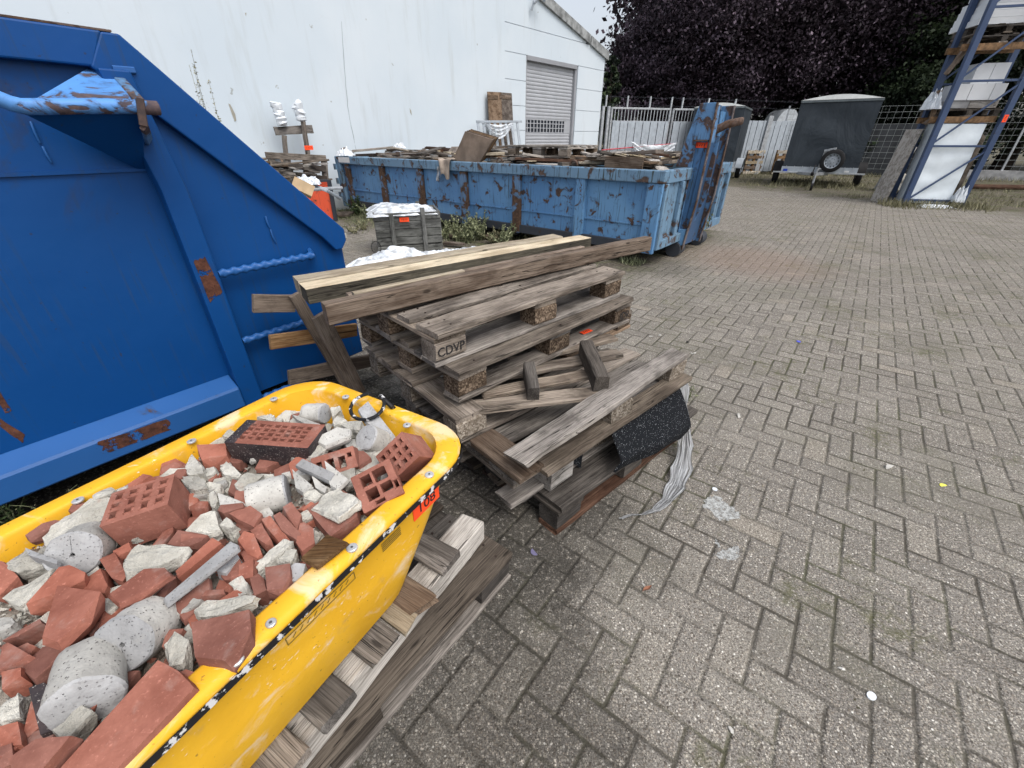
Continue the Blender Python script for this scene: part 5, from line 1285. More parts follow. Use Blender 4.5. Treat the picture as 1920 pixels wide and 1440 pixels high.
b = MB(); b.board(at(636, 443, .03), at(647, 441, .03), .1, .06, jit=.004); b.build('stone_block', MORTAR, None, 'small pale stone block on the ground behind the end of the blue container', 'stone')
for k, (x0, y0, x1, y1, w_) in enumerate(((835, 440, 880, 447, .07), (833, 456, 870, 458, .08), (900, 440, 960, 455, .10), (842, 425, 866, 434, .05), (640, 405, 650, 398, .3))):
    b = MB(); b.board(at(x0, y0, .04), at(x1, y1, .05), w_, .035, jit=.004); b.build('ground_board', W_BROWN if k != 4 else W_DARK, None, ('rotten brown board just right of the grey crate', 'flat brown board on the soil at the foot of the grey crate', 'long brown board among the weeds below the rusty container', 'thin stick of wood behind the grey crate', 'dark board stub by the hall wall left of the rusty container')[k], 'board')

# ------------------------------------------------------------ stuff along the wall at the left
OB = Vector((-3.86, 8.35, 0))
ob = empty('orange_bin', OB, 0, 'dented orange steel bin topped with scrap, half hidden by the blue container', 'bin')
b = MB(); X = az(70); Yv = az(-20)
def ubox(b, c, L_, W_, H_, t=.03, flare=.06):
    pts0 = [(-L_/2, -W_/2), (L_/2, -W_/2), (L_/2, W_/2), (-L_/2, W_/2)]
    lo_ = [c+X*(x*(1-flare))+Yv*(y*(1-flare)) for x, y in pts0]; hi = [c+X*x+Yv*y+Vector((0, 0, H_)) for x, y in pts0]
    ii = [c+X*(x*(1-t/L_*2))+Yv*(y*(1-t/W_*2))+Vector((0, 0, H_)) for x, y in pts0]; il = [p-Vector((0, 0, H_-.05)) for p in ii]
    b.sheet([[*lo_, lo_[0]], [*hi, hi[0]], [*ii, ii[0]], [*il, il[0]]]); b.add(lo_, [(3, 2, 1, 0)]); b.add(il, [(0, 1, 2, 3)])
ubox(b, OB+Vector((0, 0, .03)), 1.0, .7, .58); b.build('bin_body', ORANGE, ob)
b = MB(); b.board(OB+X*.50-Yv*.36+Vector((0, 0, .0)), OB+X*.52-Yv*.37+Vector((0, 0, .69)), .05, .06); b.build('corner_post', DARKSTEEL, ob)
b = MB(); b.board(OB+X*.50-Yv*.36+Vector((0, 0, .68)), OB-X*.50-Yv*.36+Vector((0, 0, .68)), .05, .04); b.build('rim', DARKSTEEL, ob)
for k in range(26):
    p = OB+X*rnd.uniform(-.6, .35)+Yv*rnd.uniform(-.25, .5)+Vector((0, 0, .66+rnd.uniform(0, .38))); a = rnd.uniform(0, 180); d = az(a)*rnd.uniform(.2, .5)
    b = MB(); b.board(p-d, p+d+Vector((0, 0, rnd.uniform(-.08, .08))), rnd.uniform(.05, .14), .025, jit=.003)
    b.build('scrap_board', [W_GREY, W_BROWN, W_WHITE, W_DARK][k % 4], None, '%s scrap board piled on the orange bin' % ('grey', 'brown', 'pale', 'dark')[k % 4], 'board', 'scrap on the orange bin')
b = MB(); b.box(at(568, 352, .88), (.20, .14, .11), frame(Vector((.8, .3, -.5)), (0, .3, 1))); b.build('cardboard_box', CARD, None, 'small open cardboard box tilted on the scrap of the orange bin', 'box', bevel=.004)
b = MB(); b.tube([at(575, 356, .82), at(641, 352, .80)], .018, 8); b.build('metal_tube', GALV, None, 'grey metal tube sticking out to the right from the orange bin', 'tube')
b = MB(); b.tube([at(582, 345, .86), at(612, 357, .80), at(632, 368, .70), at(637, 372, .66)], .02, 8); b.build('metal_tube', GALV_L, None, 'bent pale tube hanging down at the right of the orange bin', 'tube')
crumple('plastic_bundle', at(578, 346, .86), X*.13, Yv*.10, .09, WHITEP, 'crumpled white plastic lying on the scrap of the orange bin', 'plastic sheet', seed=12)
# trestle / leaning pallets
def wl(x, y, o): return onplane(WA, WAZ, x, y, o)
e = empty('timber_trestle', wl(560, 350, .35), 0, 'grey timber rack with a cross board and two posts, standing by the white wall', 'trestle'); e.location.z = 0
for (x0, y0, x1, y1, w_, t_, m_, nm, o) in ((515, 246, 586, 242, .03, .13, W_GREY, 'cross_board', .32), (533, 254, 546, 400, .10, .05, W_GREY, 'post', .42), (568, 228, 594, 400, .10, .05, W_GREY, 'post', .42)):
    b = MB(); b.board(wl(x0, y0, o), wl(x1, y1, o), w_ if nm != 'cross_board' else .03, t_, (0, 0, 1) if nm == 'cross_board' else WD, jit=.003); b.build(nm, m_, e)
sticker(e, wl(579, 277, .48), WD, WNV, .16, .07)
e = empty('upright_pallet', wl(560, 350, .55), 0, 'dark grey pallet standing on edge against the timber rack by the wall', 'pallet'); e.location.z = 0
for (x0, y0, x1, y1) in ((498, 291, 611, 297), (512, 308, 611, 317), (525, 325, 613, 336), (540, 345, 616, 356), (550, 370, 618, 376)):
    b = MB(); b.board(wl(x0, y0, .55), wl(x1, y1, .55), .025, .10, (0, 0, 1), jit=.003); b.build('slat', W_DARK if y0 > 300 else W_GREY, e)
for (x0, y0, x1, y1) in ((507, 293, 516, 330), (538, 296, 545, 400), (573, 298, 582, 400), (607, 297, 616, 400)):
    b = MB(); b.board(wl(x0, y0, .50), wl(x1, y1, .50), .07, .10, WD, jit=.003); b.build('stringer', W_GREY, e)
e = empty('board_pile', wl(540, 330, .9), 0, 'pile of grey boards lying between the blue container and the upright pallet', 'boards'); e.location.z = 0
for k in range(8):
    b = MB(); b.board(wl(500+k*4, 316+k*4, .95), wl(545+k*4, 322+k*4.5, .85), .14, .04, jit=.003); b.build('board', [W_DARK, W_GREY, W_GREY][k % 3], e)
for k, (x0, y0, x1, y1) in enumerate(((516, 192, 531, 236), (557, 194, 566, 228))):
    p0 = wl(x0, y0, .38); p1_ = wl(x1, y1, .38); pts = []; rad = []
    for i in range(13):
        t = i/12; pts.append(p1_.lerp(p0, t)+Vector((.012*math.sin(i*2), 0, 0))); rad.append(.065+.018*math.sin(i*1.9+k)+.008*math.sin(i*4.1))
    pts = [p+Vector((.03*mn.noise(Vector((i*.6, k*5, 1))), 0, 0)) for i, p in enumerate(pts)]; rad = [.085+.03*mn.noise(Vector((i*.9, k*7, 3))) for i in range(13)]; rad[0] = .05
    b = MB(); b.tube(pts, .06, 12, radii=rad); b.build('wrapped_post_end', WHITEP, None, ('left post end wrapped in white plastic above the timber rack', 'right post end wrapped in white plastic above the timber rack')[k], 'wrapping', smooth=30)
# planks and slatted panel at the wall beside the door
e = empty('leaning_shutter', wl(937, 205, .08), 0, 'old brown board shutter leaning on the white wall left of the roller door', 'boards'); e.location.z = 0
for (x0, x1, x2, x3, k) in ((913, 938, 938, 942, 0), (936, 958, 944, 962, 1)):
    b = MB(); b.prism([wl(x0, 172+k, .08), wl(x1, 173+k*2, .08), wl(x1+(22 if k else 6)-((0, 16)[k]), 300, .3), wl(x0+8, 300, .3)], WNV*.03); b.build('board', W_BROWN, e)
for k, (x0, y0, x1, y1) in enumerate(((914, 181, 933, 183), (937, 181, 957, 183))):
    b = MB(); b.board(wl(x0, y0, .13), wl(x1, y1, .13), .03, .09, (0, 0, 1)); b.build('batten', W_BROWN, e)
e = empty('fence_panel', wl(940, 260, .3), 0, 'white slatted fence panel wrapped in thin film leaning by the white wall', 'panel'); e.location.z = 0
for k in range(8):
    x = 896+k*10.5; b = MB(); b.board(wl(x, 229, .35), wl(x+9, 300, .55), .09, .02, WNV); b.build('slat', GALV_L, e)
b = MB(); b.board(wl(893, 228, .37), wl(978, 228, .37), .02, .05, (0, 0, 1)); b.build('top_rail', GALV_L, e)
def netting(a, b_, c_, d, m, label, sag=.3, name='white_netting', nrm=Vector((0, -1, 0)), n=24):
    """a sheet hung between two top corners a, b_ with lower corners c_, d"""
    rows = []
    for i in range(n+1):
        u = i/n; row = []
        for j in range(15):
            v = j/14; top = a.lerp(b_, u); lo_ = c_.lerp(d, u); p = top.lerp(lo_, v); p.z -= sag*math.sin(u*math.pi)*(.3+.7*v)
            row.append(p+nrm*(.03*math.sin(v*22-8*math.sin(u*math.pi))+.02*math.sin(u*19)))
        rows.append(row)
    bb = MB(); bb.sheet(rows, [(i/n*1.5, j/14*1.0+.4*math.sin(i/n*math.pi), 0) for i in range(n+1) for j in range(15)]); return bb.build(name, m, None, label, 'netting', smooth=60)
netting(wl(903, 229, .6), wl(962, 230, .6), wl(915, 245, .6), wl(955, 245, .6), NET, 'thin white netting swagged over the slatted panel by the wall', .18, nrm=WNV)

# ------------------------------------------------------------ gate and fences at the back
FA = Vector((3.25, 17.62, 0)); FAZ = 72.0; FD = az(FAZ); FN = Vector((math.cos(R(FAZ)), -math.sin(R(FAZ)), 0))
def FP(s, z, o=0.0): p = FA+FD*s+FN*o; return Vector((p.x, p.y, z))
def fs_(px, py=250): return (onplane(FA, FAZ, px, py)-FA).dot(FD)
def gate(s0, s1, label):
    e = empty('steel_gate', FP(s0, 0), 0, label, 'gate', 'steel gates with bars above pale slats')
    b = MB()
    for p, q in ((FP(s0, .1), FP(s0, 2.27)), (FP(s1, .1), FP(s1, 2.27)), (FP(s0, 2.25), FP(s1, 2.25)), (FP(s0, 1.84), FP(s1, 1.84)), (FP(s0, .12), FP(s1, .12))): b.board(p, q, .06, .06, FN, 0, 1)
    b.build('gate_frame', GALV, e)
    n = int((s1-s0)/.13)
    b = MB()
    for k in range(1, n): b.board(FP(s0+(s1-s0)*k/n, 1.84), FP(s0+(s1-s0)*k/n, 2.25), .025, .025, FN, 0, 1)
    b.build('bars', GALV, e)
    slatwall(e, s0+.03, s1-.03, .12, 1.86)
def slatwall(e, s0, s1, z0, z1, m=None):
    n = int((s1-s0)/.15); 
    for lay in (0, 1):
        b = MB()
        for k in range(n):
            if k % 2 == lay: b.board(FP(s0+(k+.5)*(s1-s0)/n, z0, .04+.02*(1-lay)), FP(s0+(k+.5)*(s1-s0)/n, z1+rnd.uniform(-.012, .012), .04+.02*(1-lay)), .016, .125 if lay == 0 else .165, FD, 0, 1, .003)
        b.build('slat_panel', m or GALV_L, e)
gate(fs_(1143), fs_(1250), 'left grey steel gate leaf beside the hall corner')
gate(fs_(1256), fs_(1340), 'right grey steel gate leaf half hidden by the blue hook tower')
for k, x in enumerate((1127, 1137)):
    b = MB(); b.board(FP(fs_(x), 0), FP(fs_(x), 2.3), .09, .09, FN, 0, 1); b.build('gate_post', GALV, None, ('square steel gate post tight against the hall corner', 'second steel gate post carrying the lock, beside the first')[k], 'post')
for k, x in enumerate((1131, 1170, 1211, 1250, 1270, 1317, 1366)):
    b = MB(); b.board(FP(fs_(x), 2.28), FP(fs_(x), 2.62), .05, .05, FN, 0, 1); b.build('wire_post', GALV, None, 'short steel post holding barbed wire above the gate', 'post', 'barbed wire posts above the gate')
for k, zz in enumerate((2.34, 2.58)):
    s_a, s_b = fs_(1130), fs_(1480); pts = [FP(s_a+(s_b-s_a)*i/50, zz+.05*mn.noise(Vector((i*.35, k*4, 0)))) for i in range(51)]
    b = MB(); b.tube(pts, .0035, 5)
    for i in range(0, 50): b.tube([pts[i]-Vector((.03, 0, .03)), pts[i]+Vector((.03, 0, .03))], .003, 4)
    b.build('barbed_wire', DARKSTEEL, None, ('lower strand of barbed wire above the gate', 'upper strand of barbed wire above the gate')[k], 'wire')
e = empty('slatted_fence', FP(fs_(1430), 0), 0, 'pale grey slatted fence between the two tarpaulin trailers', 'fence')
slatwall(e, fs_(1345), fs_(1520), .1, 1.93)
b = MB(); b.board(FP(fs_(1432), 0, .13), FP(fs_(1434), 2.1, .13), .03, .22, FD, 0, 1); b.build('wide_board', GALV, e)
b = MB(); p0 = FP(fs_(1128), .95, .12); p1_ = FP(fs_(1262), 1.14, .14); b.tube([p0.lerp(p1_, i/8) for i in range(9)], .02, 6); o = b.build('red_strap', plain('red_plastic', (.45, .05, .07), .6), None, 'red and white strap stretched across the pale slats of the gate', 'strap')
netting(FP(fs_(1180), 1.22, .2), FP(fs_(1265), 1.18, .2), FP(fs_(1196), .7, .2), FP(fs_(1258), .7, .2), NET, 'white netting hung over the slats of the left gate', .35, nrm=FN)
for k, x in enumerate((1408, 1462)):
    c = at(x, 327, 0); e = empty('upright_pallet', c, 0, ('new yellow pallet standing on edge right beside the left tarpaulin trailer', 'new yellow pallet standing on edge between fence and right tarpaulin trailer')[k], 'pallet')
    for i in range(5):
        b = MB(); b.board(c-FD*.45+Vector((0, 0, .07+i*.19)), c+FD*.45+Vector((0, 0, .07+i*.19)), .022, .11, (0, 0, 1), jit=.002); b.build('slat', W_TAN if i % 2 else W_PALE, e)
    for i in (-.38, 0, .38):
        b = MB(); b.board(c+FD*i-FN*.06+Vector((0, 0, .01)), c+FD*i-FN*.06+Vector((0, 0, .9)), .09, .09, FN); b.build('stringer', W_TAN, e)
# mesh fence
MA = Vector((11.3, 20.3, 0)); MD = Vector((8.5, -4.6, 0)); ML = MD.length; MD.normalize(); MNV = Vector((MD.y, -MD.x, 0))
me_ = empty('mesh_fence', MA, 0, 'tall wire mesh fence behind the trailer and the rack at the right', 'fence')
WIRE = plain('galvanised_wire', (.24, .26, .26), .5, .4, .3)
b = MB(); 
for k in range(int(ML/.22)+1): p = MA+MD*k*.22; b.board(p+Vector((0, 0, .25)), p+Vector((0, 0, 2.36)), .008, .008, MNV, 0, 1)
for k in range(12): b.board(MA+Vector((0, 0, .27+k*.19)), MA+MD*ML+Vector((0, 0, .27+k*.19)), .008, .008, (0, 0, 1), .001, 10)
b.build('wire_mesh', WIRE, me_)
for k in range(5):
    p = MA+MD*(k*ML/4.0); b = MB(); b.board(p, p+Vector((0, 0, 2.45)), .06, .06, MNV, 0, 1); b.build('fence_post', GALV, me_)
b = MB(); b.box(MA+MD*(ML*.75)+Vector((0, 0, .16)), (4.2, .22, .32), frame(MD, (0, 0, 1))); b.build('concrete_base', GREYBOARD, me_)
b = MB(); b.box(MA+MD*2.2-MNV*1.0+Vector((0, 0, .9)), (7.0, .12, 1.8), frame(MD, (0, 0, 1))); b.build('dark_block_wall', plain('dark_block_wall', (.035, .038, .042), .9, var=.3, sc=2), None, 'low dark wall standing behind the mesh fence', 'wall')
p = at(1800, 356, .10); b = MB(); b.tube([at(1822, 350, .1), at(1960, 352, .1)], .07, 10); b.build('log', W_RED, None, 'long reddish log lying in front of the mesh fence at the right edge', 'log')

# ------------------------------------------------------------ tarpaulin trailers
TARP = NT('dark_grey_tarpaulin', .6, .3)
gq = TARP.gc(); fq = TARP.no(TARP.mp(gq, (1.2, 1.2, .6)), 1.3, 4, .6, 1.2)
TARP.col(TARP.mix(TARP.ss(fq, .35, .7), (.026, .034, .043), (.036, .046, .057))); TARP.bump(fq, .10, .5); TARP = TARP.m
def trailer(x0, y0, a, w_, ln, label, full=True):
    X = az(a); Dd = az(a-90); e = empty('tarpaulin_trailer', Vector((x0, y0, 0))+X*w_/2+Dd*ln/2, 0, label, 'trailer', 'trailers with dark tarpaulin covers')
    def P(s, d, z): return Vector((x0, y0, 0))+X*s+Dd*d+Vector((0, 0, z))
    H0, H1 = .56, 2.28
    b = MB()
    def face(f, n1=14, n2=12, amp=.02, sd_=0):
        rows = []
        for i in range(n1+1):
            row = []
            for j in range(n2+1):
                u = i/n1; v = j/n2; edge = min(u, 1-u, v, 1-v)*4; edge = min(1, edge)
                p, nn = f(u, v); q = Vector((u*3+sd_, v*2.5+u, sd_))
                row.append(p+nn*(edge*(amp*1.6*mn.noise(q)-amp*.6+amp*.7*math.sin((u*2.2+v*3.1)*3.1))))
            rows.append(row)
        b.sheet(rows)
    face(lambda u, v: (P(w_*u, 0, H0+(H1-H0)*v), -Dd), sd_=1); face(lambda u, v: (P(w_, ln*u, H0+(H1-H0)*v), X), sd_=2)
    face(lambda u, v: (P(w_*(1-u), ln, H0+(H1-H0)*v), Dd), sd_=3); face(lambda u, v: (P(0, ln*(1-u), H0+(H1-H0)*v), -X), sd_=4)
    b.build('tarpaulin_cover', TARP, e, smooth=40)
    b = MB(); rows = []
    for i in range(13):
        k = i/12; z_ = H1+.005+.12*math.sin(k*math.pi); rows.append([P(-.01+(w_+.02)*k, -.02+(ln+.04)*j/8, z_+.01*math.sin(j*1.5)*math.sin(k*math.pi)) for j in range(9)])
    b.sheet(rows); b.add([P(-.01+(w_+.02)*i/12, -.02, H1+.005+.12*math.sin(i/12*math.pi)) for i in range(13)], [tuple(range(12, -1, -1))])
    b.build('white_roof', plain('translucent_white_roof', (.78, .80, .78), .4, .5, 0, .1, 3), e, smooth=40)
    b = MB(); b.board(P(-.004, -.012, H1-.03), P(w_+.004, -.012, H1-.03), .02, .05, (0, 0, 1), 0, 1); b.board(P(w_+.008, -.01, H1-.03), P(w_+.008, ln, H1-.03), .02, .05, (0, 0, 1), 0, 1); b.build('cover_edge_strap', plain('grey_webbing', (.11, .13, .14), .6), e)
    b = MB(); b.box(P(w_/2, ln/2, .48), (w_+.03, ln+.03, .16), frame(X, (0, 0, 1))); b.build('trailer_bed', GALV_L, e, bevel=.01)
    b = MB(); b.board(P(-.22, -.03, .40), P(w_+.22, -.03, .40), .03, .04, (0, 0, 1), 0, 1); b.build('marker_bar', GALV, e)
    for s_, sg in ((-.16, -1), (w_+.16, 1)):
        for dw in ((ln*.36,) if full else (ln*.45,)):
            wh = empty('road_wheel', P(s_, dw, .30)-e.location, 0, parent=e)
            def wheel(c, ax_, rt, wd, par, nr='rim'):
                ax_ = Vector(ax_).normalized(); u = ax_.cross(Vector((.01, .02, 1))).normalized(); v = ax_.cross(u); n = 28
                prf = [(-wd/2, rt*.66), (-wd/2, rt*.90), (-wd*.38, rt*.985), (wd*.0, rt), (wd*.38, rt*.985), (wd/2, rt*.90), (wd/2, rt*.66), (wd*.30, rt*.63)]
                bb = MB(); rows = [[c+ax_*o+(u*math.cos(2*math.pi*k/n)+v*math.sin(2*math.pi*k/n))*r_ for k in range(n)] for o, r_ in prf]
                bb.sheet(rows, wrap=True); bb.build('tyre', BLACK, par, smooth=40)
                for sgn in (1, -1):
                    bb = MB(); prr = [(wd*.34, rt*.66), (wd*.40, rt*.63), (wd*.15, rt*.58), (wd*.10, rt*.42), (wd*.22, rt*.30), (wd*.20, rt*.12), (wd*.26, rt*.10), (wd*.26, .001)]
                    rows = [[c+ax_*(o*sgn)+(u*math.cos(2*math.pi*k/n)+v*math.sin(2*math.pi*k/n))*r_ for k in range(n)] for o, r_ in prr]
                    bb.sheet(rows, wrap=True); bb.build('wheel_rim', GALV_L, par, smooth=35)
                    bb = MB()
                    for k in range(12):
                        a_ = 2*math.pi*k/12; q = c+ax_*(wd*.125*sgn)+(u*math.cos(a_)+v*math.sin(a_))*rt*.50; bb.tube([q-ax_*.004, q+ax_*(.022*sgn)], rt*.055, 6)
                    for k in range(5):
                        a_ = 2*math.pi*k/5; q = c+ax_*(wd*.20*sgn)+(u*math.cos(a_)+v*math.sin(a_))*rt*.2; bb.tube([q, q+ax_*(.015*sgn)], rt*.03, 6)
                    bb.build('rim_holes', INK, par)
            wheel(P(s_, dw, .29), X, .29, .17, wh)
            b = MB(); rows = []
            for i in range(13):
                a_ = R(8+i*13.6); rows.append([P(s_+o, dw, .30)+Dd*(-.37*math.cos(a_))+Vector((0, 0, .37*math.sin(a_))) for o in (-.12, .12)])
            b.sheet(rows); rows2 = [[q+Vector((0, 0, .012)) for q in r_] for r_ in rows]; b.sheet(rows2[::-1]); b.build('mudguard', BLACK if full else GALV_L, e, smooth=40)
    # drawbar, coupling, jockey wheel, spare
    b = MB(); m = w_*.43
    b.board(P(m-.4, .1, .38), P(m, -1.0, .42), .06, .08, (0, 0, 1), 0, 1); b.board(P(m+.4, .1, .38), P(m, -1.0, .42), .06, .08, (0, 0, 1), 0, 1); b.board(P(m, -.9, .43), P(m, -1.35, .44), .08, .08, (0, 0, 1), 0, 1)
    b.build('drawbar', GALV, e)
    b = MB(); b.tube([P(m, -1.28, .45), P(m, -1.42, .47), P(m, -1.5, .44)], .045, 10); b.board(P(m, -1.25, .48), P(m+.02, -1.1, .66), .03, .03, (0, 0, 1)); b.build('coupling', BLACK, e, smooth=40)
    b = MB(); b.tube([P(m+.09, -1.15, .16), P(m+.09, -1.15, .56)], .028, 10); b.tube([P(m+.09, -1.15, .56), P(m+.18, -1.15, .57)], .012, 6); b.build('jockey_stand', GALV, e, smooth=40)
    if full:
        jw = MB(); jw.tube([P(m+.06, -1.15, .10), P(m+.12, -1.15, .10)], .10, 18); jw.build('jockey_wheel', BLACK, e, smooth=40)
        sp = empty('spare_wheel', P(w_*.66, -.16, .72)-e.location, 0, parent=e); wheel(P(w_*.64, -.16, .74), -Dd, .31, .16, sp)
        b = MB(); b.board(P(w_*.50, -.05, .45), P(w_*.52, -.12, 1.02), .08, .05, Dd, 0, 1); b.board(P(w_*.50, -.12, 1.0), P(w_*.64, -.2, 1.06), .07, .06, (0, 0, 1), 0, 1); b.build('spare_bracket', GALV, e)
    b = MB()
    for k in range(9): q = P(w_*(k+.5)/9, -.03, H0+.02); b.tube([q, q-Vector((0, 0, .05))], .008, 5)
    b.build('cover_hooks', GALV, e)
    b = MB(); b.box(P(.1, -.035, .46), (.12, .01, .07), frame(X, (0, 0, 1))); b.build('blue_plate', plain('blue_plate', (.03, .07, .4), .5), e)
    b = MB(); b.box(P(w_-.25, -.04, .46), (.12, .012, .05), frame(X, (0, 0, 1))); b.build('white_plate', PAPER, e)
trailer(8.6, 14.9, 122, 1.95, 2.6, 'dark grey tarpaulin trailer with white roof and a spare wheel on its front')
trailer(6.65, 18.18, 122, 1.7, 2.1, 'dark tarpaulin trailer behind the hook tower, showing its side and one wheel', False)

# ------------------------------------------------------------ pallet rack at the right
RA = Vector((8.968, 10.301, 0)); RAZ = 103.8; RD = az(RAZ); RB = az(13.8)
def RP(s, z, d=0.0): p = RA+RD*s+RB*d; return Vector((p.x, p.y, z))
rk = empty('pallet_rack', RP(.5, 0, 1.4), 0, 'tall blue pallet rack with braced uprights and loaded shelves at the right', 'rack')
RDEP = .62; RW = 1.07
for d in (0, RDEP):
    for s_ in (0, RW):
        b = MB(); p, q = RP(s_, 0, d), RP(s_, 4.9, d)
        for (ox, oy, w_, t_) in ((0, -.0475, .10, .006), (-.047, 0, .006, .09), (.047, 0, .006, .09)):
            b.box((p+q)/2+RD*ox+RB*oy*1.0, (w_, t_, 4.9), frame(RD, (0, 0, 1)))
        b.build('upright_post', RACKBLUE, rk)
        b = MB(); b.box(RP(s_, .004, d), (.14, .12, .006), frame(RD, (0, 0, 1))); b.build('foot_plate', RACKBLUE, rk)
    for z_ in (.12, 1.18, 2.31, 3.44, 4.5):
        b = MB(); b.board(RP(.03, z_, d), RP(RW-.03, z_, d), .03, .04, (0, 0, 1), 0, 1); b.build('brace', RACKBLUE, rk)
    for z0, z1 in ((.14, 1.08), (1.24, 2.24), (2.38, 3.38), (3.5, 4.45)):
        b = MB(); b.board(RP(.04, z0, d-.02), RP(RW-.04, z1, d-.02), .03, .04, RB, 0, 1); b.build('brace', RACKBLUE, rk)
for z_ in (1.66, 2.86, 4.1):
    for d in (.09, RDEP-.08):
        b = MB(); b.box(RP(.42, z_, d), (1.15, .05, .11), frame(RD, (0, 0, 1))); b.build('shelf_beam', plain('rack_beam_orange', (.17, .10, .05), .7, var=.5, sc=14), rk)
sticker(rk, RP(RW+.0, 1.67, -.055), (0, 0, 1), -RB, .13, .07)
# shelf loads
for z_, lab in ((1.72, 'grey pallet under the white boxes on the lower shelf of the blue rack'), (2.92, 'stacked grey pallet on the upper shelf of the blue rack'), (3.07, 'second grey pallet on the upper shelf of the blue rack, on top of the other')):
    pallet(lab, RP(1.02, 0, .12), 13.8, z_, L=.8, Wd=1.0, deck=4, blockm=W_DARK, deckm=W_DARK)
WB = plain('white_insulation', (.62, .64, .66), .7, var=.06, sc=3, bump=.004, bsc=6)
def blk(s0, s1, z0, z1, d0, d1, label, m=None, cat='insulation block', group='white insulation blocks on the rack'):
    b = MB(); b.box(RP((s0+s1)/2, (z0+z1)/2, (d0+d1)/2), (s1-s0, d1-d0, z1-z0), frame(RD, (0, 0, 1))); return b.build('insulation_block', m or WB, None, label, cat, group, bevel=.008)
blk(.12, .50, 1.868, 2.0, .25, .75, 'grey white slab lying lowest left on the lower shelf of the rack', GREYBOARD)
blk(.16, .40, 2.004, 2.28, .22, .7, 'left short white block on the lower rack shelf'); blk(.41, .78, 2.004, 2.28, .22, .7, 'middle white block on the lower rack shelf'); blk(.79, 1.0, 2.004, 2.28, .22, .7, 'right white block on the lower rack shelf')
blk(.36, .64, 2.284, 2.62, .25, .7, 'upper left white block stacked on the lower rack shelf'); blk(.65, .90, 2.284, 2.62, .25, .7, 'upper right white block stacked on the lower rack shelf')
blk(.51, 1.0, 1.868, 2.0, .25, .75, 'pale slab lying lowest right on the lower shelf of the rack', W_WHITE)
for k in range(4): blk(.02+.02*k, 1.0, 3.22+k*.11, 3.322+k*.11, .2+.02*k, 1.1, ('lowest', 'second', 'third', 'topmost')[k]+' thin white slab in the stack on the upper rack shelf', None, 'insulation slab', 'white slabs stacked on the upper rack shelf')
blk(.05, .56, 3.665, 4.0, .2, .9, 'thick white block at the very top left of the rack'); blk(.57, 1.0, 3.665, 4.0, .2, .9, 'thick white block at the very top right of the rack')
b = MB(); P_ = [RP(.06, .06, .02), RP(.86, .05, .02), RP(.89, 1.58, .08), RP(.09, 1.59, .08)]
rows = []
for i in range(15):
    row = []
    for j in range(25):
        u = i/14; v = j/24; p = P_[0].lerp(P_[1], u).lerp(P_[3].lerp(P_[2], u), v); row.append(p-RB*(.006*math.sin(v*26+math.sin(u*5))+.008*mn.noise(Vector((u*4, v*9, 2)))))
    rows.append(row)
b.sheet(rows); back = [[q+RB*.5 for q in r_] for r_ in rows]; b.sheet(back[::-1])
b.sheet([[r_[0] for r_ in rows], [r_[0] for r_ in back]]); b.sheet([[r_[-1] for r_ in back], [r_[-1] for r_ in rows]]); b.sheet([rows[0], back[0]]); b.sheet([back[-1], rows[-1]])
b.build('film_wrapped_pack', plain('wrapped_white_pack', (.62, .68, .72), .35, .5, 0, .08, 3), None, 'tall white film wrapped pack standing on the ground inside the rack', 'pack', smooth=40)
b = MB(); b.prism([RP(.92, .05, .1), RP(1.0, .05, .1), RP(1.02, 1.35, .15), RP(.95, 1.4, .15)], RB*.7); b.build('dirty_board_pack', plain('dirty_boards', (.16, .13, .10), .9, var=.5, sc=8, bump=.01), None, 'dirty brown board edges squeezed right of the white pack', 'boards')
crumple('torn_film', RP(.95, .1, -.05), RD*.1, RB*.08, .3, WHITEP, 'torn white film bunched at the lower right corner of the white pack', 'plastic film', seed=21)
crumple('torn_film', RP(.5, .0, -.25), RD*.35, RB*.12, .06, WHITEP, 'scraps of white film on the ground in front of the rack', 'plastic film', seed=22)
b = MB(); 
e = empty('loose_planks', RP(-.1, 0, .4), 0, 'splintered brown planks lying along the left edge of the rack shelves', 'planks'); e.location.z = 1.8
for (x0, y0, x1, y1, z0, z1) in ((1773, 140, 1826, 70, 2.5, 3.0), (1735, 232, 1760, 212, 1.8, 1.9), (1790, 120, 1835, 62, 2.7, 3.1), (1747, 222, 1762, 170, 1.85, 2.3)):
    b = MB(); b.board(onplane(RP(-.06, 0, .3), 103.8, x0, y0), onplane(RP(-.06, 0, .3), 103.8, x1, y1), .06, .09, RB, jit=.006, rag=.02); b.build('plank', W_TAN if y1 != 62 else W_GREY, e)
crumple('hanging_film', RP(-.10, 1.85, .35), RD*.10, RB*.2, .34, WHITEP, 'bunch of white film hanging at the left end of the lower rack shelf', 'plastic film', seed=31)
# debris leaning left of the rack
b = MB(); q0 = at(1662, 361, 0); q1 = at(1674, 366, 0)
b.prism([q0, q0+RB*.02+az(20)*1.0, onplane(q0, RAZ, 1716, 276)+az(20)*1.0, onplane(q0, RAZ, 1716, 276)], RD*.05); b.build('leaning_slab', GREYBOARD, None, 'grey slab leaning against the left side of the rack', 'slab')
b = MB(); b.prism([RP(-.28, 0, .3), RP(-.22, 0, .3), RP(-.04, 1.5, .4), RP(-.08, 1.5, .4)], RB*.6); b.build('leaning_board', W_WHITE, None, 'pale board leaning between the grey slab and the rack', 'board')
for k, (x, y, s_) in enumerate(((1698, 352, .16), (1703, 335, .14))):
    bm_ = chunk(at(x, y, .14 if k == 0 else .36)+RB*.2, s_, 1.0, 14); rough_bm(bm_, .01, 2, k*3.0); b = MB(); bm_to(b, bm_); b.build('stone_block', MORTAR, None, ('rough stone block at the foot of the rack, left side', 'second rough stone on top of the first at the left of the rack')[k], 'stone')

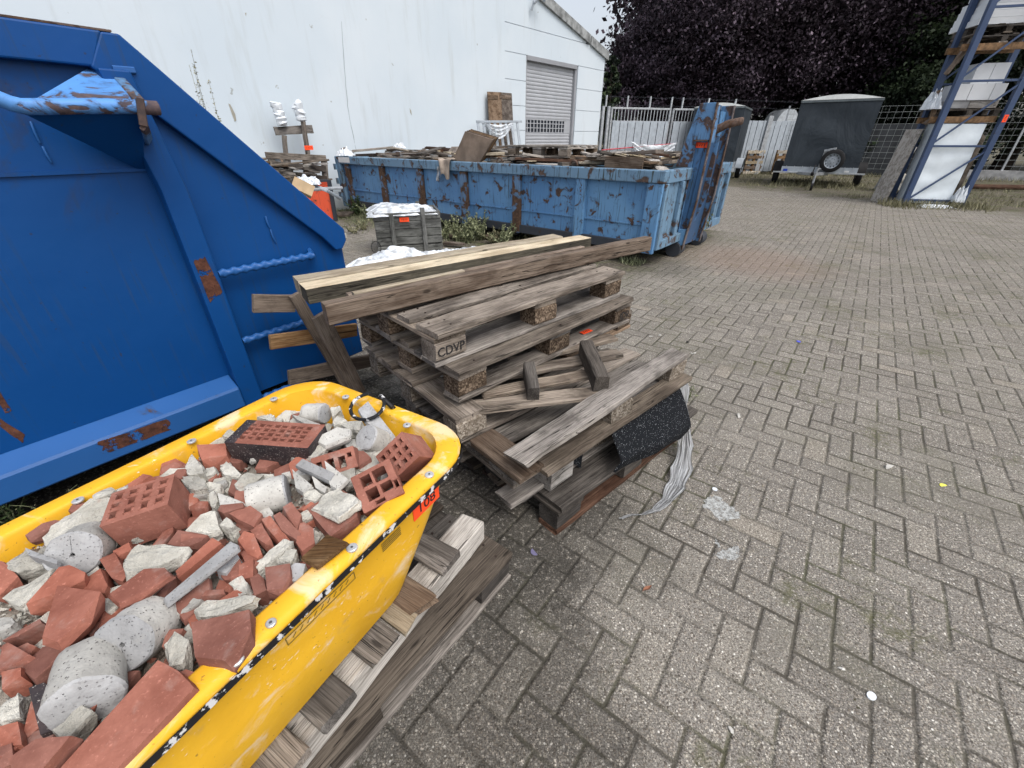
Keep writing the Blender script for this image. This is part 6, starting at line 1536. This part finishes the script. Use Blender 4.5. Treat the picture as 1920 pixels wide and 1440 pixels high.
# ------------------------------------------------------------ trees, house, plants
def leafmat(name, a, b_, c_):
    m = NT(name, .6, .25); p = m.pos(); rv = m.rv()
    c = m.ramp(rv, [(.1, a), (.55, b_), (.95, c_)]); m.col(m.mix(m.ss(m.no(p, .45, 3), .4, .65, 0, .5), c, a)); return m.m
L_PURP = leafmat('copper_beech_leaves', (.016, .011, .016), (.060, .042, .058), (.19, .145, .185))  # palest stop colours in the lit leaf clumps
L_DARK = leafmat('dark_green_leaves', (.007, .012, .007), (.020, .034, .016), (.055, .08, .035))
L_GREEN = leafmat('green_leaves', (.018, .032, .012), (.045, .075, .025), (.10, .14, .05))
L_WEED = leafmat('weed_leaves', (.07, .085, .045), (.19, .21, .11), (.38, .40, .24))
L_DRY = leafmat('dry_grass', (.08, .075, .04), (.19, .18, .10), (.36, .34, .22))
BARK = wood('bark', (.018, .014, .012), (.04, .033, .028), (.07, .06, .05))
def leaves_mesh(name, P, sizes, mat, parent, seed, aspect=.6, flat=.0, rv=None, label=None, **k):
    rg = np.random.default_rng(seed); n = len(P)
    a = rg.normal(size=(n, 3)); a[:, 2] *= (1-flat); a /= np.linalg.norm(a, axis=1)[:, None]
    c = rg.normal(size=(n, 3)); c -= (c*a).sum(1)[:, None]*a; c /= np.linalg.norm(c, axis=1)[:, None]
    s_ = sizes[:, None]
    V = np.stack([P-a*s_, P+c*s_*aspect, P+a*s_, P-c*s_*aspect], 1).reshape(-1, 3)
    me = bpy.data.meshes.new(name); me.vertices.add(4*n); me.vertices.foreach_set('co', V.ravel()); me.loops.add(4*n); me.loops.foreach_set('vertex_index', np.arange(4*n, dtype=np.int32))
    me.polygons.add(n); me.polygons.foreach_set('loop_start', np.arange(0, 4*n, 4, dtype=np.int32)); me.update(calc_edges=True)
    r_ = rg.random(n) if rv is None else rv
    at_ = me.attributes.new('rv', 'FLOAT', 'POINT'); at_.data.foreach_set('value', np.repeat(r_, 4).astype(np.float32))
    me.materials.append(mat); o = bpy.data.objects.new(name, me); COL.objects.link(o); o.parent = parent
    tag(o, label, **k); return o
def tree(x, y, h, rad, z0, n, mat, seed, label, name='copper_beech', clumps=260, lsz=.095, squash=1.0, trunk=.35, cat='tree'):
    e = empty(name, (x, y, 0), 0, label, cat); rg = np.random.default_rng(seed); rr_ = random.Random(seed)
    hc = (h+z0)/2; hz = (h-z0)/2
    cs = []
    while len(cs) < clumps:
        v = rg.normal(size=3); v /= np.linalg.norm(v); r_ = rg.random()**.35
        lump = 1+.22*mn.noise(Vector((v[0]*2+seed, v[1]*2, v[2]*2)))+.1*mn.noise(Vector((v[0]*5, v[1]*5+seed, v[2]*5)))
        cs.append((v[0]*rad*r_*lump, v[1]*rad*r_*lump*squash, hc+v[2]*hz*r_*lump))
    cs = np.array(cs); idx = rg.integers(0, clumps, n); cr = rg.uniform(.5, 1.15, clumps)*rad*.13
    off = rg.normal(size=(n, 3))*cr[idx][:, None]*np.array([1, 1, .75]); P = cs[idx]+off
    crv = rg.random(clumps); rv = np.clip(crv[idx]*.75+rg.random(n)*.34-.12+(off[:, 2]/(cr[idx]*2.4)), 0, 1)  # leaves high in each clump are paler, painting in lit highlights
    P = P[P[:, 2] > z0-1.2] if True else P; rv = rv[:len(P)]
    leaves_mesh('crown', P, rg.uniform(.6, 1.25, len(P))*lsz, mat, e, seed, rv=rv)
    b = MB(); b.tube([(0, 0, 0), (.05*rad*.3, 0, z0), (.0, .1, hc), (0, 0, h*.9)], .3, 10, radii=[trunk*1.2, trunk*.85, trunk*.5, .04])
    for k in range(16):
        c = cs[rg.integers(0, clumps)]; z_ = rr_.uniform(z0*.8, hc+hz*.3); st = Vector((0, 0, z_)); en = Vector(c)*.93; mid = st.lerp(en, .5)+Vector((0, 0, .4))
        b.tube([st, mid, en], .1, 6, radii=[trunk*.35, trunk*.18, .02])
    b.build('trunk', BARK, e, local=True, smooth=60)
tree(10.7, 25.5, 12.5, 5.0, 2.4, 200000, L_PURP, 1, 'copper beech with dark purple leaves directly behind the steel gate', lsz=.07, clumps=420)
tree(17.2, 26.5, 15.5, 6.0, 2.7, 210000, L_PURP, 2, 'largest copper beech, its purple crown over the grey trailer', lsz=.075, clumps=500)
tree(24.0, 23.0, 15, 6.8, 1.2, 90000, L_DARK, 3, 'dark green tree between the trailer and the rack', 'broadleaf_tree', clumps=300)
tree(31.5, 17.5, 14, 6.0, .6, 60000, L_DARK, 4, 'dark green tree behind the rack at the right edge', 'broadleaf_tree', clumps=260)
tree(21.5, 31.5, 16, 8, .5, 45000, L_DARK, 8, 'tall dark tree furthest back, filling the gap behind the beeches', 'broadleaf_tree', clumps=260, lsz=.2)
tree(14.2, 33.5, 14, 7.3, 2.6, 45000, L_PURP, 9, 'copper beech further back behind the gate', clumps=240, lsz=.2)
tree(4.15, 21.5, 4.4, .42, .6, 4000, L_DARK, 5, 'green bush growing beside the hall corner', 'bush', clumps=60, lsz=.1, trunk=.08, cat='bush')
for k, (x, y, h_, r_) in enumerate(((14.6, 20.6, 1.7, 1.0), (17.2, 18.9, 1.9, 1.2), (20.0, 16.6, 1.8, 1.3))):
    tree(x, y, h_, r_, .1, 5000, L_DARK, 40+k, ('dark shrub behind the fence right of the trailer', 'dark shrub behind the fence just left of the rack', 'dark shrub behind the fence at the right edge')[k], 'shrub', clumps=40, lsz=.08, trunk=.05, cat='shrub')
tree(19.2, 22.6, 6.0, 2.9, .8, 40000, L_DARK, 6, 'low dark green tree behind the mesh fence just right of the tall trailer', 'broadleaf_tree', clumps=160, lsz=.08, trunk=.12)
tree(7.4, 26.5, 6.5, 2.6, .8, 45000, L_PURP, 11, 'low purple leaved tree directly behind the left gate leaf by the hall corner', clumps=170, lsz=.075, trunk=.12)
e = empty('brick_house', (11.8, 34, 0), 0, 'low house with a red tiled roof glimpsed under the beech crown', 'house')
b = MB(); b.box((13.2, 36, 1.5), (5, 5, 3.0)); b.build('wall', plain('pale_brown_wall', (.28, .22, .17), .9, sc=-1), e)
b = MB(); b.prism([(10.4, 33.2, 3.0), (16, 33.2, 3.0), (15.5, 36, 4.3), (10.9, 36, 4.3)], (0, .05, .12)); b.prism([(10.4, 38.8, 3.0), (10.9, 36.06, 4.3), (15.5, 36.06, 4.3), (16, 38.8, 3.0)], (0, 0, .12)); b.build('roof', plain('red_tiles', (.19, .11, .085), .9, sc=-3), e)
b = MB()
for k in range(2): b.box((11.8+k*2.6, 33.46, 1.7), (1.1, .05, 1.2))
b.build('window', plain('dark_window', (.03, .035, .04), .2, .5), e)
b = MB(); rows = []
for i in range(17):
    rows.append([Vector((13.1+.75*(i/16-.5)*2, 23.4+1.2*j/6, .0+2.5*(max(0, 1-abs((i/16-.5)*2)**3.2)**.6)+.02*math.sin(j))) for j in range(7)])
b.sheet(rows); b.add([r_[0] for r_ in rows], [tuple(range(16, -1, -1))]); b.build('white_tent', plain('white_cover', (.72, .76, .78), .5), None, 'white rounded cover seen over the fence between the trailers', 'cover', smooth=50)

# weeds
def weed(x, y, h, n, seed, mat, label, spread=.12, ls=.014, name='weed_plant', cat='weed', group=None, stems=5, z0=0.0, heads=False):
    e = empty(name, (x, y, z0), 0, label, cat, group); rg = random.Random(seed); P = []; b = MB(); sz = []
    for k in range(stems):
        a = rg.uniform(0, 6.3); r_ = rg.uniform(.1, 1)*spread; hh = h*rg.uniform(.6, 1); pts = []
        for i in range(7):
            t = i/6; pts.append(Vector((math.cos(a)*r_*t*(1+t*.4), math.sin(a)*r_*t*(1+t*.4), hh*t))+Vector((rg.uniform(-1, 1), rg.uniform(-1, 1), 0))*.008)
        b.tube(pts, .003, 5, radii=[.0035-.0022*i/6 for i in range(7)])
        for q in range(int(n*1.6)//stems):
            t = rg.uniform(.75 if heads else .12, 1.0); i = min(5, int(t*6)); p = pts[i].lerp(pts[i+1], t*6-i)
            l_ = rg.uniform(0, .05)*(1.3-t); a2 = rg.uniform(0, 6.3); P.append((p.x+math.cos(a2)*l_, p.y+math.sin(a2)*l_, p.z+rg.uniform(-.01, .01))); sz.append(ls*rg.uniform(.5, 1.4)*(1.3-.6*t))
    b.build('stem', L_DRY if heads else L_WEED, e, local=True)
    leaves_mesh('leaves', np.array(P), np.array(sz), mat, e, seed, .4)
WG = 'weeds growing along the rusty container'
for k, (x, y, h_, n_, m_, lab) in enumerate((
 (672, 405, .42, 700, L_GREEN, 'dense dark green weed by the far corner of the rusty container'), (693, 412, .30, 260, L_WEED, 'thin weed right of the dense dark green one'),
 (663, 438, .18, 90, L_DRY, 'low pale weed on the soil left of the crate'), (682, 432, .22, 90, L_DRY, 'pale seeding weed just left of the crate'),
 (857, 452, .38, 320, L_WEED, 'pale seeding weed just right of the crate'), (878, 455, .30, 260, L_WEED, 'second pale weed right of the crate'),
 (902, 450, .42, 420, L_WEED, 'bushy green weed under the middle of the rusty container'), (925, 457, .22, 200, L_DRY, 'low yellowish weed under the middle of the rusty container'),
 (940, 462, .32, 360, L_WEED, 'bright leafy weed behind the pale timber'), (972, 448, .30, 260, L_DARK, 'dark weed under the rusty container left of the fern'),
 (1015, 450, .24, 420, L_WEED, 'fern like spreading weed under the rusty container'), (1060, 440, .26, 280, L_WEED, 'upright green weed at the fourth rib of the container'),
 (1130, 448, .26, 120, L_DRY, 'thin dry weed under the near end of the container'), (1172, 455, .16, 120, L_WEED, 'small bright weed beside the brown beam end'),
 (836, 447, .30, 220, L_WEED, 'pale bushy weed touching the right side of the crate'), (890, 441, .36, 300, L_WEED, 'tall pale weed at the third rib of the container'), (958, 450, .36, 300, L_WEED, 'pale weed left of the fern under the container'), (992, 455, .2, 200, L_DRY, 'low dry weed in front of the fern'), (1040, 446, .3, 300, L_GREEN, 'green weed right behind the fern'), (1088, 448, .22, 180, L_WEED, 'small weed behind the far end of the pale timber'),
 (1305, 458, .46, 520, L_WEED, 'tall grey green weed at the foot of the hook tower'))):
    p = at(x, y, 0); weed(p.x, p.y, h_, n_, 100+k, m_, lab, .20 if k != 10 else .32, .024, group=WG, stems=12)
p = at(1288, 752, 0); weed(p.x, p.y, .16, 60, 201, L_WEED, 'single yellow green weed growing from the joints right of the rubber sheet', .03, .007, stems=2)
p = at(36, 985, 0); weed(p.x, p.y, .20, 160, 202, L_GREEN, 'small green weed in the dark gap between tub and blue container', .10, .009, stems=6)
p = at(112, 965, 0); weed(p.x, p.y, .14, 60, 203, L_DRY, 'little dry weed behind the left rim of the tub', .08, .006, stems=4)
for k, (x, ytop, Y) in enumerate(((250, 82, 4.6), (330, 90, 4.8), (362, 132, 4.8))):
    d = ray(x, ytop); t = Y/d.y; X_, Z_ = d.x*t, EYE+d.z*t; weed(X_+.02, Y, Z_, (60, 150, 60)[k], 210+k, L_DRY, ('thin dry stalk behind the top corner of the deep blue container', 'tall dry seed stalks rising behind the deep blue container', 'right dry stalk leaning behind the deep blue container')[k], .13, .014, 'dry_stalk', 'dry plant', 'dry stalks behind the deep blue container', (2, 6, 2)[k], 0, True)
# grass stuff
def grass(name, label, pts_fn, n, hmin, hmax, mat, seed):
    rg = np.random.default_rng(seed); V = []; Fc = []; rv = []
    for k in range(n):
        q = pts_fn(rg)
        if q is None: continue
        x, y = q; h_ = rg.uniform(hmin, hmax); a = rg.uniform(0, 6.3); w_ = .003+h_*.03; lx, ly = rg.normal()*h_*.45, rg.normal()*h_*.45
        b0 = len(V); V += [(x-math.cos(a)*w_, y-math.sin(a)*w_, 0), (x+math.cos(a)*w_, y+math.sin(a)*w_, 0), (x+lx, y+ly, h_)]; Fc.append((b0, b0+1, b0+2)); rv += [rg.random()]*3
    me = bpy.data.meshes.new(name); me.from_pydata(V, [], Fc); a_ = me.attributes.new('rv', 'FLOAT', 'POINT'); a_.data.foreach_set('value', rv)
    me.materials.append(mat); o = bpy.data.objects.new(name, me); COL.objects.link(o); tag(o, label, 'grass', kind='stuff')
def farstrip(rg):
    x = rg.uniform(6.5, 17); y = rg.uniform(8.5, 20); s_ = (x-7.4)*.86+(y-14.0)*.5
    if s_ < -.2 or s_ > 7: return None
    v = mn.noise(Vector((x*.9, y*.9, 1)))+.35*mn.noise(Vector((x*3, y*3, 1)))
    return (x, y) if v > .12 else None
grass('dry_grass', 'dry trodden grass growing on the edge of the yard by fence and rack', farstrip, 26000, .03, .12, L_DRY, 1)
def farfoot(rg):
    k = rg.integers(0, 4)
    if k == 0: t = rg.uniform(-.5, 1.5); p = RP(t, 0, rg.normal()*.25-.15)
    elif k == 1: t = rg.uniform(0, ML); p = MA+MD*t+MNV*abs(rg.normal())*.5
    elif k == 2: t = rg.uniform(0, 9); p = FP(t, 0, abs(rg.normal())*.4)
    else: t = rg.uniform(-.2, 2.4); p = Vector((8.6, 14.9, 0))+az(122)*t+az(32)*rg.uniform(-.5, 2.5)
    return (p.x, p.y)
grass('tall_grass', 'taller green grass at the foot of the fences and the rack', farfoot, 6500, .03, .20, L_DRY, 2)
def cstrip(rg):
    l = rg.uniform(.1, 7); w_ = -abs(rg.normal())*.45+.25; p = C(l, w_, 0)
    return (p.x, p.y) if mn.noise(Vector((p.x*2, p.y*2, 4))) > -.05 else None
grass('low_grass', 'sparse low grass and moss under the edge of the rusty container', cstrip, 7000, .015, .09, L_WEED, 3)
def joints(rg):
    x = rg.uniform(-.6, 6); y = rg.uniform(.5, 8)
    v = mn.noise(Vector((x*1.6, y*1.6, 7)))+.5*mn.noise(Vector((x*6, y*6, 7)))
    return (x, y) if v > .48 else None
grass('joint_grass', 'tiny moss and grass tufts in the joints of the paving', joints, 9000, .004, .014, L_DRY, 4)

# ------------------------------------------------------------ small litter on the paving
def disc(name, px, py, r_, m, label, cat, t=.003, sx=1.0, a=0, cut=0):
    c = at(px, py, 0); b = MB(); n = 18; pts = []
    for k in range(n):
        q = 2*math.pi*k/n
        if cut and math.sin(q) < -.1: continue
        v = Vector((math.cos(q)*r_*sx, math.sin(q)*r_, 0)); v.rotate(Matrix.Rotation(a, 3, 'Z')); pts.append(c+v+Vector((0, 0, .001)))
    b.prism(pts, Vector((0, 0, t))); return b.build(name, m, None, label, cat)
disc('bottle_cap', 1633, 1306, .010, WHITEP, 'white oval bottle cap on the paving at the bottom right', 'bottle cap', .004, 1.3, .4)
disc('bottle_cap', 1340, 918, .011, WHITEP, 'round white disc on the paving beside the film strip', 'bottle cap')
disc('plastic_piece', 1003, 1035, .016, plain('violet_plastic', (.14, .13, .22), .5), 'violet half disc of plastic below the stack corner', 'litter', .002, 1, 2.2, 1)
disc('plastic_piece', 1770, 912, .016, plain('yellow_plastic_bit', (.75, .72, .1), .5), 'thin yellow scrap on the paving at the right', 'litter', .002, 1, .2, 1)
disc('plastic_piece', 1497, 641, .014, plain('blue_plastic_bit', (.1, .12, .6), .5), 'tiny blue scrap in the middle of the paving', 'litter', .004)
for k, (x, y, r_) in enumerate(((1303, 662, .016), (1297, 663, .011), (1221, 631, .015), (1237, 628, .015), (1289, 641, .014), (1666, 874, .02), (1385, 779, .016), (1577, 1254, .008), (1370, 1368, .009), (1206, 1096, .006))):
    b = MB(); bm_ = chunk(at(x, y, r_*.3), r_, .5, 12); rough_bm(bm_, .001, 1, k); bm_to(b, bm_); b.build('pebble', AAC if k not in (4,) else BLACK, None, 'small pale pebble lying on the pavers' if k != 4 else 'small black pebble on the paving by the stack', 'pebble', 'pebbles on the paving')
b = MB(); p = at(1213, 1104, .004); d = az(60); sd3 = az(-30)
b.sheet([[p+d*(.022*(i/6*2-1))+sd3*(.007*math.sin(i/6*math.pi)*j)+Vector((0, 0, .005*abs(j)+.003*math.sin(i))) for j in (-1, 0, 1)] for i in range(7)]); b.build('dead_leaf', plain('dead_leaf', (.22, .10, .06), .8), None, 'curled reddish brown leaf on the paving left of the white splashes', 'leaf')
for k, pts in enumerate((((1322, 935), (1345, 930), (1380, 958), (1390, 975), (1350, 975), (1318, 950)), ((1335, 1040), (1360, 1030), (1388, 1025), (1385, 1045), (1365, 1052)), ((1340, 1010), (1350, 1018), (1345, 1030)))):
    b = MB(); out = []
    for i, p in enumerate(pts):
        q = pts[(i+1) % len(pts)]
        for s_ in range(6): t = s_/6; out.append(at(p[0]+(q[0]-p[0])*t+rnd.uniform(-4, 4), p[1]+(q[1]-p[1])*t+rnd.uniform(-3, 3), .0004))
    b.prism(out, Vector((0, 0, .0009)))
    sp = NT('white_splash', .8, .2); sp.col((.42, .43, .42)); sp.put(sp.b.inputs['Alpha'], sp.ss(sp.no(sp.pos(), 60, 6, .8), .36, .62)); b.build('paint_splash', sp.m, None, ('large white splash dried on the pavers right of the film strip', 'lower white splash dried on the pavers', 'tiny white splash between the two larger ones')[k], 'paint splash')
